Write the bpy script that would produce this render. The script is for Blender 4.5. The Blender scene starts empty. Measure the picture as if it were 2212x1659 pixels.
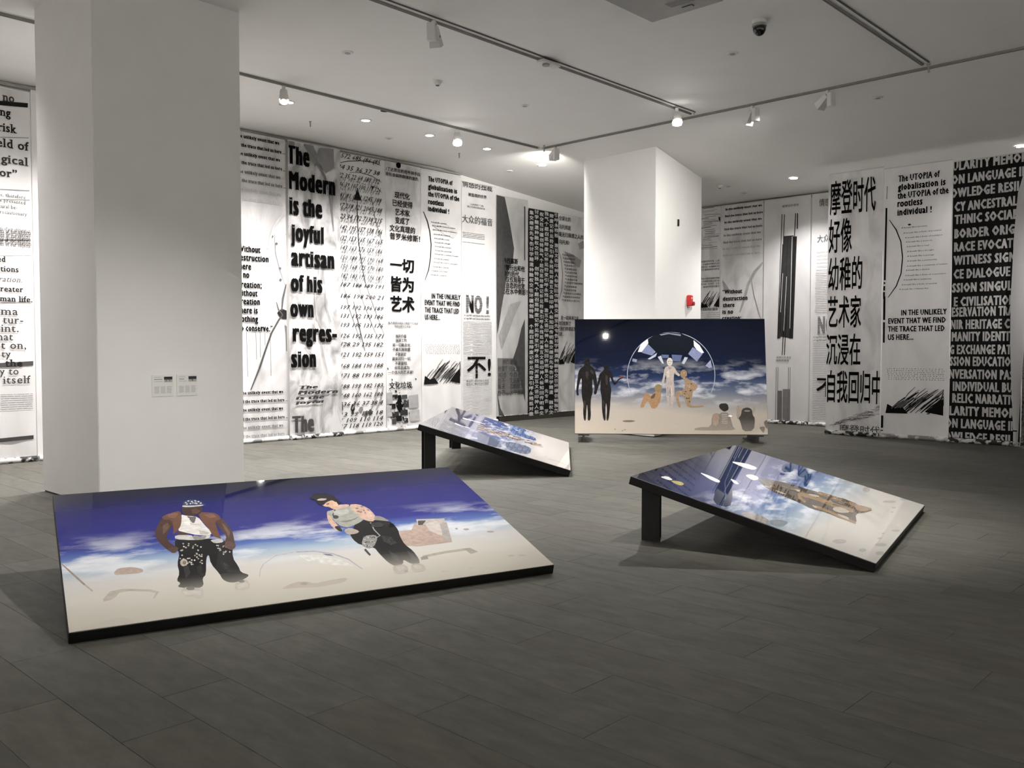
import bpy, bmesh, math, random
from mathutils import Vector, Matrix

# ---------------------------------------------------------------- camera, world, exposure
scene = bpy.context.scene
col = scene.collection
YAW = math.radians(43.4)              # room axes: +X along the ceiling tracks, +Y towards the banner wall
PITCH = math.atan(71.5 / 1915.0)
cam_data = bpy.data.cameras.new('camera')
cam_data.sensor_width = 36.0
cam_data.lens = 1915.0 / 2212.0 * 36.0
cam_data.clip_start = 0.05
cam = bpy.data.objects.new('camera', cam_data)
col.objects.link(cam)
cam.location = (0.0, 0.0, 1.6)
cam.rotation_euler = (math.pi / 2 - PITCH, 0.0, YAW - math.pi / 2)
scene.camera = cam

world = bpy.data.worlds.new('world')
scene.world = world
world.use_nodes = True
world.node_tree.nodes['Background'].inputs[0].default_value = (0.02, 0.02, 0.02, 1)
world.node_tree.nodes['Background'].inputs[1].default_value = 0.2

scene.view_settings.view_transform = 'Standard'
scene.view_settings.look = 'None'
scene.view_settings.gamma = 1.0
scene.view_settings.use_curve_mapping = False
scene.view_settings.exposure = EXPOSURE = 0.75
scene.cycles.max_bounces = 8
scene.cycles.diffuse_bounces = 6
scene.cycles.glossy_bounces = 4
scene.cycles.sample_clamp_indirect = 6.0
scene.cycles.use_denoising = True

# lamp strengths (the lamps themselves are built with their fittings below)
DOWNLIGHT_W = 450.0
BACK_DOWNLIGHT_W = 300.0
FILL_DOWNLIGHT_W = 600.0  # unseen fill lamps added behind the viewer
SPOT_W = 260.0
WARM = (1.0, 0.965, 0.92)
WASH = (1.0, 0.955, 0.945)

CEIL = 5.42          # flat part of the ceiling
CEIL_BREAK = 12.6    # from here the ceiling slopes down towards the back wall
CEIL_END = 18.4
CEIL_LOW = 4.97


def ceil_z(x):
    if x <= CEIL_BREAK:
        return CEIL
    return CEIL + (CEIL_LOW - CEIL) * (x - CEIL_BREAK) / (CEIL_END - CEIL_BREAK)


# ---------------------------------------------------------------- helpers
def tag(o, label=None, cat=None, group=None, kind=None):
    if label:
        o['label'] = label
    if cat:
        o['category'] = cat
    if group:
        o['group'] = group
    if kind:
        o['kind'] = kind
    return o


def empty(name, loc=(0, 0, 0), rotz=0.0):
    o = bpy.data.objects.new(name, None)
    col.objects.link(o)
    o.location = loc
    o.rotation_euler = (0, 0, rotz)
    o.empty_display_size = 0.1
    return o


def obj(name, bm, mat, parent=None, smooth=False):
    me = bpy.data.meshes.new(name)
    bm.to_mesh(me)
    bm.free()
    if smooth:
        for p in me.polygons:
            p.use_smooth = True
    for m in (mat if isinstance(mat, (list, tuple)) else [mat]):
        me.materials.append(m)
    o = bpy.data.objects.new(name, me)
    col.objects.link(o)
    o.parent = parent
    return o


def box(bm, c, s, M=None, bevel=0.0):
    r = bmesh.ops.create_cube(bm, size=1.0)
    vs = r['verts']
    bmesh.ops.scale(bm, vec=s, verts=vs)
    if bevel:
        es = list({e for v in vs for e in v.link_edges})
        rr = bmesh.ops.bevel(bm, geom=es, offset=bevel, segments=1, affect='EDGES')
        vs = list({v for f in rr['faces'] for v in f.verts} | {v for v in vs if v.is_valid})
    bmesh.ops.translate(bm, vec=c, verts=vs)
    if M is not None:
        bmesh.ops.transform(bm, matrix=M, verts=vs)
    return vs


def cyl(bm, c, r1, r2, h, seg=20, M=None, caps=True):
    r = bmesh.ops.create_cone(bm, cap_ends=caps, segments=seg, radius1=r1, radius2=r2, depth=h)
    vs = r['verts']
    if M is not None:
        bmesh.ops.transform(bm, matrix=M, verts=vs)
    bmesh.ops.translate(bm, vec=c, verts=vs)
    return vs


def quad(bm, *pts):
    return bm.faces.new([bm.verts.new(p) for p in pts])


def prism(bm, poly, z0, z1):
    lo = [bm.verts.new((x, y, z0)) for x, y in poly]
    hi = [bm.verts.new((x, y, z1 if not callable(z1) else z1(x, y))) for x, y in poly]
    n = len(poly)
    for i in range(n):
        bm.faces.new((lo[i], lo[(i + 1) % n], hi[(i + 1) % n], hi[i]))
    bm.faces.new(lo[::-1])
    bm.faces.new(hi)
    bmesh.ops.recalc_face_normals(bm, faces=bm.faces)


# ---------------------------------------------------------------- materials
def new_mat(name):
    m = bpy.data.materials.new(name)
    m.use_nodes = True
    nt = m.node_tree
    return m, nt, nt.nodes['Principled BSDF']


def noisy(name, c, rough=0.5, var=0.06, scale=6.0, stretch=(1, 1, 1), bump=0.0, metal=0.0, spec=0.5, coat=0.0):
    m, nt, b = new_mat(name)
    tc = nt.nodes.new('ShaderNodeTexCoord')
    mp = nt.nodes.new('ShaderNodeMapping')
    mp.inputs['Scale'].default_value = stretch
    nz = nt.nodes.new('ShaderNodeTexNoise')
    nz.inputs['Scale'].default_value = scale
    nz.inputs['Detail'].default_value = 5
    nt.links.new(tc.outputs['Object'], mp.inputs['Vector'])
    nt.links.new(mp.outputs['Vector'], nz.inputs['Vector'])
    rp = nt.nodes.new('ShaderNodeValToRGB')
    rp.color_ramp.elements[0].position = 0.3
    rp.color_ramp.elements[1].position = 0.7
    rp.color_ramp.elements[0].color = (*[x * (1 - var) for x in c], 1)
    rp.color_ramp.elements[1].color = (*[min(1, x * (1 + var)) for x in c], 1)
    nt.links.new(nz.outputs['Fac'], rp.inputs['Fac'])
    nt.links.new(rp.outputs['Color'], b.inputs['Base Color'])
    b.inputs['Roughness'].default_value = rough
    b.inputs['Metallic'].default_value = metal
    b.inputs['Specular IOR Level'].default_value = spec
    b.inputs['Coat Weight'].default_value = coat
    if bump:
        bp = nt.nodes.new('ShaderNodeBump')
        bp.inputs['Strength'].default_value = bump
        bp.inputs['Distance'].default_value = 0.01
        nt.links.new(nz.outputs['Fac'], bp.inputs['Height'])
        nt.links.new(bp.outputs['Normal'], b.inputs['Normal'])
    return m


def emitter(name, c, s):
    m, nt, b = new_mat(name)
    b.inputs['Base Color'].default_value = (*c, 1)
    b.inputs['Emission Color'].default_value = (*c, 1)
    b.inputs['Emission Strength'].default_value = s
    return m


M_WALL = noisy('white_wall_paint', (0.78, 0.775, 0.75), 0.7, 0.015, 3.0)
M_CEIL = noisy('white_ceiling_paint', (0.73, 0.722, 0.70), 0.75, 0.015, 2.0)
M_GAP = noisy('dark_shadow_gap', (0.05, 0.048, 0.045), 0.7)
M_BLACK = noisy('black_painted_edge', (0.006, 0.006, 0.006), 0.45, 0.1, 8.0, spec=0.3)
M_STEEL = noisy('black_steel', (0.012, 0.012, 0.012), 0.5, 0.2, 10.0, spec=0.4)
M_BRONZE = noisy('dark_brown_steel', (0.035, 0.031, 0.026), 0.5, 0.2, 10.0, spec=0.4)
M_FIX = noisy('white_fitting', (0.62, 0.61, 0.59), 0.45, 0.03)
M_FIXGREY = noisy('grey_fitting', (0.30, 0.295, 0.28), 0.5, 0.05)
M_LIP = noisy('white_track_lip', (0.80, 0.79, 0.77), 0.4, 0.02)
M_GROOVE = noisy('dark_track_groove', (0.07, 0.068, 0.062), 0.6, 0.1)
M_TRACK = noisy('grey_track', (0.20, 0.195, 0.18), 0.5, 0.1)
M_DOME = noisy('black_dome', (0.008, 0.008, 0.009), 0.12, 0.1)
M_RED = noisy('red_alarm', (0.55, 0.02, 0.02), 0.35, 0.08)
M_LAMP = emitter('lit_lamp', (1.0, 0.97, 0.93), 14.0)
M_SPOTLAMP = emitter('lit_spot_lens', (1.0, 0.97, 0.93), 60.0)
M_OFF = noisy('unlit_lens', (0.25, 0.25, 0.25), 0.1, 0.05)


def slab_mat(name, island):
    m, nt, b = new_mat(name)
    N, L = nt.nodes, nt.links
    if island:
        src = N.new('ShaderNodeNewGeometry').outputs['Random Per Island']
    else:
        src = N.new('ShaderNodeObjectInfo').outputs['Random']
    rp = N.new('ShaderNodeValToRGB')
    cr = rp.color_ramp
    cr.elements[0].color = (0.0843, 0.0842, 0.0703, 1)
    cr.elements[1].color = (0.1162, 0.1126, 0.0946, 1)
    for p, c in ((0.25, (0.1008, 0.095, 0.0803)), (0.5, (0.1071, 0.1064, 0.0904)), (0.75, (0.0943, 0.095, 0.0803))):
        e = cr.elements.new(p)
        e.color = (*c, 1)
    L.new(src, rp.inputs['Fac'])
    geo = N.new('ShaderNodeNewGeometry')
    mp = N.new('ShaderNodeMapping')
    mp.inputs['Scale'].default_value = (5.0, 1.6, 1.0)
    L.new(geo.outputs['Position'], mp.inputs['Vector'])
    nz = N.new('ShaderNodeTexNoise')
    nz.inputs['Scale'].default_value = 2.2
    nz.inputs['Detail'].default_value = 8
    nz.inputs['Roughness'].default_value = 0.65
    L.new(mp.outputs['Vector'], nz.inputs['Vector'])
    mr = N.new('ShaderNodeMapRange')
    mr.inputs[1].default_value = 0.3
    mr.inputs[2].default_value = 0.7
    mr.inputs[3].default_value = 0.76
    mr.inputs[4].default_value = 1.2
    L.new(nz.outputs['Fac'], mr.inputs[0])
    mx = N.new('ShaderNodeMix')
    mx.data_type = 'RGBA'
    mx.blend_type = 'MULTIPLY'
    mx.inputs[0].default_value = 1.0
    L.new(rp.outputs['Color'], mx.inputs[6])
    L.new(mr.outputs[0], mx.inputs[7])
    L.new(mx.outputs[2], b.inputs['Base Color'])
    b.inputs['Roughness'].default_value = 0.62
    b.inputs['Specular IOR Level'].default_value = 0.22
    return m


M_SLAB = slab_mat('stone_slab', False)
M_SLAB_FAR = slab_mat('stone_slab_far', True)

_ink = {}


def ink(shade):
    k = round(shade, 2)
    if k not in _ink:
        v = (16 + k * 216) / 255.0
        lin = v ** 2.2
        _ink[k] = noisy('ink_%02d' % round(k * 100), (lin, lin * 0.985, lin * 0.975), 0.85, 0.12 if k < 0.9 else 0.01, 9.0, spec=0.08)
    return _ink[k]


def cloth(name, c, blotch=0.0, scale=1.2, tr=0.30):
    """thin printed fabric: lets a little light through; optional soft grey print blotches"""
    m, nt, b = new_mat(name)
    N, L = nt.nodes, nt.links
    tc = N.new('ShaderNodeTexCoord')
    mp = N.new('ShaderNodeMapping')
    mp.inputs['Scale'].default_value = (1.6, 1.6, 0.8)
    nz = N.new('ShaderNodeTexNoise')
    nz.inputs['Scale'].default_value = scale
    nz.inputs['Detail'].default_value = 6
    nz.inputs['Distortion'].default_value = 0.6
    L.new(tc.outputs['Object'], mp.inputs['Vector'])
    L.new(mp.outputs['Vector'], nz.inputs['Vector'])
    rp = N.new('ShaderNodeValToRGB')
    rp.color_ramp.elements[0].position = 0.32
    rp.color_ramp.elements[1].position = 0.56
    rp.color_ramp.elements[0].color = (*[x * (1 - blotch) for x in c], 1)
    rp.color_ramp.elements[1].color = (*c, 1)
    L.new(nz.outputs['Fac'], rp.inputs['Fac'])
    L.new(rp.outputs['Color'], b.inputs['Base Color'])
    b.inputs['Roughness'].default_value = 0.8
    b.inputs['Specular IOR Level'].default_value = 0.15
    if tr:
        t = N.new('ShaderNodeBsdfTranslucent')
        L.new(rp.outputs['Color'], t.inputs['Color'])
        ms = N.new('ShaderNodeMixShader')
        ms.inputs[0].default_value = tr
        L.new(b.outputs[0], ms.inputs[1])
        L.new(t.outputs[0], ms.inputs[2])
        L.new(ms.outputs[0], N['Material Output'].inputs['Surface'])
    return m


M_CLOTH = cloth('white_banner_cloth', (0.84, 0.83, 0.825), 0.10, 1.1)
M_CLOTH_GREY = cloth('smoky_banner_cloth', (0.82, 0.81, 0.805), 0.30, 1.6)
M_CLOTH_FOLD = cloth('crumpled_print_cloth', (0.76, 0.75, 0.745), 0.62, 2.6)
M_CLOTH_PALE = cloth('pale_grey_cloth', (0.60, 0.595, 0.585), 0.25, 1.4)
M_CLOTH_BLACK = cloth('black_banner_cloth', (0.010, 0.010, 0.010), 0.2, 2.0, 0.0)
M_CLOTH_THIN = cloth('thin_white_cloth', (0.86, 0.85, 0.85), 0.05, 1.0, 0.5)
M_CLOTH_SPECK = cloth('speckled_dark_cloth', (0.25, 0.24, 0.25), 0.95, 26.0, 0.0)


def roll_mat(name, a, bcol, scale):
    m, nt, b = new_mat(name)
    N, L = nt.nodes, nt.links
    tc = N.new('ShaderNodeTexCoord')
    nz = N.new('ShaderNodeTexNoise')
    nz.inputs['Scale'].default_value = scale
    rp = N.new('ShaderNodeValToRGB')
    rp.color_ramp.elements[0].position = 0.45
    rp.color_ramp.elements[1].position = 0.55
    rp.color_ramp.elements[0].color = (*a, 1)
    rp.color_ramp.elements[1].color = (*bcol, 1)
    L.new(tc.outputs['Object'], nz.inputs['Vector'])
    L.new(nz.outputs['Fac'], rp.inputs['Fac'])
    L.new(rp.outputs['Color'], b.inputs['Base Color'])
    b.inputs['Roughness'].default_value = 0.7
    return m


M_ROLL_BW = roll_mat('rolled_print', (0.02, 0.02, 0.02), (0.7, 0.69, 0.68), 11.0)
M_ROLL_LIGHT = roll_mat('rolled_pale_print', (0.25, 0.245, 0.24), (0.8, 0.79, 0.78), 7.0)

# ---------------------------------------------------------------- the room
X0, X1, Y0, Y1 = -4.0, 18.4, -6.0, 13.98


def struct(name, bm, mat, label=None):
    o = obj(name, bm, mat)
    o['kind'] = 'structure'
    if label:
        o['label'] = label
    return o


bm = bmesh.new()
box(bm, ((X0 + X1) / 2, (Y0 + Y1) / 2, -0.062), (X1 - X0 + 0.4, Y1 - Y0 + 0.4, 0.1))
floor = struct('floor', bm, noisy('grey_grout', (0.05, 0.049, 0.044), 0.8), 'grey stone slab floor laid in staggered rows')

# stone slabs: rows along Y, 0.3325 m wide and 1.345 m long
SW, SL, GAP = 0.3325, 1.345, 0.003
OFF = (0.25, 0.92, 1.26, 0.585)
fwd = Vector((math.cos(YAW), math.sin(YAW)))
rgt = Vector((math.sin(YAW), -math.cos(YAW)))
cells = []
k0 = int((X0 - 1.16) / SW) - 1
for k in range(k0, int((X1 - 1.16) / SW) + 1):
    xa, xb = 1.16 + k * SW, 1.16 + (k + 1) * SW
    if xb < X0 or xa > X1:
        continue
    y = OFF[k % 4] - SL * 6
    while y < Y1:
        ya, yb = max(y, Y0), min(y + SL, Y1)
        if yb - ya > 0.05:
            cells.append((max(xa, X0), min(xb, X1), ya, yb))
        y += SL


def seen(c):
    best = None
    for fx in (0.02, 0.5, 0.98):
        for fy in (0.02, 0.25, 0.5, 0.75, 0.98):
            p = Vector((c[0] + (c[1] - c[0]) * fx, c[2] + (c[3] - c[2]) * fy))
            d, r = p.dot(fwd), p.dot(rgt)
            if d > 3.35 and abs(r / d) < 0.585:
                best = d if best is None else min(best, d)
    return best


vis = sorted(((seen(c), c) for c in cells if seen(c) is not None), key=lambda t: t[0])
near = [c for _, c in vis[:300]]
nearset = set(near)
bm = bmesh.new()
box(bm, (0, 0, -0.005), (1, 1, 0.01))
slab_me = bpy.data.meshes.new('slab')
bm.to_mesh(slab_me)
bm.free()
slab_me.materials.append(M_SLAB)
rs = random.Random(3)
for c in near:
    o = bpy.data.objects.new('slab', slab_me)
    col.objects.link(o)
    o.parent = floor
    o.location = ((c[0] + c[1]) / 2, (c[2] + c[3]) / 2, rs.uniform(-0.0006, 0.0))
    o.scale = (c[1] - c[0] - GAP, c[3] - c[2] - GAP, 1)
bm = bmesh.new()
for c in cells:
    if c not in nearset:
        box(bm, ((c[0] + c[1]) / 2, (c[2] + c[3]) / 2, -0.005 - rs.uniform(0, 0.0006)), (c[1] - c[0] - GAP, c[3] - c[2] - GAP, 0.01))
o = obj('far_slabs', bm, M_SLAB_FAR, floor)
o['kind'] = 'stuff'

bm = bmesh.new()
for xa, xb in ((X0 - 0.2, CEIL_BREAK), (CEIL_BREAK, X1 + 0.2)):
    za, zb = ceil_z(xa), ceil_z(xb)
    prof = [(xa, za), (xb, zb), (xb, zb + 0.15), (xa, za + 0.15)]
    a = [bm.verts.new((x, Y0 - 0.2, z)) for x, z in prof]
    b_ = [bm.verts.new((x, Y1 + 0.2, z)) for x, z in prof]
    for i in range(4):
        bm.faces.new((a[i], a[(i + 1) % 4], b_[(i + 1) % 4], b_[i]))
    bm.faces.new(a)
    bm.faces.new(b_[::-1])
bmesh.ops.recalc_face_normals(bm, faces=bm.faces)
struct('ceiling', bm, M_CEIL, 'white plaster ceiling sloping down to the back wall')

HT = CEIL + 0.1
bm = bmesh.new()
box(bm, ((X0 + X1) / 2, Y1 + 0.1, HT / 2), (X1 - X0 + 0.4, 0.2, HT))
struct('wall_left', bm, M_WALL, 'white wall behind the row of printed banners')
bm = bmesh.new()
box(bm, (X1 + 0.1, (Y0 + Y1) / 2, HT / 2 - 0.2), (0.2, Y1 - Y0, HT - 0.4))
struct('wall_back', bm, M_WALL, 'white wall at the far end of the gallery')
bm = bmesh.new()
box(bm, ((X0 + X1) / 2, Y0 - 0.1, HT / 2), (X1 - X0 + 0.4, 0.2, HT))
struct('wall_right', bm, M_WALL, 'white wall to the right of the gallery')
bm = bmesh.new()
box(bm, (X0 - 0.1, (Y0 + Y1) / 2, HT / 2), (0.2, Y1 - Y0, HT))
struct('wall_front', bm, M_WALL, 'white wall behind the viewer')

# low dark plinth strip under the far banners, and the thin hanging rail along the banner wall
bm = bmesh.new()
box(bm, (16.3, Y1 - 0.06, 0.065), (4.1, 0.12, 0.13))
struct('baseboard_left', bm, M_BRONZE, 'dark strip along the foot of the far banner wall')
bm = bmesh.new()
box(bm, (8.2, Y1 - 0.04, CEIL - 0.05), (9.9, 0.08, 0.035))
struct('trim_1', bm, M_FIXGREY, 'thin grey hanging rail above the left banners')
bm = bmesh.new()
box(bm, (X1 - 0.06, 9.7, 4.93), (0.08, 4.2, 0.03))
struct('trim_2', bm, M_FIXGREY, 'thin grey hanging rail above the back banners')

# pillars
def pillar(name, poly, label):
    root = empty(name, (sum(p[0] for p in poly) / 4, sum(p[1] for p in poly) / 4, 0))
    cx_, cy_ = root.location.x, root.location.y
    bm = bmesh.new()
    prism(bm, [(x - cx_, y - cy_) for x, y in poly], 0.018, lambda x, y: ceil_z(x + cx_) + 0.02)
    es = [e for e in bm.edges if abs(e.verts[0].co.z - e.verts[1].co.z) > 1]
    bmesh.ops.bevel(bm, geom=es, offset=0.006, segments=2, affect='EDGES')
    obj('shaft', bm, M_WALL, root)
    bm = bmesh.new()
    prism(bm, [((x - cx_) * 0.985, (y - cy_) * 0.985) for x, y in poly], 0.0, 0.02)
    obj('shadow_gap', bm, M_GAP, root)
    root['kind'] = 'structure'
    root['label'] = label
    return root


pillar('pillar', [(3.64, 9.23), (5.27, 9.23), (5.27, 10.80), (3.64, 10.80)], 'big square white pillar with two small caption cards, behind the nearest panel')
pillar('pillar', [(13.70, 9.33), (16.05, 9.80), (15.9, 11.5), (13.76, 11.06)], 'white pillar with the red alarm, behind the upright picture panel')

# ---------------------------------------------------------------- ceiling fittings
def track_run(p0, p1, double, label, group):
    root = empty('lighting_track', ((p0[0] + p1[0]) / 2, (p0[1] + p1[1]) / 2, CEIL))
    d = Vector((p1[0] - p0[0], p1[1] - p0[1], 0))
    ln = d.length
    root.rotation_euler = (0, 0, math.atan2(d.y, d.x))
    if double:
        for nm, y, w, h, m in (('channel', -0.036, 0.018, 0.012, M_GROOVE), ('flange', 0.0, 0.054, 0.010, M_LIP), ('rail', 0.045, 0.036, 0.030, M_TRACK), ('slot', 0.045, 0.014, 0.032, M_GROOVE)):
            bm = bmesh.new()
            box(bm, (0, y, -h / 2), (ln, w, h))
            obj(nm, bm, m, root)
    else:
        for nm, y, w, h, m in (('rail', 0, 0.036, 0.032, M_TRACK), ('slot', 0, 0.012, 0.0345, M_GROOVE)):
            bm = bmesh.new()
            box(bm, (0, y, -h / 2), (ln, w, h))
            obj(nm, bm, m, root)
        bm = bmesh.new()
        box(bm, (0, 0.03, -0.003), (ln, 0.014, 0.006))
        obj('flange', bm, M_FIXGREY, root)
    for s in (-1, 1):
        bm = bmesh.new()
        box(bm, (s * (ln / 2 + 0.02), 0.03 if double else 0, -0.02), (0.05, 0.07 if double else 0.045, 0.04), bevel=0.004)
        obj('end_cap', bm, M_FIX, root)
    tag(root, label, 'lighting track', group)
    return root


track_run((2.0, 7.75), (12.42, 7.75), True, 'double lighting track crossing the middle of the ceiling', 'ceiling lighting tracks')
track_run((-1.0, 11.18), (12.52, 11.18), False, 'single lighting track running beside the left banner wall', 'ceiling lighting tracks')
track_run((12.62, 11.12), (12.62, -1.0), False, 'single lighting track running across the room before the slope', 'ceiling lighting tracks')
track_run((2.0, 4.19), (12.42, 4.19), True, 'double lighting track at the upper right of the ceiling', 'ceiling lighting tracks')
# feed box in the middle of the double track
root = empty('feed_box', (8.89, 7.75, CEIL - 0.037))
bm = bmesh.new()
box(bm, (0, -0.01, -0.018), (0.34, 0.12, 0.036), bevel=0.006)
obj('cover', bm, M_FIX, root)
bm = bmesh.new()
cyl(bm, (-0.06, -0.01, -0.045), 0.05, 0.045, 0.03)
obj('cap', bm, M_FIXGREY, root)
tag(root, 'pale feed box halfway along the double track', 'feed box')


def spot_head(x, y, aim, lit, watts, label, cone=70.0, blend=0.5, color=WARM, radius=0.03):
    z = ceil_z(x) - 0.037
    t = Vector(aim) - Vector((x, y, z - 0.15))
    yaw = math.atan2(t.y, t.x) - math.pi / 2
    pit = math.atan2(math.hypot(t.x, t.y), -t.z)
    root = empty('track_spotlight', (x, y, z), yaw)
    bm = bmesh.new()
    box(bm, (0, 0, -0.04), (0.05, 0.05, 0.08), bevel=0.004)
    obj('adapter', bm, M_FIX, root)
    bm = bmesh.new()
    box(bm, (0, -0.075, -0.15), (0.1, 0.085, 0.2), bevel=0.006)
    d = obj('driver_box', bm, M_FIX, root)
    bm = bmesh.new()
    box(bm, (0.0505, -0.075, -0.07), (0.003, 0.03, 0.008))
    obj('maker_mark', bm, M_GROOVE, d)
    piv = Vector((0, 0.01, -0.095))
    bm = bmesh.new()
    n = 4
    top = [bm.verts.new((sx * 0.045, sy * 0.035, 0.03)) for sx, sy in ((-1, -1), (1, -1), (1, 1), (-1, 1))]
    bot = [bm.verts.new((sx * 0.068, sy * 0.062, -0.19)) for sx, sy in ((-1, -1), (1, -1), (1, 1), (-1, 1))]
    for i in range(4):
        bm.faces.new((bot[i], bot[(i + 1) % 4], top[(i + 1) % 4], top[i]))
    bm.faces.new(top)
    bmesh.ops.recalc_face_normals(bm, faces=bm.faces)
    h = obj('lamp_head', bm, M_FIX, root)
    h.location = piv
    h.rotation_euler = (pit, 0, 0)
    bm = bmesh.new()
    box(bm, (0.058, 0, -0.08), (0.004, 0.03, 0.022))
    obj('vent', bm, M_GROOVE, h)
    bm = bmesh.new()
    glare = 'glaring' in label
    if glare:
        cyl(bm, (0, 0, -0.188), 0.075, 0.075, 0.006, 28)
    else:
        cyl(bm, (0, 0, -0.13), 0.048, 0.048, 0.004, 24)
    obj('lens', bm, M_SPOTLAMP if lit else M_OFF, h)
    if not glare:
        bm = bmesh.new()
        cyl(bm, (0, 0, -0.158), 0.055, 0.050, 0.062, 24, None, False)
        obj('baffle', bm, M_STEEL, h)
    if watts:
        ld = bpy.data.lights.new('spot_beam', 'SPOT')
        ld.energy = watts
        ld.spot_size = math.radians(cone)
        ld.spot_blend = blend
        ld.shadow_soft_size = radius
        ld.color = color
        lo = bpy.data.objects.new('spot_beam', ld)
        col.objects.link(lo)
        lo.parent = h
        lo.location = (0, 0, -0.2)
    tag(root, label, 'spotlight', 'white spotlights on the ceiling tracks')
    return root


# x, y, aim, lens lit, watts, label
spot_head(6.88, 7.74, (9.3, 9.2, 0.3), True, SPOT_W * 1.3, 'spotlight on the double track nearest the top edge', cone=54, blend=0.8)
spot_head(7.07, 11.18, (5.5, 8.5, 0.0), True, SPOT_W * 0.6, 'spotlight on the left track nearest the big pillar')
spot_head(10.48, 11.2, (8.3, 8.6, 0.0), True, SPOT_W * 2.2, 'glaring lit spotlight halfway along the left track', cone=70, blend=1.0)
spot_head(12.62, 10.83, (14.4, 13.6, 4.0), True, SPOT_W * 0.6, 'spotlight near the corner where two tracks meet', cone=120, blend=1.0)
spot_head(11.91, 7.73, (9.3, 5.7, 0.0), True, SPOT_W * 2.1, 'glaring lit spotlight near the end of the double track', cone=74, blend=1.0)
spot_head(12.62, 6.82, (13.6, 9.6, 1.0), False, 0, 'left spotlight of the pair on the cross track', cone=50)
spot_head(12.62, 5.62, (14.2, 9.5, 2.4), True, SPOT_W * 2.0, 'right spotlight of the pair on the cross track', cone=90, blend=1.0)
spot_head(6.5, 4.19, (12.9, 8.7, 0.6), True, SPOT_W * 1.9, 'spotlight on the right double track aimed at the upright panel', cone=32)
spot_head(5.2, 4.19, (3.8, 7.2, 0.0), True, SPOT_W * 2.6, 'spotlight on the right double track aimed at the nearest panel', cone=76, blend=1.0)
spot_head(6.6, 2.9, (7.9, 3.9, 0.2), True, SPOT_W * 2.7, 'spotlight on the ceiling aimed at the right panel', cone=60, blend=1.0)
spot_head(12.62, 1.2, (16.4, 3.1, 2.9), True, SPOT_W * 1.6, 'spotlight at the far right of the cross track, aimed at the folded banner edge', cone=34, blend=1.0)


DISC = bpy.data.meshes.new('diffuser')
RING = bpy.data.meshes.new('rim')
bm = bmesh.new()
cyl(bm, (0, 0, -0.004), 0.072, 0.072, 0.006, 24)
bm.to_mesh(DISC)
bm.free()
DISC.materials.append(M_LAMP)
bm = bmesh.new()
for i in range(28):
    a0, a1 = 2 * math.pi * i / 28, 2 * math.pi * (i + 1) / 28
    for (ra, za), (rb, zb) in (((0.072, -0.009), (0.092, -0.009)), ((0.092, -0.009), (0.096, 0.0))):
        quad(bm, (ra * math.cos(a0), ra * math.sin(a0), za), (rb * math.cos(a0), rb * math.sin(a0), zb), (rb * math.cos(a1), rb * math.sin(a1), zb), (ra * math.cos(a1), ra * math.sin(a1), za))
bm.to_mesh(RING)
bm.free()
RING.materials.append(M_FIX)


def downlight(x, y, watts, label, cone=124.0, blend=0.7, color=WASH, tilt=(0.0, 0.0)):
    root = empty('recessed_downlight', (x, y, ceil_z(x)))
    for nm, me in (('diffuser', DISC), ('rim', RING)):
        o = bpy.data.objects.new(nm, me)
        col.objects.link(o)
        o.parent = root
    if watts:
        ld = bpy.data.lights.new('downlight_beam', 'SPOT')
        ld.energy = watts
        ld.spot_size = math.radians(cone)
        ld.spot_blend = blend
        ld.shadow_soft_size = 0.07
        ld.color = color
        lo = bpy.data.objects.new('downlight_beam', ld)
        col.objects.link(lo)
        lo.parent = root
        lo.location = (0, 0, -0.03)
        lo.rotation_euler = Vector((tilt[0], tilt[1], -1.0)).to_track_quat('-Z', 'Y').to_euler()
    tag(root, label, 'downlight', 'round recessed downlights')
    return root


for x, lab in ((0.4, 'second to the left of the big square pillar'), (1.85, 'third from the big square pillar on its left'), (3.3, 'left of the big square pillar'), (4.75, 'behind the left part of the big square pillar'), (6.2, 'behind the right part of the big square pillar'), (7.65, 'beside the left track spotlight nearest the big pillar'), (9.12, 'above the crumpled print banner'), (10.52, 'left of the glaring left track spotlight'), (11.96, 'right of the glaring left track spotlight'), (13.54, 'last in the row along the banner wall')):
    downlight(x, 11.96, DOWNLIGHT_W * (0.45 if x > 13 else 0.5 if 3 < x < 4 else 0.25 if x < 3 else 1.0), 'round recessed downlight by the banner wall, ' + lab, tilt=(0.0, 0.06))
for y, lab in ((8.25, 'above the dense text banner'), (4.17, 'above the black English banner')):
    downlight(17.0, y, BACK_DOWNLIGHT_W, 'round recessed downlight near the back wall, ' + lab)
# unseen wall-washing downlights added as ambient fill along the two walls behind the viewer
for i, x in enumerate((0.0, 3.5, 7.0, 10.5)):
    downlight(x, Y0 + 1.6, FILL_DOWNLIGHT_W, 'added fill downlight number %s along the right wall' % ('one', 'two', 'three', 'four')[i], cone=84.0, tilt=(0.0, -1.0))
for i, y in enumerate((-3.0, 0.5, 4.0, 7.5)):
    downlight(X0 + 1.6, y, FILL_DOWNLIGHT_W, 'added fill downlight number %s along the wall behind the viewer' % ('one', 'two', 'three', 'four')[i], cone=84.0, tilt=(-1.0, 0.0))


def disc_plate(x, y, label, r=0.075, mat=M_FIX):
    z = ceil_z(x)
    root = empty('sprinkler_plate', (x, y, z))
    bm = bmesh.new()
    cyl(bm, (0, 0, -0.006), r * 0.92, r, 0.012, 24)
    obj('plate', bm, mat, root)
    bm = bmesh.new()
    cyl(bm, (0, 0, -0.014), r * 0.45, r * 0.5, 0.006, 18)
    obj('cap', bm, M_FIXGREY, root)
    tag(root, label, 'ceiling plate', 'small round plates on the ceiling')


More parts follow.
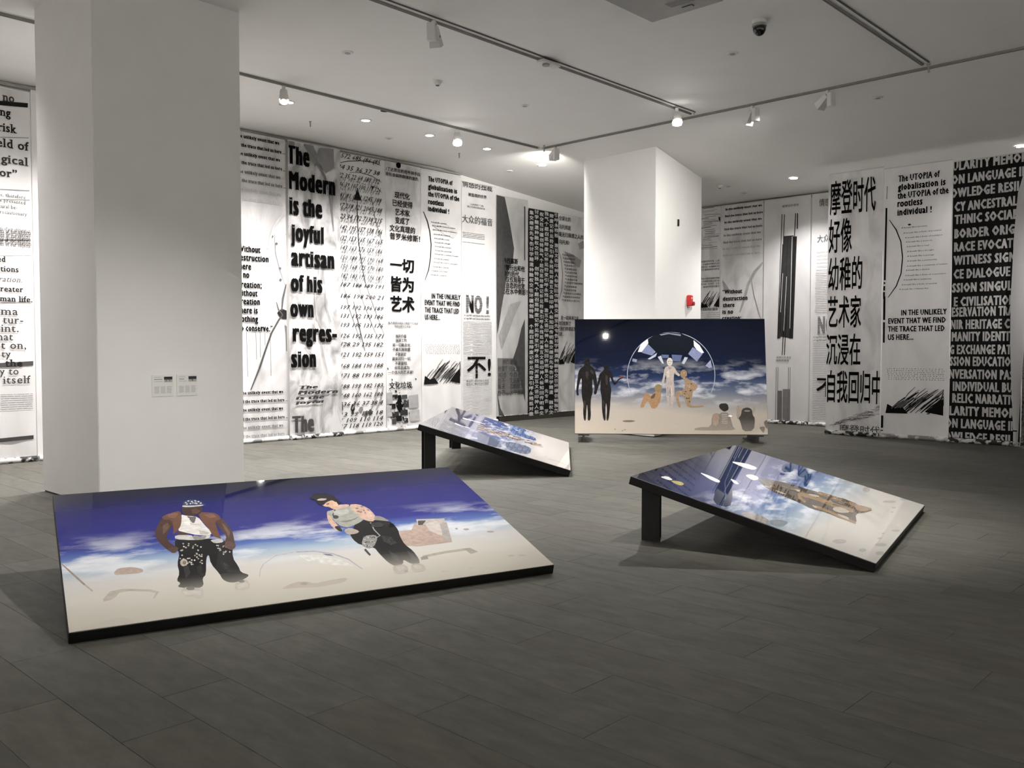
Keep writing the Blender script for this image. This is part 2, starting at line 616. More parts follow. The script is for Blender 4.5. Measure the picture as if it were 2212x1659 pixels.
disc_plate(6.91, 9.43, 'small round ceiling plate nearest the big square pillar')
disc_plate(10.33, 5.87, 'small round ceiling plate below the black camera dome')
disc_plate(10.28, 9.45, 'small round ceiling plate between the two left tracks')
disc_plate(10.16, 12.65, 'small round ceiling plate between two downlights by the banner wall')
disc_plate(13.5, 12.84, 'small round ceiling plate above the grey mountain banner')
disc_plate(16.89, 9.67, 'small round ceiling plate next to the far smoke detector')
disc_plate(17.56, 9.66, 'faint round ceiling plate above the vertical stripe banner')
disc_plate(13.4, 5.2, 'small round ceiling plate beyond the cross track spotlights')


def smoke(x, y, label):
    root = empty('smoke_detector', (x, y, ceil_z(x)))
    bm = bmesh.new()
    cyl(bm, (0, 0, -0.012), 0.062, 0.07, 0.024, 24)
    obj('base', bm, M_FIX, root)
    bm = bmesh.new()
    cyl(bm, (0, 0, -0.042), 0.038, 0.05, 0.036, 24)
    obj('sensor_head', bm, M_FIX, root)
    bm = bmesh.new()
    cyl(bm, (0, 0, -0.064), 0.022, 0.03, 0.01, 16)
    obj('grille', bm, M_GROOVE, root)
    tag(root, label, 'smoke detector', 'smoke detectors')


smoke(8.51, 9.5, 'white smoke detector between the two left tracks')
smoke(16.74, 9.78, 'white smoke detector beyond the pillar with the alarm')

root = empty('dome_camera', (9.53, 5.07, CEIL))
bm = bmesh.new()
cyl(bm, (0, 0, -0.02), 0.075, 0.085, 0.04, 28)
obj('mount', bm, M_FIX, root)
bm = bmesh.new()
cyl(bm, (0, 0, -0.055), 0.082, 0.082, 0.03, 28)
obj('collar', bm, M_FIXGREY, root)
bm = bmesh.new()
bmesh.ops.create_uvsphere(bm, u_segments=24, v_segments=14, radius=0.075)
for v in bm.verts:
    v.co.z = v.co.z * (1.15 if v.co.z < 0 else 0.3) - 0.09
obj('dome', bm, M_DOME, root, True)
tag(root, 'black dome security camera hanging from the ceiling', 'camera')

# square grey unit hanging at the top edge of the view
root = empty('ceiling_unit', (8.05, 5.4, CEIL))
bm = bmesh.new()
box(bm, (0, 0, -0.05), (0.92, 0.92, 0.10), bevel=0.012)
obj('casing', bm, M_FIXGREY, root)
bm = bmesh.new()
box(bm, (0.32, -0.1, -0.103), (0.05, 0.13, 0.01), bevel=0.003)
obj('sensor_window', bm, M_DOME, root)
for i in range(5):
    bm = bmesh.new()
    box(bm, (0.1 + i * 0.03, -0.1, -0.101), (0.012, 0.3, 0.004))
    obj('vent_slot', bm, M_TRACK, root)
tag(root, 'square grey unit fixed under the ceiling at the top edge', 'ceiling unit')


def hook(x, y, label, h=0.09):
    root = empty('ceiling_hook', (x, y, ceil_z(x)))
    bm = bmesh.new()
    cyl(bm, (0, 0, -0.004), 0.02, 0.02, 0.008, 14)
    obj('plate', bm, M_FIXGREY, root)
    bm = bmesh.new()
    cyl(bm, (0, 0, -h / 2), 0.011, 0.011, h, 10)
    obj('pin', bm, M_FIXGREY, root)
    tag(root, label, 'hook', 'small pins hanging from the ceiling')


hook(8.53, 12.69, 'small pin hanging above the bold crumpled banner')
hook(11.87, 12.63, 'small pin hanging above the globalisation banner on the left wall')
hook(12.5, 11.0, 'small pin at the corner where two tracks meet', 0.12)
hook(12.52, 4.19, 'small pin where the right double track ends', 0.11)
root = empty('ceiling_hole', (8.97, 11.28, CEIL))
bm = bmesh.new()
cyl(bm, (0, 0, -0.003), 0.055, 0.055, 0.006, 20)
obj('cover', bm, M_DOME, root)
bm = bmesh.new()
cyl(bm, (0, 0, -0.004), 0.062, 0.062, 0.004, 20)
obj('rim', bm, M_GROOVE, root)
tag(root, 'small black round cover beside the left single track', 'cover')

# ---------------------------------------------------------------- printed banners
PRINTS = {
"B1": {
 "t": [
  ["In the unlikely event that we",-0.041,5.236,0.902,0.057,0,1],
  ["find the trace that led us here ...",-0.02,5.087,0.998,0.057,0,1],
  ["In the unlikely event that we",-0.033,4.942,0.906,0.057,0.12,1],
  ["find the trace that led us here ...",-0.02,4.792,1.008,0.057,0.25,1],
  ["In the unlikely event that we",-0.03,4.637,0.905,0.057,0.5,1],
  ["find the trace that led us here ...",-0.016,4.489,1.005,0.057,0.55,1],
  ["In the unlikely event that we",-0.028,4.337,0.91,0.057,0.95,1],
  ["find the trace that led us here ...",-0.001,4.183,0.934,0.057,1.0,1],
  ["“Without",-0.016,3.304,0.481,0.099,0.0,1],
  ["destruction",0.011,3.155,0.61,0.1,0.0,1],
  ["there",0.015,3.003,0.268,0.099,0.0,1],
  ["is no",0.025,2.859,0.221,0.099,0.0,1],
  ["creation;",0.035,2.69,0.447,0.102,0.0,1],
  ["without",0.021,2.547,0.381,0.102,0.0,1],
  ["creation",0.023,2.402,0.422,0.102,0.0,1],
  ["there is",0.021,2.249,0.381,0.102,0.0,1],
  ["nothing",0.022,2.1,0.385,0.102,0.0,1],
  ["to conserve.”",0.022,1.941,0.666,0.103,0.0,1],
  ["In the unlikely event that we",-0.018,0.848,0.908,0.052,0,1],
  ["find the trace that led us here ...",-0.002,0.7,0.988,0.052,0,1],
  ["In the unlikely event that we",-0.018,0.552,0.9,0.052,0.05,1],
  ["find the trace that led us here ...",-0.006,0.395,0.995,0.052,0.22,1],
  ["In the unlikely event that we",-0.022,0.247,0.905,0.052,0.6,1],
  ["find the trace that led us here ...",-0.004,0.095,0.987,0.052,0.7,1],
 ],
 "r": [
  [[[0.249,0.92],[0.428,1.304],[0.536,1.6],[0.666,1.918],[0.818,2.146],[0.905,2.242]],0.0331,0.35],
  [[[0.884,2.317],[0.908,2.525],[0.976,2.793]],0.0415,0.4],
  [[[0.778,2.464],[0.82,2.334],[0.905,2.242]],0.0262,0.4],
  [[[0.18,1.92],[0.197,1.151]],0.011,0.25],
  [[[0.363,1.923],[0.372,1.452]],0.0111,0.25],
  [[[0.446,1.924],[0.447,1.489]],0.0111,0.25],
  [[[0.536,1.925],[0.537,1.693]],0.0111,0.25],
  [[[0.634,1.927],[0.647,1.16]],0.0112,0.25],
  [[[1.026,4.066],[0.878,3.976],[0.731,3.779],[0.667,3.592],[0.603,3.388]],0.044,0.9],
  [[[0.75,3.654],[0.767,3.329],[0.847,3.062],[0.949,2.775]],0.0127,0.55],
 ],
 "p": [
  [[[0.787,2.276],[0.884,2.355],[1.036,2.303],[1.045,2.171],[0.904,2.167],[0.84,2.203]],0.15],
  [[[0.935,2.073],[1.033,1.999],[1.006,1.581],[0.963,1.6],[0.955,1.922]],0.55],
  [[[0.669,3.611],[0.698,3.642],[0.727,3.62],[0.706,3.585]],0.4],
  [[[0.828,3.061],[0.858,3.092],[0.887,3.068],[0.866,3.034]],0.4],
  [[[0.836,2.861],[0.866,2.892],[0.895,2.868],[0.874,2.834]],0.4],
  [[[0.971,3.675],[1.001,3.707],[1.031,3.685],[1.009,3.65]],0.4],
  [[[0.76,3.492],[0.79,3.524],[0.819,3.501],[0.797,3.466]],0.4],
 ],
},
"B2": {
 "t": [
  ["The",-0.036,4.931,0.474,0.312,0,2],
  ["Modern",-0.007,4.485,0.998,0.307,0,2],
  ["is the",0.005,4.037,0.695,0.306,0,2],
  ["joyful",0.038,3.568,0.691,0.298,0,2],
  ["artisan",0.037,3.128,0.918,0.29,0,2],
  ["of his",0.028,2.672,0.67,0.288,0,2],
  ["own",0.014,2.215,0.491,0.287,0,2],
  ["regres-",0.058,1.775,0.938,0.291,0,2],
  ["sion",0.02,1.312,0.52,0.288,0,2],
  ["The",0.163,0.915,0.414,0.054,0.25,2,{"sk":0.5}],
  ["Modern",0.158,0.815,0.853,0.062,0.25,2,{"sk":0.5}],
  ["is the",0.112,0.722,0.613,0.054,0.25,2,{"sk":0.5}],
  ["joyful",0.101,0.644,0.601,0.043,0.25,2,{"sk":0.5}],
  ["The",0.029,0.133,0.448,0.289,0.3,2],
 ],
 "r": [
  [[[0.322,5.311],[0.582,5.075],[0.77,4.784],[0.836,4.566]],0.048,0.55],
  [[[0.651,5.273],[0.586,4.982]],0.0412,0.6],
  [[[0.847,4.549],[0.913,4.235],[0.955,3.82]],0.0341,0.62],
  [[[0.465,4.369],[0.505,4.001]],0.0298,0.8],
  [[[0.412,3.47],[0.386,3.057]],0.0261,0.8],
  [[[0.31,2.636],[0.216,2.154]],0.023,0.85],
  [[[0.537,2.743],[0.578,2.202],[0.691,2.01]],0.0271,0.8],
  [[[0.757,2.754],[0.788,2.404],[0.88,2.132]],0.0273,0.72],
  [[[0.301,1.696],[0.48,1.503],[0.432,1.271]],0.0231,0.82],
  [[[0.621,1.931],[0.733,1.463],[0.8,1.187]],0.0234,0.78],
  [[[0.316,1.003],[0.426,0.709]],0.0231,0.85],
  [[[0.726,0.697],[0.651,0.209]],0.0275,0.82],
 ],
 "p": [
  [[[-0.04,5.323],[0.129,5.324],[0.127,5.187],[-0.031,5.216]],0.62],
  [[[0.651,5.31],[0.968,5.334],[0.977,4.984],[0.782,4.861],[0.627,5.044]],0.62],
  [[[0.322,5.32],[0.519,5.325],[0.628,5.138],[0.559,4.941],[0.407,5.177]],0.6],
 ],
},
"B3": {
 "t": [
  ["1 572 685 (86 (85",-0.039,5.224,1.006,0.09,0.22,0.3,{"sk":0.45}],
  ["34 35 36 37 38",-0.03,5.009,0.982,0.09,0.22,0.3,{"sk":0.45}],
  ["22 35 22 64 189 192",-0.02,4.854,0.971,0.09,0.22,0.3,{"sk":0.45}],
  ["291 981 46 22 53 22",-0.001,4.79,0.917,0.078,0.5,0,{"sk":0.5}],
  ["46 39 107 100 118 126",-0.009,4.689,0.985,0.09,0.22,0.3,{"sk":0.45}],
  ["621 811 001 701 93 64",0.009,4.626,0.931,0.078,0.5,0,{"sk":0.5}],
  ["41 81 02 3 1245 188",0.001,4.485,0.986,0.09,0.22,0.3,{"sk":0.45}],
  ["881 5421 3 20 18 14",0.019,4.421,0.932,0.079,0.5,0,{"sk":0.5}],
  ["17 218 121 2045 188",0.011,4.294,0.988,0.09,0.22,0.3,{"sk":0.45}],
  ["881 5402 121 812 71",0.029,4.231,0.933,0.079,0.5,0,{"sk":0.5}],
  ["23 34 132 7138 215",0.021,4.093,0.976,0.091,0.22,0.3,{"sk":0.45}],
  ["512 8317 231 43 32",0.039,4.029,0.922,0.079,0.5,0,{"sk":0.5}],
  ["142 195 157 138 146",0.019,3.882,0.989,0.091,0.22,0.3,{"sk":0.45}],
  ["641 831 751 591 241",0.037,3.818,0.935,0.079,0.5,0,{"sk":0.5}],
  ["(32 153 165 167 165",0.017,3.685,0.989,0.091,0.22,0.3,{"sk":0.45}],
  ["561 761 561 351 231",0.036,3.621,0.935,0.079,0.5,0,{"sk":0.5}],
  ["143 163 176 159 186",0.023,3.503,0.983,0.091,0.22,0.3,{"sk":0.45}],
  ["681 951 671 361 341",0.041,3.439,0.928,0.079,0.5,0,{"sk":0.5}],
  ["150 188 195 190 168",0.026,3.321,0.991,0.091,0.22,0.3,{"sk":0.45}],
  ["861 091 591 881 051",0.044,3.257,0.937,0.079,0.5,0,{"sk":0.5}],
  ["150 168 175 170 180",0.029,3.153,0.987,0.091,0.22,0.3,{"sk":0.45}],
  ["081 071 571 861 051",0.047,3.089,0.933,0.079,0.5,0,{"sk":0.5}],
  ["182 183 191 196 187",0.034,2.98,0.98,0.091,0.22,0.3,{"sk":0.45}],
  ["781 691 191 381 281",0.053,2.917,0.926,0.079,0.5,0,{"sk":0.5}],
  ["187 188 189 191",0.025,2.815,0.995,0.081,0.15,0.4,{"sk":0.45}],
  ["186 198 200 21",0.023,2.602,0.995,0.081,0.15,0.4,{"sk":0.45}],
  ["197 192 196 189",0.021,2.388,0.996,0.081,0.15,0.4,{"sk":0.45}],
  ["131 192 193 186",0.02,2.225,0.996,0.081,0.15,0.4,{"sk":0.45}],
  ["193 195 131 176",0.018,2.051,0.996,0.082,0.15,0.4,{"sk":0.45}],
  ["126 192 135 171",0.016,1.847,0.996,0.082,0.15,0.4,{"sk":0.45}],
  ["128 29 195 182",0.015,1.684,0.997,0.082,0.15,0.4,{"sk":0.45}],
  ["121 192 159 151",0.013,1.49,0.997,0.082,0.15,0.4,{"sk":0.45}],
  ["168 184 190 188",0.012,1.275,0.997,0.082,0.22,0.4,{"sk":0.45}],
  ["171 88 199 180",0.01,1.091,0.998,0.082,0.22,0.4,{"sk":0.45}],
  ["188 199 182 183",0.008,0.886,0.998,0.082,0.22,0.4,{"sk":0.45}],
  ["148 160 162 180",0.007,0.712,0.998,0.082,0.22,0.4,{"sk":0.45}],
  ["136 36 37 38 4",0.005,0.548,0.998,0.082,0.22,0.4,{"sk":0.45}],
  ["13 99 108 18",0.004,0.353,0.999,0.082,0.22,0.4,{"sk":0.45}],
  ["1 109 110 114",0.003,0.24,0.999,0.082,0.22,0.4,{"sk":0.45}],
  ["17 118 119 120",0.002,0.127,0.999,0.082,0.22,0.4,{"sk":0.45}],
 ],
 "r": [
  [[[-0.04,5.109],[0.207,5.181],[0.495,5.234],[0.766,5.248],[0.972,5.219]],0.0134,0.1],
  [[[0.229,4.972],[0.494,5.006],[0.764,4.98],[0.995,4.893]],0.0116,0.15],
  [[[0.418,4.706],[0.403,4.313],[0.423,3.727],[0.516,3.183],[0.612,2.834]],0.0176,0.05],
  [[[0.725,4.668],[0.833,4.164],[1.019,3.671]],0.0119,0.2],
  [[[0.109,4.839],[0.153,4.42],[0.209,3.98]],0.0096,0.25],
  [[[0.763,4.772],[0.888,4.768],[1.001,4.693]],0.0119,0.15],
  [[[0.545,3.007],[0.783,2.466],[1.034,1.923]],0.0122,0.1],
  [[[0.039,2.977],[0.204,2.405],[0.472,1.763]],0.0119,0.2],
  [[[0.304,2.54],[0.424,2.088],[0.564,1.596]],0.0182,0.05],
  [[[0.369,2.997],[0.528,2.539],[0.805,1.993],[0.947,1.766]],0.0101,0.3],
  [[[0.028,1.77],[0.15,1.751],[0.247,1.661]],0.01,0.3],
  [[[0.263,3.371],[0.379,2.822]],0.0098,0.3],
  [[[0.652,3.212],[1.029,3.177]],0.0099,0.3],
  [[[0.262,0.485],[0.363,0.664],[0.428,0.927]],0.0447,0.72],
  [[[0.717,0.464],[0.821,0.646],[0.888,0.914]],0.0455,0.72],
  [[[0.846,0.458],[0.952,0.641],[1.019,0.91]],0.0458,0.72],
 ],
 "p": [
  [[[0.414,4.715],[0.325,4.47],[0.502,4.478]],0.1],
  [[[0.738,4.798],[0.825,4.78],[0.762,4.728]],0.15],
  [[[-0.017,0.499],[0.004,0.578],[0.045,0.6],[0.051,0.496],[0.016,0.417]],0.3],
  [[[0.225,0.487],[0.255,0.577],[0.315,0.602],[0.324,0.482],[0.274,0.393]],0.15],
  [[[0.529,0.37],[0.557,0.43],[0.612,0.446],[0.621,0.365],[0.575,0.306]],0.4],
  [[[0.631,0.396],[0.659,0.456],[0.715,0.472],[0.724,0.391],[0.677,0.331]],0.35],
  [[[0.411,0.458],[0.442,0.518],[0.503,0.533],[0.512,0.453],[0.461,0.394]],0.6],
 ],
},
"B4": {
 "p": [
  [[[0.261,5.3],[0.277,5.329],[0.327,5.346],[0.375,5.332],[0.384,5.284],[0.363,5.242],[0.318,5.224],[0.272,5.246]],0.02],
  [[[0.271,0.712],[0.356,0.719],[0.374,0.607],[0.433,0.523],[0.394,0.423],[0.315,0.356],[0.239,0.471],[0.213,0.553],[0.27,0.611]],0.02],
  [[[0.13,0.727],[0.266,0.732],[0.273,0.638],[0.137,0.636]],0.2],
  [[[0.369,0.713],[0.518,0.717],[0.526,0.634],[0.377,0.633]],0.3],
  [[[0.06,0.544],[0.206,0.549],[0.213,0.445],[0.067,0.443]],0.15],
  [[[0.421,0.609],[0.621,0.617],[0.63,0.465],[0.43,0.462]],0.25],
  [[[0.123,0.384],[0.293,0.388],[0.302,0.275],[0.131,0.276]],0.2],
  [[[0.329,0.414],[0.527,0.417],[0.537,0.303],[0.338,0.305]],0.2],
  [[[0.225,0.299],[0.372,0.303],[0.379,0.19],[0.232,0.189]],0.1],
  [[[0.398,0.241],[0.537,0.243],[0.544,0.148],[0.404,0.149]],0.25],
  [[[0.117,0.244],[0.224,0.25],[0.229,0.138],[0.122,0.136]],0.3],
  [[[-0.114,0.761],[0.125,0.777],[0.137,0.554],[-0.103,0.547]],0.75],
  [[[0.552,0.693],[0.805,0.713],[0.817,0.445],[0.564,0.436]],0.75],
  [[[-0.153,0.505],[0.11,0.517],[0.122,0.294],[-0.141,0.29]],0.8],
  [[[0.577,0.39],[0.831,0.403],[0.843,0.173],[0.589,0.169]],0.8],
  [[[0.436,0.231],[0.476,0.236],[0.497,0.201],[0.46,0.194]],0.6],
  [[[0.622,0.885],[0.655,0.89],[0.673,0.862],[0.642,0.855]],0.7],
  [[[0.376,0.271],[0.422,0.277],[0.446,0.237],[0.404,0.228]],0.1],
  [[[0.126,0.299],[0.142,0.301],[0.151,0.287],[0.136,0.284]],0.3],
  [[[0.558,0.576],[0.59,0.58],[0.607,0.553],[0.577,0.546]],0.6],
  [[[0.258,0.491],[0.284,0.495],[0.298,0.472],[0.274,0.467]],0.6],
  [[[0.182,0.707],[0.233,0.714],[0.26,0.67],[0.213,0.66]],0.1],
  [[[0.503,0.182],[0.522,0.185],[0.532,0.168],[0.515,0.165]],0.1],
  [[[0.062,0.408],[0.089,0.412],[0.103,0.388],[0.078,0.383]],0.6],
  [[[0.458,0.247],[0.491,0.251],[0.508,0.222],[0.478,0.216]],0.3],
  [[[0.399,0.409],[0.44,0.414],[0.462,0.379],[0.424,0.371]],0.7],
  [[[0.363,0.465],[0.399,0.47],[0.418,0.439],[0.385,0.431]],0.7],
  [[[0.338,0.57],[0.389,0.577],[0.416,0.533],[0.369,0.523]],0.7],
  [[[0.136,0.382],[0.168,0.386],[0.184,0.358],[0.155,0.352]],0.6],
  [[[0.204,0.284],[0.228,0.287],[0.241,0.266],[0.219,0.261]],0.1],
  [[[0.441,0.234],[0.495,0.24],[0.524,0.194],[0.474,0.184]],0.1],
  [[[0.04,0.467],[0.083,0.473],[0.106,0.435],[0.066,0.427]],0.3],
  [[[0.124,0.543],[0.176,0.551],[0.204,0.505],[0.156,0.495]],0.1],
  [[[0.344,0.362],[0.372,0.366],[0.387,0.342],[0.361,0.337]],0.5],
  [[[0.147,0.277],[0.172,0.28],[0.186,0.258],[0.162,0.253]],0.1],
  [[[0.515,0.104],[0.536,0.107],[0.547,0.089],[0.527,0.085]],0.6],
  [[[0.078,0.293],[0.118,0.298],[0.139,0.263],[0.102,0.255]],0.3],
  [[[-0.042,0.667],[-0.009,0.671],[0.008,0.643],[-0.022,0.637]],0.6],
  [[[0.076,0.814],[0.099,0.818],[0.111,0.798],[0.09,0.793]],0.7],
  [[[0.602,0.32],[0.648,0.326],[0.673,0.287],[0.63,0.278]],0.6],
  [[[0.429,0.412],[0.477,0.418],[0.503,0.377],[0.458,0.367]],0.5],
  [[[0.437,0.426],[0.467,0.43],[0.483,0.404],[0.455,0.398]],0.5],
  [[[0.235,0.536],[0.254,0.538],[0.265,0.521],[0.247,0.517]],0.6],
  [[[0.387,0.432],[0.427,0.437],[0.448,0.403],[0.411,0.395]],0.6],
  [[[0.412,0.442],[0.459,0.448],[0.485,0.407],[0.441,0.398]],0.3],
  [[[0.488,0.611],[0.519,0.616],[0.536,0.589],[0.507,0.583]],0.7],
  [[[0.484,0.561],[0.503,0.563],[0.513,0.547],[0.496,0.543]],0.7],
  [[[0.25,0.167],[0.263,0.169],[0.271,0.157],[0.258,0.154]],0.3],
  [[[0.328,0.473],[0.365,0.478],[0.385,0.446],[0.351,0.438]],0.3],
  [[[0.453,0.635],[0.477,0.638],[0.49,0.617],[0.467,0.613]],0.6],
  [[[0.307,0.77],[0.326,0.772],[0.336,0.756],[0.318,0.752]],0.3],
  [[[0.376,0.408],[0.39,0.41],[0.398,0.397],[0.385,0.394]],0.6],
  [[[0.319,0.52],[0.337,0.522],[0.347,0.506],[0.33,0.503]],0.5],
  [[[0.464,0.298],[0.491,0.302],[0.506,0.278],[0.481,0.273]],0.6],
  [[[0.508,0.603],[0.529,0.606],[0.541,0.588],[0.521,0.584]],0.6],
  [[[0.376,0.192],[0.421,0.197],[0.445,0.158],[0.404,0.15]],0.7],
  [[[0.188,0.809],[0.233,0.816],[0.256,0.777],[0.215,0.768]],0.1],
  [[[0.001,0.255],[0.029,0.258],[0.045,0.233],[0.018,0.227]],0.7],
  [[[0.435,0.209],[0.459,0.212],[0.472,0.191],[0.45,0.187]],0.7],
  [[[0.271,0.416],[0.3,0.419],[0.316,0.394],[0.289,0.388]],0.5],
  [[[0.196,0.988],[0.242,0.995],[0.266,0.955],[0.224,0.945]],0.7],
  [[[0.039,0.461],[0.074,0.466],[0.092,0.436],[0.06,0.429]],0.1],
  [[[-0.035,0.5],[0.016,0.507],[0.044,0.462],[-0.004,0.452]],0.5],
  [[[0.211,0.239],[0.255,0.245],[0.278,0.207],[0.237,0.198]],0.3],
  [[[0.606,0.332],[0.66,0.339],[0.689,0.292],[0.639,0.282]],0.5],
  [[[0.555,0.348],[0.586,0.352],[0.603,0.325],[0.574,0.319]],0.1],
  [[[0.126,0.67],[0.171,0.677],[0.195,0.638],[0.153,0.628]],0.6],
  [[[0.231,0.651],[0.265,0.656],[0.283,0.627],[0.252,0.62]],0.6],
  [[[0.324,0.447],[0.365,0.453],[0.386,0.418],[0.349,0.41]],0.1],
  [[[0.284,0.201],[0.331,0.206],[0.356,0.166],[0.312,0.157]],0.6],
  [[[0.157,0.433],[0.186,0.437],[0.201,0.412],[0.175,0.406]],0.6],
  [[[0.343,0.085],[0.383,0.09],[0.404,0.055],[0.367,0.047]],0.1],
  [[[0.062,0.452],[0.104,0.457],[0.126,0.421],[0.087,0.413]],0.3],
  [[[0.112,1.047],[0.137,1.039],[0.145,1.007],[0.119,1.015]],0.1],
  [[[0.732,1.048],[0.759,1.039],[0.767,1.006],[0.74,1.015]],0.1],
  [[[0.749,0.633],[0.775,0.623],[0.783,0.59],[0.756,0.599]],0.1],
  [[[0.906,0.936],[0.934,0.927],[0.942,0.894],[0.914,0.903]],0.1],
  [[[0.012,1.269],[0.037,1.26],[0.045,1.228],[0.019,1.237]],0.1],
 ],
 "t": [
  ["为了达到目的而不择手段,",-0.059,5.143,0.968,0.071,0.05,0.9],
  ["是社会弱势群体的复仇",-0.011,5.044,0.844,0.067,0.05,0.9],
  ["现代化",0.216,4.631,0.39,0.124,0.04,1.0],
  ["已经使得",0.159,4.47,0.517,0.124,0.04,1.0],
  ["艺术家",0.226,4.297,0.379,0.124,0.04,1.0],
  ["变成了",0.229,4.135,0.363,0.124,0.04,1.0],
  ["文化真理的",0.089,3.97,0.651,0.124,0.04,1.0],
  ["普罗米修斯！",0.092,3.812,0.782,0.125,0.04,1.0],
  ["一切",0.094,3.18,0.615,0.258,0,2],
  ["皆为",0.108,2.789,0.595,0.277,0,2],
  ["艺术",0.093,2.387,0.628,0.292,0,2],
  ["每人都要告诉自己他是个艺术家,",0.041,2.135,0.786,0.044,0.3,0.2],
  ["你便会成为艺术家！",0.192,2.072,0.442,0.04,0.3,0.2],
  ["抛弃价值",0.222,1.864,0.285,0.064,0.12,0.7],
  ["抹掉工作.",0.221,1.778,0.316,0.064,0.12,0.7],
  ["将一切概念化.",0.139,1.685,0.485,0.064,0.12,0.7],
  ["不要东施效颦.",0.138,1.596,0.485,0.065,0.12,0.7],
  ["不要掌控",0.207,1.5,0.293,0.064,0.12,0.7],
  ["重新回归一切.",0.129,1.411,0.493,0.065,0.12,0.7],
  ["不要冒险.",0.198,1.32,0.337,0.065,0.12,0.7],
  ["你将会成为",0.187,1.229,0.395,0.065,0.12,0.7],
  ["一个伟大的艺术家!",0.026,1.137,0.655,0.065,0.12,0.7],
  ["文化垃圾",0.05,0.842,0.596,0.133,0.05,0.8],
 ],
},
"B5": {
 "t": [
  ["The UTOPIA of",0.191,5.083,0.68,0.1,0,1],
  ["globalisation is",0.19,4.925,0.809,0.1,0,1],
  ["the UTOPIA of the",0.19,4.776,0.874,0.1,0,1],
  ["rootless",0.189,4.618,0.427,0.099,0,1],
  ["individual !",0.188,4.475,0.584,0.1,0,1],
  ["A breath like a promise",0.268,4.247,0.435,0.026,0.0,0.8],
  ["A breath like a form of presence",0.304,4.178,0.641,0.026,0.0,0.8],
  ["A breath like a form of resistance",0.316,4.096,0.655,0.026,0.0,0.8],
  ["A breath like a memory",0.34,4.006,0.463,0.026,0.0,0.8],
  ["A breath like a road",0.352,3.921,0.413,0.026,0.0,0.8],
  ["A breath like a thought",0.364,3.84,0.439,0.026,0.15,0.8],
  ["A breath like a passage",0.371,3.758,0.457,0.026,0.15,0.8],
  ["A breath like a partnership",0.371,3.675,0.47,0.026,0.15,0.8],
  ["A breath like a continuity of instants",0.363,3.598,0.671,0.026,0.15,0.8],
  ["A breath like a shadow",0.35,3.504,0.413,0.026,0.15,0.8],
  ["A breath like a form of conversation",0.338,3.429,0.683,0.026,0.15,0.8],
  ["A breath like a testimony",0.313,3.335,0.438,0.026,0.15,0.8],
  ["A breath like a form of survival",0.288,3.249,0.424,0.026,0.15,0.8],
  ["A breath like a Human Act",0.25,3.164,0.448,0.026,0.15,0.8],
  ["IN THE UNLIKELY",0.281,2.689,0.818,0.105,0.03,1],
  ["EVENT THAT WE FIND",0.08,2.546,1.007,0.105,0.03,1],
  ["THE TRACE THAT LED",0.08,2.395,0.978,0.105,0.03,1],
  ["US HERE...",0.079,2.247,0.429,0.104,0.03,1],
  ["The UTOPIA of",0.159,0.7,0.663,0.101,0.03,1],
  ["globalisation is",0.156,0.55,0.785,0.101,0.03,1],
  ["the UTOPIA of the",0.149,0.405,0.849,0.102,0.03,1],
  ["rootless",0.143,0.257,0.376,0.101,0.03,1],
  ["individual !",0.143,0.121,0.556,0.101,0.03,1],
 ],
 "r": [
  [[[0.063,4.449],[0.17,4.26],[0.235,4.066],[0.273,3.795],[0.257,3.537],[0.202,3.276],[0.092,3.046]],0.0236,0],
 ],
 "d": [
  [0.0765,1.0908,1.7306,1.5509,7,3,0.0083,0.5,0.0113,0.034,0.0567],
 ],
 "g": [
  [0.045,1.079,0.907,1.427,5,46],
 ],
 "p": [
  [[[0.304,4.201],[0.602,4.269],[0.907,4.188],[1.035,4.106],[0.906,3.981],[0.601,4.046]],0.99],
 ],
},
"B6": {
 "t": [
  ["情感的独裁",0.008,5.102,0.914,0.158,0.2,0.3],
  ["被监视的世界",0.186,4.921,0.555,0.073,0.1,0.6],
  ["“人类发明了飞机,",0.226,4.737,0.432,0.038,0.4,0.2],
  ["随之而来的便是炸弹...”",0.159,4.68,0.595,0.038,0.4,0.2],
  ["大众的福音",0.006,4.344,0.921,0.162,0.38,0.2],
  ["NO !",0.116,2.435,0.688,0.367,0.03,2],
  ["« I say NO and I know this world »",0.053,2.351,0.788,0.039,0.15,0.8],
  ["« I say NO and I know this world »",0.053,2.283,0.789,0.039,0.15,0.8],
  ["不!",0.139,1.014,0.726,0.472,0.05,0.9],
  ["我说不，我认识这个世界",0.118,0.926,0.684,0.044,0.4,0.2],
  ["我说不，我认识这个世界",0.118,0.86,0.684,0.044,0.4,0.2],
 ],
 "d": [
  [0.0051,0.6848,4.1396,4.041,4,7,0.0076,0.35,0.0806,0.2149,0.0215],
  [0.0045,0.6844,3.9366,3.8892,1,7,0.0076,0.5,0.1075,0.215,0.0161],
  [0.0231,0.8983,2.2377,1.5315,24,9,0.0086,0.6,0.1224,0.4284,0.0184],
  [0.0211,0.9037,1.5099,0.2024,44,10,0.0065,0.72,0.1226,0.429,0.0184],
 ],
 "p": [
  [[[0.093,2.771],[0.826,2.802],[0.826,2.797],[0.093,2.767]],1],
  [[[0.093,2.749],[0.826,2.779],[0.826,2.774],[0.093,2.744]],1],
  [[[0.093,2.726],[0.826,2.755],[0.826,2.751],[0.093,2.722]],1],
  [[[0.093,2.704],[0.826,2.732],[0.826,2.728],[0.093,2.699]],1],
  [[[0.093,2.681],[0.826,2.709],[0.826,2.704],[0.093,2.677]],1],
  [[[0.093,2.658],[0.826,2.686],[0.826,2.681],[0.093,2.654]],1],
  [[[0.093,2.636],[0.826,2.662],[0.826,2.658],[0.092,2.631]],1],
  [[[0.092,2.613],[0.826,2.639],[0.826,2.635],[0.092,2.609]],1],
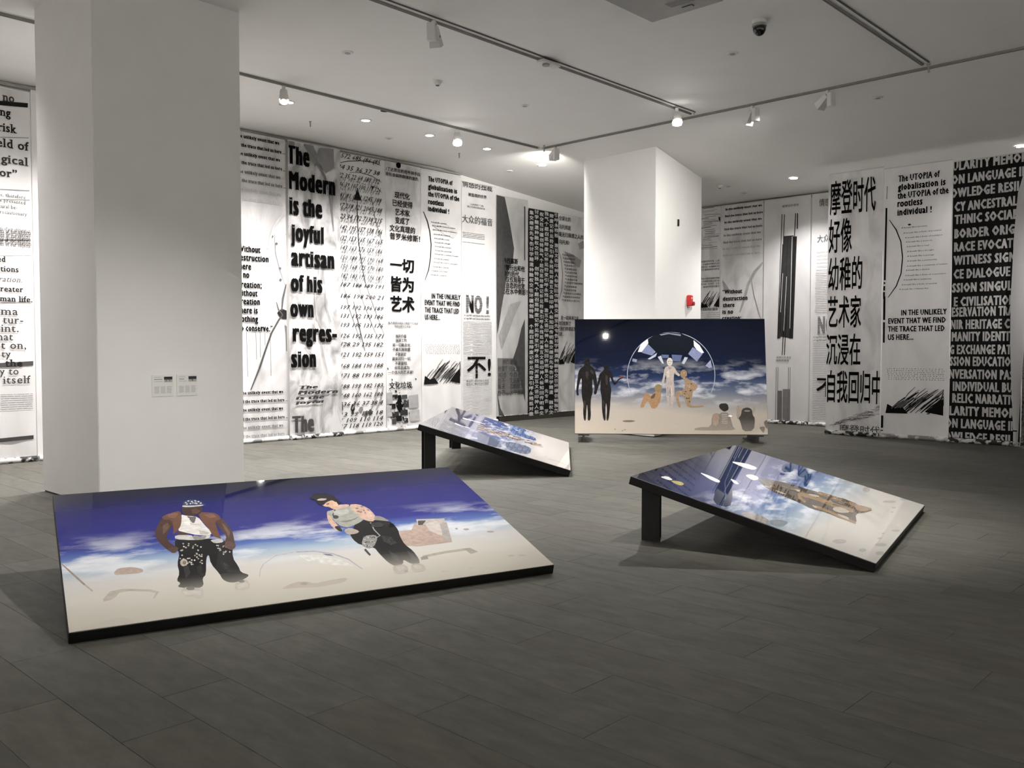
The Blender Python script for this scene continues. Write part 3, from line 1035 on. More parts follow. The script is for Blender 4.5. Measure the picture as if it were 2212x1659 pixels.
  [[[0.092,2.591],[0.826,2.616],[0.826,2.612],[0.092,2.586]],1],
  [[[0.092,2.568],[0.826,2.593],[0.826,2.588],[0.092,2.564]],1],
  [[[0.092,2.545],[0.826,2.569],[0.826,2.565],[0.092,2.541]],1],
  [[[0.092,2.523],[0.826,2.546],[0.826,2.542],[0.092,2.518]],1],
  [[[0.092,2.5],[0.826,2.523],[0.826,2.519],[0.092,2.496]],1],
  [[[0.092,2.477],[0.826,2.5],[0.826,2.495],[0.092,2.473]],1],
  [[[0.092,2.455],[0.826,2.476],[0.826,2.472],[0.092,2.451]],1],
  [[[0.092,2.432],[0.826,2.453],[0.826,2.449],[0.092,2.428]],1],
 ],
},
"B7": {
 "p": [
  [[[-0.031,5.056],[0.258,5.042],[0.414,4.522],[0.563,3.926],[0.528,3.652],[0.33,3.333],[0.257,2.958],[0.159,2.549],[0.072,2.143],[0.014,1.974]],0.3],
  [[[0.932,2.333],[0.815,2.123],[0.678,1.742],[0.503,1.382],[0.704,1.121],[0.857,0.702],[0.934,0.42]],0.32],
  [[[0.023,1.436],[0.856,1.431],[0.882,0.631],[0.037,0.66]],0.5],
  [[[0.905,4.917],[0.941,4.904],[0.942,3.682],[0.916,3.68]],0.25],
  [[[0.013,0.661],[0.07,0.151],[0.255,0.125],[0.109,0.319]],0.35],
  [[[0.062,1.941],[0.453,2.661],[0.804,2.744],[0.503,2.288],[0.158,1.638]],0.72],
 ],
 "t": [
  ["纳西塞斯",0.184,3.567,0.509,0.122,0.04,1.0],
  ["他要繁衍出和他",0.029,3.417,0.897,0.122,0.04,1.0],
  ["相像的后代.",0.053,3.28,0.7,0.122,0.04,1.0],
  ["而不仅仅局限于",0.029,3.152,0.897,0.122,0.04,1.0],
  ["每天自恋的欣赏",0.029,3.016,0.898,0.122,0.04,1.0],
  ["自己在水中倒影！",0.029,2.885,0.98,0.123,0.04,1.0],
  ["纳西塞斯",0.183,1.297,0.461,0.116,0.3,0.5],
  ["他要繁衍出和他",0.027,1.139,0.849,0.116,0.3,0.5],
  ["相像的自己",0.051,0.999,0.764,0.116,0.3,0.5],
  ["而不仅仅局限于",0.027,0.869,0.85,0.116,0.3,0.5],
  ["每天自恋的欣赏",0.027,0.742,0.86,0.116,0.3,0.5],
  ["自己在水中倒影",0.027,0.597,0.881,0.117,0.3,0.5],
 ],
},
"B9": {
 "t": [
  ["全球化的",-0.011,4.727,0.44,0.105,0.08,0.7],
  ["乌托邦是",0.001,4.522,0.44,0.105,0.08,0.7],
  ["毫无归属感之人的",-0.01,4.345,0.935,0.106,0.08,0.7],
  ["乌托邦!",0.002,4.161,0.383,0.105,0.08,0.7],
  ["在一切未来之中",0.08,2.353,0.66,0.095,0.08,0.7],
  ["我们找到了",-0.043,2.217,0.492,0.095,0.08,0.7],
  ["把我们带到这里的",-0.042,2.088,0.783,0.095,0.08,0.7],
  ["踪迹…",-0.042,1.96,0.253,0.094,0.08,0.7],
  ["全球化的",-0.039,1.035,0.447,0.106,0.08,0.7],
  ["乌托邦是",-0.039,0.852,0.448,0.106,0.08,0.7],
  ["毫无归属感之人的",-0.038,0.649,0.785,0.107,0.08,0.7],
  ["乌托邦!",-0.037,0.469,0.396,0.106,0.08,0.7],
  ["气息就如承诺",0.114,3.887,0.456,0.051,0.2,0.2],
  ["气息就如保护层",0.142,3.805,0.457,0.051,0.2,0.2],
  ["气息就如抵抗力",0.167,3.723,0.457,0.051,0.2,0.2],
  ["气息就如记忆",0.19,3.64,0.458,0.051,0.2,0.2],
  ["气息就如道路",0.208,3.557,0.459,0.051,0.2,0.2],
  ["气息就如思想",0.221,3.473,0.459,0.051,0.2,0.2],
  ["气息就如伴侣",0.228,3.389,0.46,0.051,0.2,0.2],
  ["气息就如手语",0.228,3.305,0.46,0.051,0.2,0.2],
  ["气息就如气喘的瞬间",0.222,3.225,0.665,0.051,0.2,0.2],
  ["气息就如影像",0.21,3.135,0.459,0.051,0.2,0.2],
  ["气息就如守候",0.192,3.049,0.459,0.051,0.2,0.2],
  ["气息就如见证的瞬间",0.17,2.968,0.663,0.051,0.2,0.2],
  ["气息就如生命的残存",0.145,2.883,0.662,0.051,0.2,0.2],
  ["气息就如人类行为",0.118,2.797,0.661,0.051,0.2,0.2],
  ["气息就如承诺",0.031,0.175,0.462,0.051,0.2,0.2],
 ],
 "r": [
  [[[-0.065,4.089],[0.075,3.848],[0.144,3.456],[0.106,3.056],[-0.061,2.666]],0.0143,0.15],
 ],
 "g": [
  [-0.057,0.657,1.275,1.821,8,26],
 ],
 "p": [
  [[[0.187,4.002],[0.501,3.954],[0.851,3.834],[0.793,3.645],[0.501,3.735]],0.7],
  [[[0.731,4.23],[0.937,4.322],[0.968,4.139],[0.791,4.088]],0.7],
 ],
},
"R0": {
 "r": [
  [[[0.629,4.915],[0.919,4.912]],0.0216,0.4],
  [[[0.677,4.864],[0.997,4.857]],0.0118,0.65],
  [[[0.631,4.833],[0.929,4.835]],0.0127,0.5],
  [[[0.628,4.788],[1.035,4.775]],0.009,0.75],
  [[[0.661,4.766],[1.094,4.741]],0.0209,0.65],
  [[[0.68,4.711],[0.977,4.714]],0.0175,0.5],
  [[[0.574,4.681],[0.79,4.679]],0.0293,0.65],
  [[[0.672,4.636],[0.977,4.639]],0.0204,0.75],
  [[[0.638,4.606],[1.096,4.591]],0.0285,0.55],
  [[[0.649,4.558],[0.873,4.571]],0.0293,0.75],
  [[[0.655,4.53],[0.894,4.54]],0.0204,0.55],
  [[[0.625,4.505],[1.0,4.495]],0.0153,0.4],
  [[[0.583,4.465],[0.849,4.472]],0.0273,0.4],
  [[[0.662,4.416],[0.954,4.416]],0.0199,0.55],
  [[[0.693,4.378],[0.963,4.369]],0.021,0.4],
  [[[0.69,4.33],[0.954,4.327]],0.023,0.55],
  [[[0.689,4.307],[1.144,4.29]],0.0179,0.75],
  [[[0.677,4.269],[1.065,4.252]],0.0294,0.75],
  [[[0.647,4.237],[1.046,4.238]],0.0174,0.55],
  [[[0.637,4.194],[0.812,4.204]],0.0206,0.4],
  [[[0.642,4.16],[0.857,4.171]],0.015,0.55],
  [[[0.612,4.118],[1.009,4.116]],0.008,0.4],
  [[[0.569,4.077],[0.86,4.083]],0.0143,0.75],
  [[[0.614,4.05],[0.886,4.052]],0.021,0.55],
  [[[0.581,4.005],[1.013,4.007]],0.023,0.5],
  [[[0.596,3.977],[1.025,3.963]],0.0118,0.65],
 ],
 "p": [
  [[[1.043,4.686],[1.102,4.662],[1.128,4.585],[1.087,4.552],[1.044,4.631]],0.15],
 ],
 "t": [
  ["是最新的哲学者 · 心灵",0.592,3.662,0.487,0.041,0.2,0.2],
  ["、在温暖中燃着大山的",0.592,3.598,0.487,0.041,0.2,0.2],
  ["男男女女 · 在酒国现代的",0.593,3.535,0.487,0.041,0.2,0.2],
  ["它们展现世界的原型",0.594,3.471,0.487,0.041,0.2,0.2],
  ["无证人悄然变幽暗的情绪",0.596,3.265,0.487,0.041,0.2,0.2],
  ["一向路障的道路上路行走",0.596,3.201,0.487,0.041,0.2,0.2],
  ["在他旁 · 示发觉 · 又次",0.597,3.137,0.487,0.041,0.2,0.2],
  ["、重现的梦想的曙光",0.597,3.074,0.487,0.041,0.2,0.2],
  ["改变敲响的警钟",0.567,2.534,0.484,0.064,0.1,0.5],
 ],
 "g": [
  [0.593,1.089,2.605,2.999,12,24],
 ],
 "d": [
  [0.594,1.0903,2.488,2.3554,4,3,0.0076,0.6,0.0856,0.2567,0.0214],
 ],
},
"R1": {
 "t": [
  ["In the unlikely event that we",0.126,4.808,0.905,0.047,0,1],
  ["find the trace that led us here ...",0.111,4.654,1.019,0.047,0,1],
  ["In the unlikely event that we",0.1,4.513,0.927,0.047,0.2,1],
  ["find the trace that led us here ...",0.093,4.358,1.025,0.047,0.32,1],
  ["In the unlikely event that we",0.082,4.217,0.928,0.047,0.6,1],
  ["find the trace that led us here ...",0.071,4.059,1.039,0.047,0.66,1],
  ["In the unlikely event that we",0.068,3.913,0.93,0.047,0.9,1],
  ["find the trace that led us here ...",0.065,3.765,1.009,0.047,0.93,1],
  ["“Without",0.061,2.91,0.506,0.088,0.02,1],
  ["destruction",0.076,2.752,0.626,0.088,0.02,1],
  ["there",0.077,2.603,0.298,0.089,0.02,1],
  ["is no",0.07,2.452,0.27,0.089,0.02,1],
  ["creation;",0.063,2.306,0.49,0.089,0.02,1],
 ],
 "r": [
  [[[1.072,3.571],[0.862,3.369],[0.706,3.088],[0.629,2.801],[0.511,2.477]],0.0644,0.78],
  [[[0.784,3.229],[0.848,2.864],[0.971,2.463],[1.032,2.299]],0.0145,0.55],
 ],
 "p": [
  [[[0.058,3.232],[0.185,3.078],[0.24,2.965],[0.094,3.008]],0.7],
 ],
},
"R2": {
 "t": [
  ["被禁忌的语言",0.434,4.722,0.379,0.049,0.45,0.4],
  ["被遗忘的语言",0.33,1.437,0.351,0.042,0.55,0.4],
  ["消失的语言",0.323,1.366,0.31,0.046,0.2,0.4],
 ],
 "p": [
  [[[0.469,4.1],[0.7,4.097],[0.668,1.871],[0.419,1.916]],0.22],
  [[[0.7,4.072],[0.774,4.073],[0.713,1.871],[0.627,1.871]],0.15],
  [[[0.444,3.926],[0.486,3.923],[0.401,1.874],[0.351,1.874]],0.2],
  [[[0.421,4.578],[0.436,4.576],[0.359,1.874],[0.344,1.874]],0.1],
  [[[0.474,4.573],[0.489,4.571],[0.42,1.88],[0.405,1.881]],0.1],
  [[[0.729,4.57],[0.748,4.568],[0.655,1.878],[0.637,1.878]],0.1],
  [[[0.772,4.566],[0.794,4.563],[0.791,4.227],[0.769,4.23]],0.1],
  [[[0.659,4.083],[0.667,4.082],[0.642,1.878],[0.635,1.878]],0.1],
  [[[0.562,4.092],[0.57,4.091],[0.507,1.88],[0.499,1.88]],0.1],
  [[[0.497,2.515],[0.516,2.515],[0.479,1.508],[0.46,1.508]],0.1],
  [[[0.554,2.513],[0.573,2.513],[0.532,1.508],[0.513,1.508]],0.1],
  [[[0.666,4.082],[0.675,4.082],[0.648,2.089],[0.639,2.089]],1],
  [[[0.55,3.217],[0.559,3.216],[0.505,2.039],[0.497,2.039]],1],
  [[[0.459,3.292],[0.467,3.292],[0.425,2.447],[0.416,2.447]],1],
  [[[0.377,0.725],[0.479,0.728],[0.48,0.034],[0.374,0.028]],0.5],
  [[[0.494,0.764],[0.667,0.769],[0.669,0.044],[0.495,0.035]],0.55],
  [[[0.321,1.24],[0.332,1.241],[0.331,0.026],[0.32,0.025]],0.45],
  [[[0.363,1.241],[0.374,1.241],[0.374,0.028],[0.362,0.027]],0.45],
  [[[0.616,1.244],[0.628,1.244],[0.627,0.042],[0.616,0.041]],0.45],
  [[[0.654,1.245],[0.665,1.245],[0.665,0.044],[0.654,0.044]],0.45],
 ],
},
"R3": {
 "t": [
  ["情感的独裁",0.166,4.648,0.624,0.155,0.3,0],
  ["大众的福音",0.133,3.898,0.668,0.149,0.45,0],
  ["NO !",0.166,1.975,0.491,0.351,0.05,2],
  ["« I say NO and I know this world »",0.077,1.88,0.616,0.034,0.2,0.6],
  ["« I say NO and I know this world »",0.078,1.812,0.616,0.034,0.2,0.6],
  ["不!",0.155,0.632,0.555,0.403,0.05,0.9],
 ],
 "d": [
  [0.1144,0.7706,3.6921,3.3153,6,3,0.0068,0.6,0.1047,0.2792,0.0209],
  [0.0951,0.7766,3.2653,2.4235,24,5,0.0069,0.68,0.1048,0.3145,0.0175],
  [0.061,0.7974,1.7695,0.1423,44,6,0.0069,0.72,0.1052,0.3156,0.0175],
 ],
 "p": [
  [[[0.144,2.312],[0.67,2.299],[0.67,2.29],[0.144,2.304]],1],
  [[[0.144,2.285],[0.67,2.272],[0.67,2.263],[0.144,2.276]],1],
  [[[0.144,2.257],[0.671,2.245],[0.671,2.236],[0.144,2.249]],1],
  [[[0.145,2.23],[0.671,2.218],[0.671,2.21],[0.145,2.221]],1],
  [[[0.145,2.202],[0.671,2.191],[0.672,2.183],[0.145,2.194]],1],
  [[[0.145,2.175],[0.672,2.164],[0.672,2.156],[0.145,2.166]],1],
  [[[0.146,2.147],[0.672,2.137],[0.672,2.129],[0.146,2.139]],1],
  [[[0.146,2.12],[0.673,2.11],[0.673,2.102],[0.146,2.111]],1],
  [[[0.146,2.092],[0.673,2.083],[0.673,2.075],[0.147,2.084]],1],
  [[[0.147,2.065],[0.673,2.056],[0.673,2.048],[0.147,2.056]],1],
  [[[0.147,2.037],[0.674,2.029],[0.674,2.021],[0.147,2.029]],1],
  [[[0.148,2.01],[0.674,2.002],[0.674,1.994],[0.148,2.001]],1],
  [[[0.148,1.982],[0.674,1.975],[0.675,1.967],[0.148,1.974]],1],
 ],
},
"Q1": {
 "t": [
  ["摩登时代",0.038,4.194,0.867,0.61,0.02,0.8],
  ["好像",0.025,3.476,0.445,0.608,0.02,0.8],
  ["幼稚的",0.023,2.759,0.653,0.594,0.02,0.8],
  ["艺术家",0.021,2.049,0.641,0.571,0.02,0.8],
  ["沉浸在",-0.001,1.339,0.664,0.564,0.02,0.8],
  ["自我回归中",0.029,0.622,1.044,0.582,0.02,0.8],
  ["摩登时代",0.281,0.031,0.775,0.164,0.3,0.4],
 ],
 "r": [
  [[[0.285,0.204],[0.322,0.236],[0.389,0.242]],0.0095,0.3],
  [[[0.443,0.335],[0.504,0.354],[0.592,0.334]],0.006,0.4],
  [[[0.291,0.272],[0.338,0.292],[0.472,0.306]],0.0044,0.4],
  [[[0.165,0.175],[0.22,0.213],[0.272,0.225]],0.0051,0.3],
  [[[0.532,0.311],[0.619,0.34],[0.638,0.359]],0.0091,0.4],
  [[[0.714,0.433],[0.797,0.456],[0.86,0.459]],0.0068,0.4],
  [[[0.2,0.19],[0.236,0.221],[0.364,0.187]],0.0086,0.5],
  [[[0.645,0.388],[0.696,0.402],[0.799,0.392]],0.0085,0.5],
  [[[0.574,0.357],[0.661,0.374],[0.687,0.407]],0.0052,0.4],
  [[[0.832,0.383],[0.871,0.401],[0.939,0.394]],0.0091,0.3],
  [[[0.952,0.527],[0.986,0.561],[1.077,0.528]],0.0068,0.3],
  [[[0.204,0.203],[0.26,0.21],[0.307,0.212]],0.004,0.5],
  [[[0.174,0.195],[0.227,0.232],[0.319,0.206]],0.0094,0.3],
  [[[0.251,0.197],[0.303,0.227],[0.358,0.232]],0.0056,0.4],
  [[[0.077,0.146],[0.121,0.185],[0.178,0.139]],0.0082,0.5],
  [[[0.234,0.228],[0.292,0.237],[0.349,0.268]],0.0084,0.3],
  [[[0.426,0.321],[0.501,0.352],[0.588,0.344]],0.0043,0.4],
  [[[0.592,0.314],[0.649,0.32],[0.689,0.359]],0.0049,0.3],
  [[[0.72,0.381],[0.749,0.397],[0.852,0.428]],0.0091,0.5],
  [[[0.536,0.307],[0.578,0.319],[0.679,0.316]],0.0074,0.3],
  [[[0.342,0.273],[0.376,0.288],[0.523,0.304]],0.0074,0.3],
  [[[0.577,0.293],[0.629,0.335],[0.749,0.317]],0.0072,0.4],
  [[[0.786,0.444],[0.868,0.455],[0.912,0.437]],0.0084,0.4],
  [[[0.265,0.236],[0.319,0.277],[0.411,0.248]],0.0058,0.5],
  [[[0.628,0.375],[0.683,0.398],[0.77,0.378]],0.0052,0.3],
  [[[0.533,0.29],[0.625,0.327],[0.685,0.294]],0.0093,0.4],
  [[[0.805,0.424],[0.85,0.462],[0.934,0.454]],0.0091,0.5],
  [[[0.754,0.437],[0.834,0.465],[0.922,0.469]],0.0081,0.3],
  [[[0.432,0.276],[0.512,0.322],[0.614,0.284]],0.0045,0.5],
  [[[0.252,0.24],[0.287,0.261],[0.412,0.278]],0.007,0.3],
  [[[0.63,0.322],[0.701,0.339],[0.727,0.317]],0.0085,0.5],
  [[[0.806,0.361],[0.838,0.372],[0.901,0.364]],0.0049,0.5],
  [[[0.404,0.294],[0.467,0.302],[0.567,0.328]],0.0047,0.4],
  [[[0.883,0.501],[0.956,0.507],[1.022,0.548]],0.0088,0.4],
  [[[0.756,0.455],[0.786,0.479],[0.915,0.458]],0.0068,0.4],
  [[[0.348,0.279],[0.41,0.287],[0.51,0.329]],0.0046,0.5],
  [[[0.198,0.215],[0.254,0.225],[0.367,0.268]],0.0089,0.5],
  [[[0.684,0.405],[0.764,0.427],[0.84,0.414]],0.0058,0.5],
  [[[0.962,0.483],[1.012,0.519],[1.099,0.516]],0.0074,0.4],
  [[[0.831,0.389],[0.876,0.418],[0.969,0.394]],0.0065,0.3],
  [[[0.595,0.36],[0.632,0.382],[0.732,0.396]],0.0039,0.4],
  [[[0.539,0.349],[0.592,0.352],[0.726,0.354]],0.0038,0.3],
  [[[0.488,0.268],[0.567,0.307],[0.635,0.287]],0.0087,0.4],
  [[[0.974,0.554],[1.039,0.583],[1.153,0.586]],0.0089,0.5],
  [[[0.17,0.175],[0.242,0.199],[0.322,0.173]],0.0081,0.4],
  [[[0.421,0.275],[0.452,0.282],[0.582,0.275]],0.0055,0.3],
  [[[0.941,0.472],[0.998,0.494],[1.047,0.515]],0.0052,0.3],
  [[[0.787,0.388],[0.852,0.401],[0.955,0.424]],0.0085,0.4],
  [[[0.673,0.424],[0.759,0.446],[0.779,0.416]],0.0043,0.5],
  [[[0.624,0.364],[0.682,0.382],[0.768,0.374]],0.0047,0.3],
  [[[0.537,0.373],[0.601,0.404],[0.659,0.417]],0.006,0.3],
  [[[0.937,0.542],[0.992,0.578],[1.056,0.591]],0.0037,0.3],
  [[[0.746,0.394],[0.815,0.398],[0.912,0.428]],0.0085,0.4],
  [[[0.292,0.215],[0.379,0.248],[0.437,0.257]],0.009,0.5],
  [[[0.818,0.439],[0.852,0.462],[0.916,0.45]],0.008,0.5],
  [[[0.718,0.341],[0.774,0.346],[0.848,0.354]],0.0092,0.4],
  [[[0.134,0.182],[0.211,0.196],[0.27,0.194]],0.0053,0.5],
  [[[0.33,0.289],[0.412,0.322],[0.491,0.331]],0.0044,0.5],
  [[[0.969,0.42],[1.059,0.431],[1.133,0.459]],0.0087,0.4],
  [[[0.394,0.275],[0.481,0.308],[0.575,0.278]],0.0093,0.5],
  [[[0.202,0.226],[0.237,0.25],[0.331,0.222]],0.007,0.3],
  [[[0.467,0.286],[0.556,0.305],[0.573,0.291]],0.0042,0.4],
  [[[0.969,0.537],[1.011,0.563],[1.135,0.534]],0.0059,0.4],
  [[[0.185,0.207],[0.271,0.239],[0.324,0.225]],0.0066,0.5],
  [[[0.728,0.354],[0.814,0.359],[0.821,0.362]],0.0075,0.4],
  [[[0.418,0.286],[0.485,0.315],[0.524,0.277]],0.0053,0.5],
  [[[0.101,0.182],[0.193,0.19],[0.231,0.192]],0.0091,0.5],
  [[[0.222,0.214],[0.304,0.245],[0.411,0.213]],0.0065,0.4],
  [[[0.609,0.381],[0.689,0.425],[0.774,0.432]],0.008,0.5],
  [[[0.444,0.298],[0.503,0.335],[0.553,0.344]],0.009,0.5],
 ],
},
"Q2": {
 "p": [
  [[[0.036,4.217],[0.068,4.213],[0.055,2.898],[0.023,2.9]],0.05],
  [[[0.054,4.61],[0.063,4.609],[0.06,4.376],[0.051,4.377]],0.05],
  [[[0.021,2.864],[0.047,2.863],[0.047,2.826],[0.022,2.828]],0.05],
  [[[0.017,2.792],[0.049,2.79],[0.047,2.709],[0.015,2.71]],0.05],
  [[[0.013,2.683],[0.046,2.682],[0.046,2.555],[0.014,2.556]],0.05],
  [[[0.02,2.605],[0.056,2.604],[0.057,2.169],[0.021,2.17]],0.05],
  [[[0.022,2.13],[0.054,2.129],[0.057,1.751],[0.024,1.751]],0.05],
  [[[0.016,0.408],[0.056,0.41],[0.056,0.181],[0.016,0.179]],0.05],
  [[[0.009,0.138],[0.056,0.141],[0.056,0.123],[0.01,0.12]],0.05],
  [[[0.431,3.881],[0.474,3.89],[0.5,3.866],[0.457,3.856]],0.1],
 ],
 "t": [
  ["The UTOPIA of",0.257,4.661,0.712,0.111,0.02,1],
  ["globalisation is",0.252,4.506,0.817,0.11,0.02,1],
  ["the UTOPIA of the",0.249,4.355,0.872,0.11,0.02,1],
  ["rootless",0.248,4.21,0.437,0.111,0.02,1],
  ["individual !",0.251,4.054,0.593,0.111,0.02,1],
  ["A breath like a promise",0.328,3.814,0.444,0.025,0.15,0.3],
  ["A breath like a form of presence",0.364,3.716,0.65,0.025,0.15,0.3],
  ["A breath like a form of resistance",0.392,3.63,0.641,0.025,0.15,0.3],
  ["A breath like a memory",0.41,3.552,0.45,0.025,0.15,0.3],
  ["A breath like a road",0.425,3.468,0.378,0.025,0.15,0.3],
  ["A breath like a thought",0.434,3.38,0.454,0.025,0.15,0.3],
  ["A breath like a passage",0.437,3.294,0.461,0.025,0.15,0.3],
  ["A breath like a partnership",0.436,3.208,0.512,0.025,0.15,0.3],
  ["A breath like a continuity of instants",0.434,3.117,0.688,0.025,0.15,0.3],
  ["A breath like a shadow",0.418,3.043,0.405,0.025,0.15,0.3],
  ["A breath like a form of conversation",0.402,2.95,0.699,0.025,0.15,0.3],
  ["A breath like a testimony",0.378,2.872,0.477,0.025,0.15,0.3],
  ["A breath like a form of survival",0.344,2.786,0.603,0.025,0.15,0.3],
  ["A breath like a Human Act",0.305,2.705,0.502,0.025,0.15,0.3],
  ["IN THE UNLIKELY",0.344,2.246,0.78,0.097,0.02,1],
  ["EVENT THAT WE FIND",0.114,2.1,0.997,0.097,0.02,1],
  ["THE TRACE THAT LED",0.111,1.953,0.983,0.098,0.02,1],
  ["US HERE...",0.113,1.803,0.458,0.099,0.02,1],
  ["The UTOPIA of",0.226,0.244,0.686,0.104,0.02,1],
  ["globalisation is",0.229,0.096,0.808,0.104,0.02,1],
  ["the UTOPIA of the",0.24,-0.042,0.872,0.103,0.02,1],
 ],
 "r": [
  [[[0.106,3.994],[0.232,3.802],[0.32,3.58],[0.354,3.292],[0.332,3.008],[0.248,2.78],[0.101,2.578]],0.0198,0.06],
 ],
 "d": [
  [0.0942,1.1049,1.2818,1.0871,7,4,0.0109,0.45,0.0086,0.024,0.0445],
 ],
 "g": [
  [0.093,1.094,0.455,0.95,6,46],
 ],
},
"Q3": {
 "t": [
  ["ULARITY MEMOR",-0.015,4.736,1.163,0.155,0.85,2],
  ["ON LANGUAGE IN",-0.027,4.501,1.194,0.155,0.85,2],
  ["OWLEDGE RESILI",-0.039,4.268,1.145,0.156,0.85,2],
  ["CY ANCESTRAL",0.03,4.028,0.983,0.156,0.85,2],
  ["THNIC SOCIABI",0.034,3.807,1.03,0.156,0.85,2],
  ["BORDER ORIGI",0.035,3.562,0.99,0.156,0.85,2],
  ["RACE EVOCATI",0.034,3.331,0.958,0.156,0.85,2],
  ["WITNESS SIGN",0.03,3.098,0.973,0.156,0.85,2],
  ["CE DIALOGUE I",0.034,2.86,0.967,0.157,0.85,2],
  ["SSION SINGUL",0.014,2.622,0.947,0.157,0.85,2],
  ["E CIVILISATION",0.047,2.38,0.962,0.157,0.85,2],
  ["ESERVATION TRA",0.017,2.2,0.967,0.157,0.85,2],
  ["NIR HERITAGE CU",0.001,1.983,1.017,0.157,0.85,2],
  ["MANITY IDENTIT",0.021,1.773,0.978,0.157,0.85,2],
  ["G EXCHANGE PATR",-0.008,1.548,1.041,0.157,0.85,2],
  ["SSION EDUCATION",-0.001,1.343,1.045,0.157,0.85,2],
  ["NVERSATION PAS",-0.008,1.12,1.012,0.158,0.85,2],
  ["INDIVIDUAL BU",0.057,0.906,0.936,0.158,0.85,2],
  ["RELIC NARRATIV",0.052,0.699,0.997,0.158,0.85,2],
  ["LARITY MEMOR",0.011,0.477,1.028,0.158,0.85,2],
  ["ON LANGUAGE IN",-0.051,0.259,1.123,0.158,0.85,2],
  ["OWLEDGE RESILI",-0.063,0.025,1.111,0.159,0.85,2],
 ],
},
"S0": {
 "t": [
  ["s no",0.632,5.111,0.25,0.121,0.25,1,{"sf":1}],
  ["ing",0.654,4.901,0.178,0.117,0.05,1,{"sf":1}],
  ["risk",0.659,4.684,0.248,0.121,0.08,1,{"sf":1}],
  ["eld of",0.645,4.466,0.416,0.122,0.15,1,{"sf":1}],
  ["gical",0.694,4.249,0.354,0.118,0.25,1,{"sf":1}],
  ["or”",0.673,4.056,0.225,0.114,0.2,1,{"sf":1}],
  ["e, therefore",0.676,3.773,0.326,0.051,0.25,0.3,{"sf":1}],
  ["e prevented.",0.666,3.695,0.35,0.051,0.25,0.3,{"sf":1}],
  ["tural be-",0.659,3.612,0.23,0.051,0.3,0.3,{"sf":1}],
  ["recautionary",0.663,3.533,0.353,0.051,0.3,0.3,{"sf":1}],
  ["ed",0.623,2.855,0.103,0.082,0.08,1,{"sf":1}],
  ["tions",0.656,2.72,0.234,0.083,0.08,1,{"sf":1}],
  ["ration.",0.639,2.577,0.304,0.079,0.35,0,{"sf":1,"sk":0.3}],
  ["reater",0.647,2.439,0.297,0.083,0.1,1,{"sf":1}],
  ["man life.",0.639,2.3,0.425,0.083,0.1,1,{"sf":1}],
  ["ma",0.644,2.11,0.226,0.109,0.25,0.5,{"sf":1}],
  ["tur-",0.674,1.989,0.261,0.109,0.25,0.5,{"sf":1}],
  ["int.",0.643,1.869,0.231,0.109,0.25,0.5,{"sf":1}],
  ["hat",0.593,1.749,0.206,0.109,0.25,0.5,{"sf":1}],
  ["t on,",0.644,1.629,0.322,0.109,0.25,0.5,{"sf":1}],
  ["ty",0.647,1.51,0.12,0.099,0.25,0.5,{"sf":1}],
  ["the",0.692,1.376,0.224,0.104,0.15,1,{"sf":1}],
  ["y to",0.61,1.262,0.253,0.103,0.25,0.5,{"sf":1}],
  ["itself",0.657,1.136,0.36,0.11,0.25,0.5,{"sf":1}],
  ["s no",0.575,0.382,0.304,0.1,0.4,1,{"sf":1}],
  ["ing",0.61,0.149,0.217,0.116,0.12,1,{"sf":1}],
  ["risk",0.658,0.041,0.264,0.07,0.3,1,{"sf":1}],
  ["conditions of our obliteration",0.517,3.296,0.539,0.055,0.1,0.5,{"sf":1}],
  ["nditions of our objects",0.524,3.266,0.539,0.055,0.1,0.5,{"sf":1}],
  ["conditions of our obliteration",0.537,3.236,0.52,0.055,0.1,0.5,{"sf":1}],
  ["nditions of our objects",0.54,3.205,0.507,0.055,0.1,0.5,{"sf":1}],
  ["conditions of our obliteration",0.531,3.175,0.529,0.055,0.1,0.5,{"sf":1}],
  ["nditions of our objects",0.514,3.143,0.537,0.055,0.1,0.5,{"sf":1}],
  ["conditions of our obliteration",0.514,3.113,0.55,0.055,0.1,0.5,{"sf":1}],
  ["nditions of our objects",0.523,3.082,0.528,0.055,0.1,0.5,{"sf":1}],
 ],
 "p": [
  [[[0.685,5.102],[1.061,5.143],[1.059,5.08],[0.684,5.04]],0.12],
  [[[0.613,1.428],[1.061,1.453],[1.059,1.389],[0.612,1.365]],0.35],
  [[[0.592,0.362],[1.046,0.38],[1.045,0.323],[0.591,0.307]],0.3],
  [[[0.693,4.601],[1.064,4.655],[1.064,4.647],[0.692,4.593]],0.5],
  [[[0.678,3.874],[1.059,3.904],[1.059,3.896],[0.678,3.866]],0.5],
  [[[0.676,3.733],[1.061,3.771],[1.06,3.763],[0.676,3.726]],0.5],
  [[[0.66,2.942],[1.06,2.973],[1.06,2.967],[0.66,2.936]],0.55],
  [[[0.665,3.167],[1.055,3.198],[1.055,3.188],[0.665,3.157]],0.3],
  [[[0.648,2.284],[1.058,2.308],[1.058,2.3],[0.647,2.276]],0.4],
 ],
 "d": [
  [0.6222,1.046,0.9834,0.776,8,3,0.0099,0.7,0.0365,0.1096,0.011],
 ],
},
}


LEFT_Y, BACK_X, RIGHT_X = 13.86, 18.2, 16.6
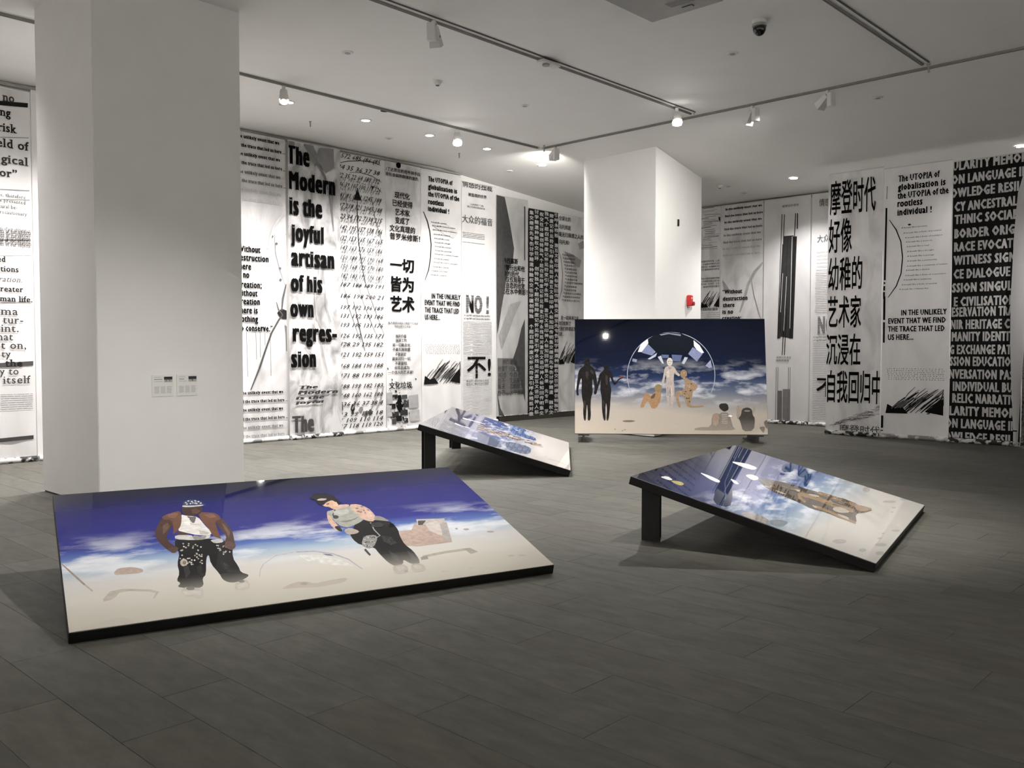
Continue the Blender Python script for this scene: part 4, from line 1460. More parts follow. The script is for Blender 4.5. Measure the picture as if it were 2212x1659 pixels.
# key: (wall, start coordinate, width, top z, cloth, roll, depth offset, label)
BANNERS = {
 'S0': ('L', 3.5, 1.09, 5.30, M_CLOTH, M_ROLL_BW, 0.0, 'white banner of serif words with dark bars, left of the big pillar'),
 'S1': ('L', 4.60, 1.07, 5.34, M_CLOTH, M_ROLL_LIGHT, 0.0, 'plain white banner edge just left of the big square pillar'),
 'B1': ('L', 7.80, 0.985, 5.34, M_CLOTH_GREY, M_ROLL_LIGHT, 0.0, 'banner reading Without destruction there is no creation, right beside the big pillar'),
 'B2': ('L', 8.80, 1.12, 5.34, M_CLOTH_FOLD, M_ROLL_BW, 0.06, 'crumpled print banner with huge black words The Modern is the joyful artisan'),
 'B3': ('L', 9.94, 1.09, 5.32, M_CLOTH, M_ROLL_LIGHT, 0.0, 'white banner covered with handwritten numbers and thin arrows'),
 'B4': ('L', 11.04, 0.90, 5.32, M_CLOTH_GREY, M_ROLL_LIGHT, 0.0, 'white banner with centred Chinese lines and a black ink cross below'),
 'B5': ('L', 11.95, 1.13, 5.30, M_CLOTH, M_ROLL_LIGHT, 0.0, 'banner reading The UTOPIA of globalisation on the left wall'),
 'B6': ('L', 13.09, 1.05, 5.22, M_CLOTH, M_ROLL_LIGHT, 0.0, 'banner with a big striped NO! and a large Chinese sign on the left wall'),
 'B7': ('L', 14.15, 1.04, 5.06, M_CLOTH_PALE, M_ROLL_LIGHT, 0.0, 'pale grey banner with dark slopes and Chinese text'),
 'B8': ('L', 15.21, 1.06, 4.90, M_CLOTH_BLACK, M_ROLL_BW, 0.0, 'black banner filled with a grid of white Chinese characters'),
 'B9': ('L', 16.28, 1.06, 4.88, M_CLOTH_GREY, M_ROLL_LIGHT, 0.0, 'pale banner with brushed Chinese lines just left of the central pillar'),
 'R0': ('B', 11.70, 1.09, 4.92, M_CLOTH_GREY, M_ROLL_LIGHT, 0.0, 'grey brushed banner showing just right of the central pillar'),
 'R1': ('B', 10.60, 1.06, 4.92, M_CLOTH_GREY, M_ROLL_LIGHT, 0.0, 'banner reading Without destruction on the back wall behind the upright panel'),
 'R2': ('B', 9.52, 1.08, 4.92, M_CLOTH, M_ROLL_BW, 0.0, 'white banner with tall dark vertical stripes on the back wall'),
 'R3': ('B', 8.42, 1.08, 4.92, M_CLOTH, M_ROLL_LIGHT, 0.0, 'dense small text banner half hidden behind the tall Chinese banner'),
 'Q1': ('R', 7.35, 1.04, 4.97, M_CLOTH_GREY, M_ROLL_BW, 0.0, 'banner with very tall black Chinese characters on the right'),
 'Q2': ('R', 6.30, 1.18, 4.93, M_CLOTH, M_ROLL_LIGHT, 0.0, 'banner reading The UTOPIA of globalisation, right of the tall Chinese banner'),
 'Q3': ('R', 5.11, 1.12, 4.89, M_CLOTH_BLACK, M_ROLL_BW, 0.0, 'black banner with rows of bold pale English words at the right'),
}


def ripple(key, s, z):
    r = random.Random(key)
    a = 0.011 if key == 'B2' else 0.006
    p1, p2, p3 = r.uniform(0, 6), r.uniform(0, 6), r.uniform(0, 6)
    fade = min(1.0, max(0.15, (5.3 - z) / 2.5))
    return a * fade * (math.sin(9.0 * s + p1 + 0.5 * z) + 0.5 * math.sin(17.0 * s + p2 - 0.7 * z) + 0.5 * math.sin(1.3 * z + p3))


def to_world(key, s, z, off):
    w, s0, wd, top, cl, rl, dep, lab = BANNERS[key]
    d = ripple(key, s, z) + off + dep
    if w == 'L':
        return (s0 + s, LEFT_Y - d, z)
    return ((BACK_X if w == 'B' else RIGHT_X) - d, s0 - s, z)


def has_cjk(t):
    return any(ord(ch) > 0x2e80 for ch in t)


# every line of text becomes a flat outline mesh via the built-in font
_texts = {}


def text_key(body, bold, serif):
    return (body, bold, serif)


def queue_text(body, bold, serif):
    k = text_key(body, bold, serif)
    if k in _texts:
        return
    cu = bpy.data.curves.new('text', 'FONT')
    cu.body = body
    cu.size = 1.0
    cu.resolution_u = 2 if len(body) < 12 else 1
    if not has_cjk(body):
        cu.space_character = 1.12 if serif else 1.0 + (0.0, 0.15, 0.19)[min(2, int(bold))]
        cu.space_word = 0.8 if bold >= 1 and not serif else 1.0
    o = bpy.data.objects.new('text', cu)
    col.objects.link(o)
    _texts[k] = o


def add_serifs(me):
    """slab serifs on the flat ends of the stems"""
    ed = {}
    for p in me.polygons:
        for e in p.edge_keys:
            ed[e] = ed.get(e, 0) + 1
    vs = [v.co.copy() for v in me.vertices]
    xs = (0.0, 0.449, 0.682, 0.715)
    verts, faces = [], []
    for (a, b_), n in ed.items():
        if n != 1:
            continue
        A, B = vs[a], vs[b_]
        if abs(A.y - B.y) > 0.004 or not 0.04 < abs(A.x - B.x) < 0.2:
            continue
        y = A.y
        xa, xb = min(A.x, B.x), max(A.x, B.x)
        low = abs(y) < 0.03
        high = min(abs(y - q) for q in xs[1:]) < 0.035
        if low:
            q = (xa - 0.065, xb + 0.065, y, y + 0.045)
        elif high:
            q = (xa - 0.085, xb + 0.01, y - 0.05, y)
        else:
            continue
        i = len(verts)
        verts += [(q[0], q[2], 0), (q[1], q[2], 0), (q[1], q[3], 0), (q[0], q[3], 0)]
        faces.append((i, i + 1, i + 2, i + 3))
    return verts, faces


for key, data in PRINTS.items():
    for t in data.get('t', []):
        kw = t[7] if len(t) > 7 else {}
        queue_text(t[0], t[6], kw.get('sf', 0))
GRID = '集聚交流继承至尊先驱专辑伤疤讨论学术精神遗迹种族融合权属交谈往事环境疆界创意特质独特气泡个性超越召唤思想辩证废墟记忆怀旧见证符号变迁引荐呼唤永恒残存抵抗对话激励互动文化语言印记神秘人性标识知识回忆传承明智'
for ch in set(GRID):
    queue_text(ch, 1.2, 0)

bpy.context.view_layer.update()
_dg = bpy.context.evaluated_depsgraph_get()
_geo = {}
for k, o in _texts.items():
    me = bpy.data.meshes.new_from_object(o.evaluated_get(_dg))
    vs = [(v.co.x, v.co.y) for v in me.vertices]
    fs = [tuple(p.vertices) for p in me.polygons]
    if k[2]:
        sv, sf = add_serifs(me)
        n = len(vs)
        vs += [(v[0], v[1]) for v in sv]
        fs += [tuple(i + n for i in f) for f in sf]
    _geo[k] = (vs, fs)
    bpy.data.meshes.remove(me)
for o in _texts.values():
    cu = o.data
    bpy.data.objects.remove(o)
    bpy.data.curves.remove(cu)


def text_faces(body, bold, serif, s0, z0, w, cap, sk):
    """the text laid out in banner coordinates: list of (s, z) and faces"""
    vs, fs = _geo[text_key(body, bold, serif)]
    if not vs:
        return [], []
    xa, xb = min(v[0] for v in vs), max(v[0] for v in vs)
    if has_cjk(body):
        ya, yb = -0.075, 0.81
    else:
        ya, yb = 0.0, 0.70
    cjk = has_cjk(body)
    # heavy condensed look: thicken sideways with shifted copies, raise the x-height
    d = 0.018 * bold if cjk else (0.0, 0.052, 0.072)[int(bold)] if bold in (0, 1, 2) else 0.03 * bold
    dv = 0.013 * bold if cjk else (0.0, 0.020, 0.024)[int(bold)] if bold in (0, 1, 2) else 0.012 * bold
    if serif:
        d, dv = d * 0.45, dv * 0.45
    tall = (not cjk) and bold in (1, 2) and not serif and any(c.islower() for c in body)
    xa, xb = xa - d, xb + d
    kx, ky = w / max(1e-6, xb - xa), cap / (yb - ya)
    XH = 0.46

    def fy(y):
        if not tall or y <= 0:
            return (y - ya) * ky
        if y <= XH:
            return y / XH * 0.78 * cap
        return (0.78 + (y - XH) / (yb - XH) * 0.22) * cap

    out, faces = [], []
    for ci, (dx, dy) in enumerate(((0.0, 0.0),) if d == 0 else ((-d, -dv), (-d, dv), (0.0, 0.0), (d, -dv), (d, dv))):
        n = len(out)
        for x, y in vs:
            zz = fy(y) + dy * ky
            out.append((s0 + (x + dx - xa) * kx + sk * (zz - cap / 2), z0 + zz, 0.0003 * ci))
        faces += [tuple(i + n for i in f) for f in fs]
    return out, faces


def clip_mesh(bm, wd):
    lo = min((v.co.x for v in bm.verts), default=0)
    hi = max((v.co.x for v in bm.verts), default=0)
    for lim, nrm, bad in ((0.004, (-1, 0, 0), lo < 0.004), (wd - 0.004, (1, 0, 0), hi > wd - 0.004)):
        if bad:
            bmesh.ops.bisect_plane(bm, geom=bm.verts[:] + bm.edges[:] + bm.faces[:], plane_co=(lim, 0, 0), plane_no=nrm, clear_outer=True)


def split_letters(bm, body, s0, w):
    """one mesh per large letter"""
    isl, seen_ = [], set()
    for v in bm.verts:
        if v in seen_:
            continue
        st, grp = [v], []
        seen_.add(v)
        while st:
            q = st.pop()
            grp.append(q)
            for e in q.link_edges:
                u = e.other_vert(q)
                if u not in seen_:
                    seen_.add(u)
                    st.append(u)
        isl.append((min(q.co.x for q in grp), max(q.co.x for q in grp), grp))
    buckets = []
    if has_cjk(body):
        n = len(body)
        d = {}
        for a, b_, grp in isl:
            d.setdefault(min(n - 1, max(0, int(((a + b_) / 2 - s0) / w * n))), []).extend(grp)
        buckets = list(d.values())
    else:
        for a, b_, grp in sorted(isl, key=lambda t: t[0]):
            if buckets and a < buckets[-1][0] - 0.3 * (b_ - a):
                buckets[-1][1].extend(grp)
                buckets[-1][0] = max(buckets[-1][0], b_)
            else:
                buckets.append([b_, list(grp)])
        buckets = [b_[1] for b_ in buckets]
    out = []
    for grp in buckets:
        nb = bmesh.new()
        mp = {v: nb.verts.new(v.co) for v in grp}
        fs = {f for v in grp for f in v.link_faces}
        for f in fs:
            nb.faces.new([mp[v] for v in f.verts])
        out.append(nb)
    bm.free()
    return out


def lay(key, bm, off):
    """banner coordinates (x = s, y = z) to the hanging cloth, a hair in front of it"""
    for v in bm.verts:
        s, z = v.co.x, v.co.y
        v.co = to_world(key, s, z, off + v.co.z)


def poly_bm(bm, pts, mi, dz):
    f = bm.faces.new([bm.verts.new((p[0], p[1], dz)) for p in pts])
    f.material_index = mi
    return f


def ribbon(pts, w):
    L, R = [], []
    n = len(pts)
    for i in range(n):
        a, b_ = pts[max(0, i - 1)], pts[min(n - 1, i + 1)]
        d = Vector((b_[0] - a[0], b_[1] - a[1]))
        if d.length < 1e-6:
            d = Vector((1, 0))
        d.normalize()
        k = w / 2 * (0.55 if i in (0, n - 1) else 1.0)
        L.append((pts[i][0] - d.y * k, pts[i][1] + d.x * k))
        R.append((pts[i][0] + d.y * k, pts[i][1] - d.x * k))
    return [(L[i], L[i + 1], R[i + 1], R[i]) for i in range(n - 1)]


for key, (w, s0, wd, top, clothm, rollm, dep, label) in BANNERS.items():
    root = empty('text_banner', to_world(key, wd / 2, 0.0, 0.0))
    origin = Vector(root.location)

    def put(name, bm, mats):
        o = obj(name, bm, mats, root)
        o.data.transform(Matrix.Translation(-origin))
        return o

    # hanging cloth
    bm = bmesh.new()
    nu, nv = 26, 34
    zb = 0.135 if key in ('B7', 'B8', 'B9') else 0.06
    gr = [[bm.verts.new(to_world(key, wd * i / nu, zb + (top - zb) * j / nv, 0.0)) for i in range(nu + 1)] for j in range(nv + 1)]
    for j in range(nv):
        for i in range(nu):
            bm.faces.new((gr[j][i], gr[j][i + 1], gr[j + 1][i + 1], gr[j + 1][i]))
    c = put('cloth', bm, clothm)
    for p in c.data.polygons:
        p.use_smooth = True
    # rolled-up surplus at the foot
    bm = bmesh.new()
    rr = 0.008 if zb > 0.1 else 0.04
    a = Vector(to_world(key, 0.01, zb - 0.02 if rr > 0.02 else zb, 0.03 if rr > 0.02 else 0.0))
    b_ = Vector(to_world(key, wd - 0.01, zb - 0.02 if rr > 0.02 else zb, 0.03 if rr > 0.02 else 0.0))
    M = (b_ - a).to_track_quat('Z', 'Y').to_matrix().to_4x4()
    cyl(bm, (a + b_) / 2, rr, rr, (b_ - a).length, 14, M)
    put('bottom_roll' if rr > 0.02 else 'bottom_batten', bm, rollm)
    # top batten
    bm = bmesh.new()
    a = Vector(to_world(key, 0.005, top, -0.006))
    b_ = Vector(to_world(key, wd - 0.005, top, -0.006))
    M = (b_ - a).to_track_quat('Z', 'Y').to_matrix().to_4x4()
    cyl(bm, (a + b_) / 2, 0.011, 0.011, (b_ - a).length, 8, M)
    put('top_batten', bm, M_FIX)

    data = PRINTS.get(key, {})
    kin = {'L': 0.84, 'B': 0.85, 'R': 1.0}[w]     # ink darkened on the strongly lit walls to offset overexposure
    # drawings, tone patches, dashes
    mats, idx = [], {}

    def mi(sh):
        m = ink(sh if sh == 1 else sh * kin)
        if m.name not in idx:
            idx[m.name] = len(mats)
            mats.append(m)
        return idx[m.name]

    bm = bmesh.new()
    over = bmesh.new()
    for pts, sh in data.get('p', []):
        poly_bm(over if sh == 1 else bm, pts, mi(sh), 0.0)
    for pts, wr, sh in data.get('r', []):
        for q in ribbon(pts, wr):
            poly_bm(bm, q, mi(sh), 0.0006 if sh < 0.5 else 0.0003)
    for sa, sb, za, zb, den, seed in [(g[0], g[1], g[2], g[3], g[5], g[4]) for g in data.get('g', [])]:
        r = random.Random(seed)
        gw, gh = sb - sa, zb - za
        for i in range(den):
            x = sa + gw * r.random() * 0.9
            y = za + gh * r.random() * 0.25
            l = gh * r.uniform(0.25, 0.75)
            kx = gw / gh / 1.5
            pts = [(x, y), (min(sb, x + l * 0.42 * kx), y + l * 0.55), (min(sb, x + l * 0.85 * kx), y + l)]
            for q in ribbon(pts, r.uniform(0.02, 0.06) * gh):
                poly_bm(bm, q, mi(r.choice((0.05, 0.1, 0.2, 0.3, 0.4))), 0.0003 * (i % 4))
        for i in range(4):
            x = sa + gw * (0.3 + 0.18 * i)
            for q in ribbon([(x, za + gh * 0.45), (x + gw * 0.1, za + gh * 0.75), (min(sb, x + gw * 0.22), zb - gh * 0.04 * i)], 0.014):
                poly_bm(bm, q, mi(0.25), 0.001)
        poly_bm(bm, [(sa, za), (sa + gw * 0.03, za + gh * 0.35), (sa + gw * 0.16, za + gh * 0.2), (sa + gw * 0.3, za + gh * 0.25), (sa + gw * 0.4, za + gh * 0.02)], mi(0.06), 0.0014)
        poly_bm(bm, [(sb - gw * 0.3, za + gh * 0.1), (sb - gw * 0.12, za + gh * 0.45), (sb, za + gh * 0.6), (sb, za)], mi(0.06), 0.0014)
    for sa, sb, za, zb, n, seed, h, sh, lo, hi, gap in data.get('d', []):
        r = random.Random(seed)
        for i in range(n):
            z = za + (zb - za) * i / max(1, n - 1)
            x = sa + r.random() * gap
            while x < sb:
                l = min(r.uniform(lo, hi), sb - x)
                poly_bm(bm, [(x, z), (x, z - h), (x + l, z - h), (x + l, z)], mi(sh), 0.0)
                x += l + r.uniform(0.3, 1) * gap
    if bm.faces:
        clip_mesh(bm, wd)
        lay(key, bm, 0.018 if key == 'B2' else 0.011)
        put('printed_drawing', bm, mats)['kind'] = 'stuff'
    else:
        bm.free()
    if over.faces:
        lay(key, over, 0.0165)
        put('scan_lines', over, mats)['kind'] = 'stuff'
    else:
        over.free()
    # lettering, one mesh per line
    for t in data.get('t', []):
        body, s_, z_, w_, cap, sh, bold = t[:7]
        kw = t[7] if len(t) > 7 else {}
        vs, fs = text_faces(body, bold, kw.get('sf', 0), s_, z_, w_, cap, kw.get('sk', 0.0))
        if not fs:
            continue
        bm = bmesh.new()
        bv = [bm.verts.new(v) for v in vs]
        for f in fs:
            try:
                bm.faces.new([bv[i] for i in f])
            except ValueError:
                pass
        clip_mesh(bm, wd)
        # keep lettering below the top edge of the cloth and above the roll
        bmesh.ops.bisect_plane(bm, geom=bm.verts[:] + bm.edges[:] + bm.faces[:], plane_co=(0, top - 0.01, 0), plane_no=(0, 1, 0), clear_outer=True)
        bmesh.ops.bisect_plane(bm, geom=bm.verts[:] + bm.edges[:] + bm.faces[:], plane_co=(0, zb + 0.025, 0), plane_no=(0, -1, 0), clear_outer=True)
        if not bm.faces:
            bm.free()
            continue
        big = cap > 0.13 or len(body) <= 6
        lets = split_letters(bm, body, s_, w_) if big else [bm]
        for lb in lets:
            lay(key, lb, 0.024 if key == 'B2' else 0.0145)
            put('letter' if big else 'lettering', lb, ink(sh * kin))
    if key == 'B8':
        # grid of pale characters: six columns
        ncol, nrow = 6, 40
        r = random.Random(11)
        cw, chh = wd / ncol, (top - 0.12) / nrow
        for ci in range(ncol):
            bm = bmesh.new()
            for ri in range(nrow):
                ch = GRID[(ci * 13 + ri * 2 + (ci % 2)) % len(GRID)]
                if r.random() < 0.03:
                    continue
                vs, fs = text_faces(ch, 1.2, 0, ci * cw + cw * 0.09, top - 0.03 - (ri + 1) * chh + (0.5 * chh if ci % 2 else 0.0) * 0.6, cw * 0.82, chh * 0.74, 0.0)
                bv = [bm.verts.new(v) for v in vs]
                for f in fs:
                    bm.faces.new([bv[i] for i in f])
            bmesh.ops.bisect_plane(bm, geom=bm.verts[:] + bm.edges[:] + bm.faces[:], plane_co=(0, top - 0.01, 0), plane_no=(0, 1, 0), clear_outer=True)
            lay(key, bm, 0.0145)
            put('lettering', bm, ink(0.82))
    tag(root, label, 'banner', 'printed fabric banners')

# the white turned-back edge and the dark banner at the far right
root = empty('folded_banner', (16.44, 4.05, 0))
edge_l = [(3.93, 4.86), (3.989, 4.475), (4.059, 4.203), (4.101, 3.551), (4.135, 2.449), (4.128, 1.7), (4.098, 1.043), (4.05, 0.147), (4.04, 0.05)]
edge_r = [(3.60, 4.86), (3.66, 4.475), (3.72, 4.203), (3.80, 3.551), (3.87, 2.449), (3.915, 1.7), (3.95, 1.043), (3.98, 0.147), (3.985, 0.05)]
bm = bmesh.new()
gr = []
for (yl, z), (yr, _) in zip(edge_l, edge_r):
    gr.append([bm.verts.new((-0.03 * math.sin(math.pi * t), yl + (yr - yl) * t - 4.05, z)) for t in (0, 0.2, 0.4, 0.6, 0.8, 1.0)])
for j in range(len(gr) - 1):
    for i in range(5):
        bm.faces.new((gr[j][i], gr[j][i + 1], gr[j + 1][i + 1], gr[j + 1][i]))
obj('cloth', bm, M_CLOTH_THIN, root, True)
bm = bmesh.new()
cyl(bm, (0, -0.03, 0.04), 0.035, 0.035, 0.06, 14, Matrix.Rotation(math.pi / 2, 4, 'X'))
obj('bottom_roll', bm, M_ROLL_LIGHT, root)
bm = bmesh.new()
box(bm, (-0.03, -0.03, 0.27), (0.004, 0.06, 0.02))
obj('printed_bar', bm, ink(0.0), root)
tag(root, 'narrow white turned-back banner edge beside the black English banner', 'banner', 'printed fabric banners')
root = empty('text_banner', (16.7, 3.45, 0))
bm = bmesh.new()
nu, nv = 10, 20
gr = [[bm.verts.new((0.01 * math.sin(7 * i / nu), 0.55 - 1.1 * i / nu, 0.06 + 4.8 * j / nv)) for i in range(nu + 1)] for j in range(nv + 1)]
for j in range(nv):
    for i in range(nu):
        bm.faces.new((gr[j][i], gr[j][i + 1], gr[j + 1][i + 1], gr[j + 1][i]))
obj('cloth', bm, M_CLOTH_SPECK, root, True)
bm = bmesh.new()
cyl(bm, (-0.03, 0, 0.04), 0.035, 0.035, 1.1, 14, Matrix.Rotation(math.pi / 2, 4, 'X'))
obj('bottom_roll', bm, M_ROLL_BW, root)
tag(root, 'dark speckled banner at the far right edge', 'banner', 'printed fabric banners')

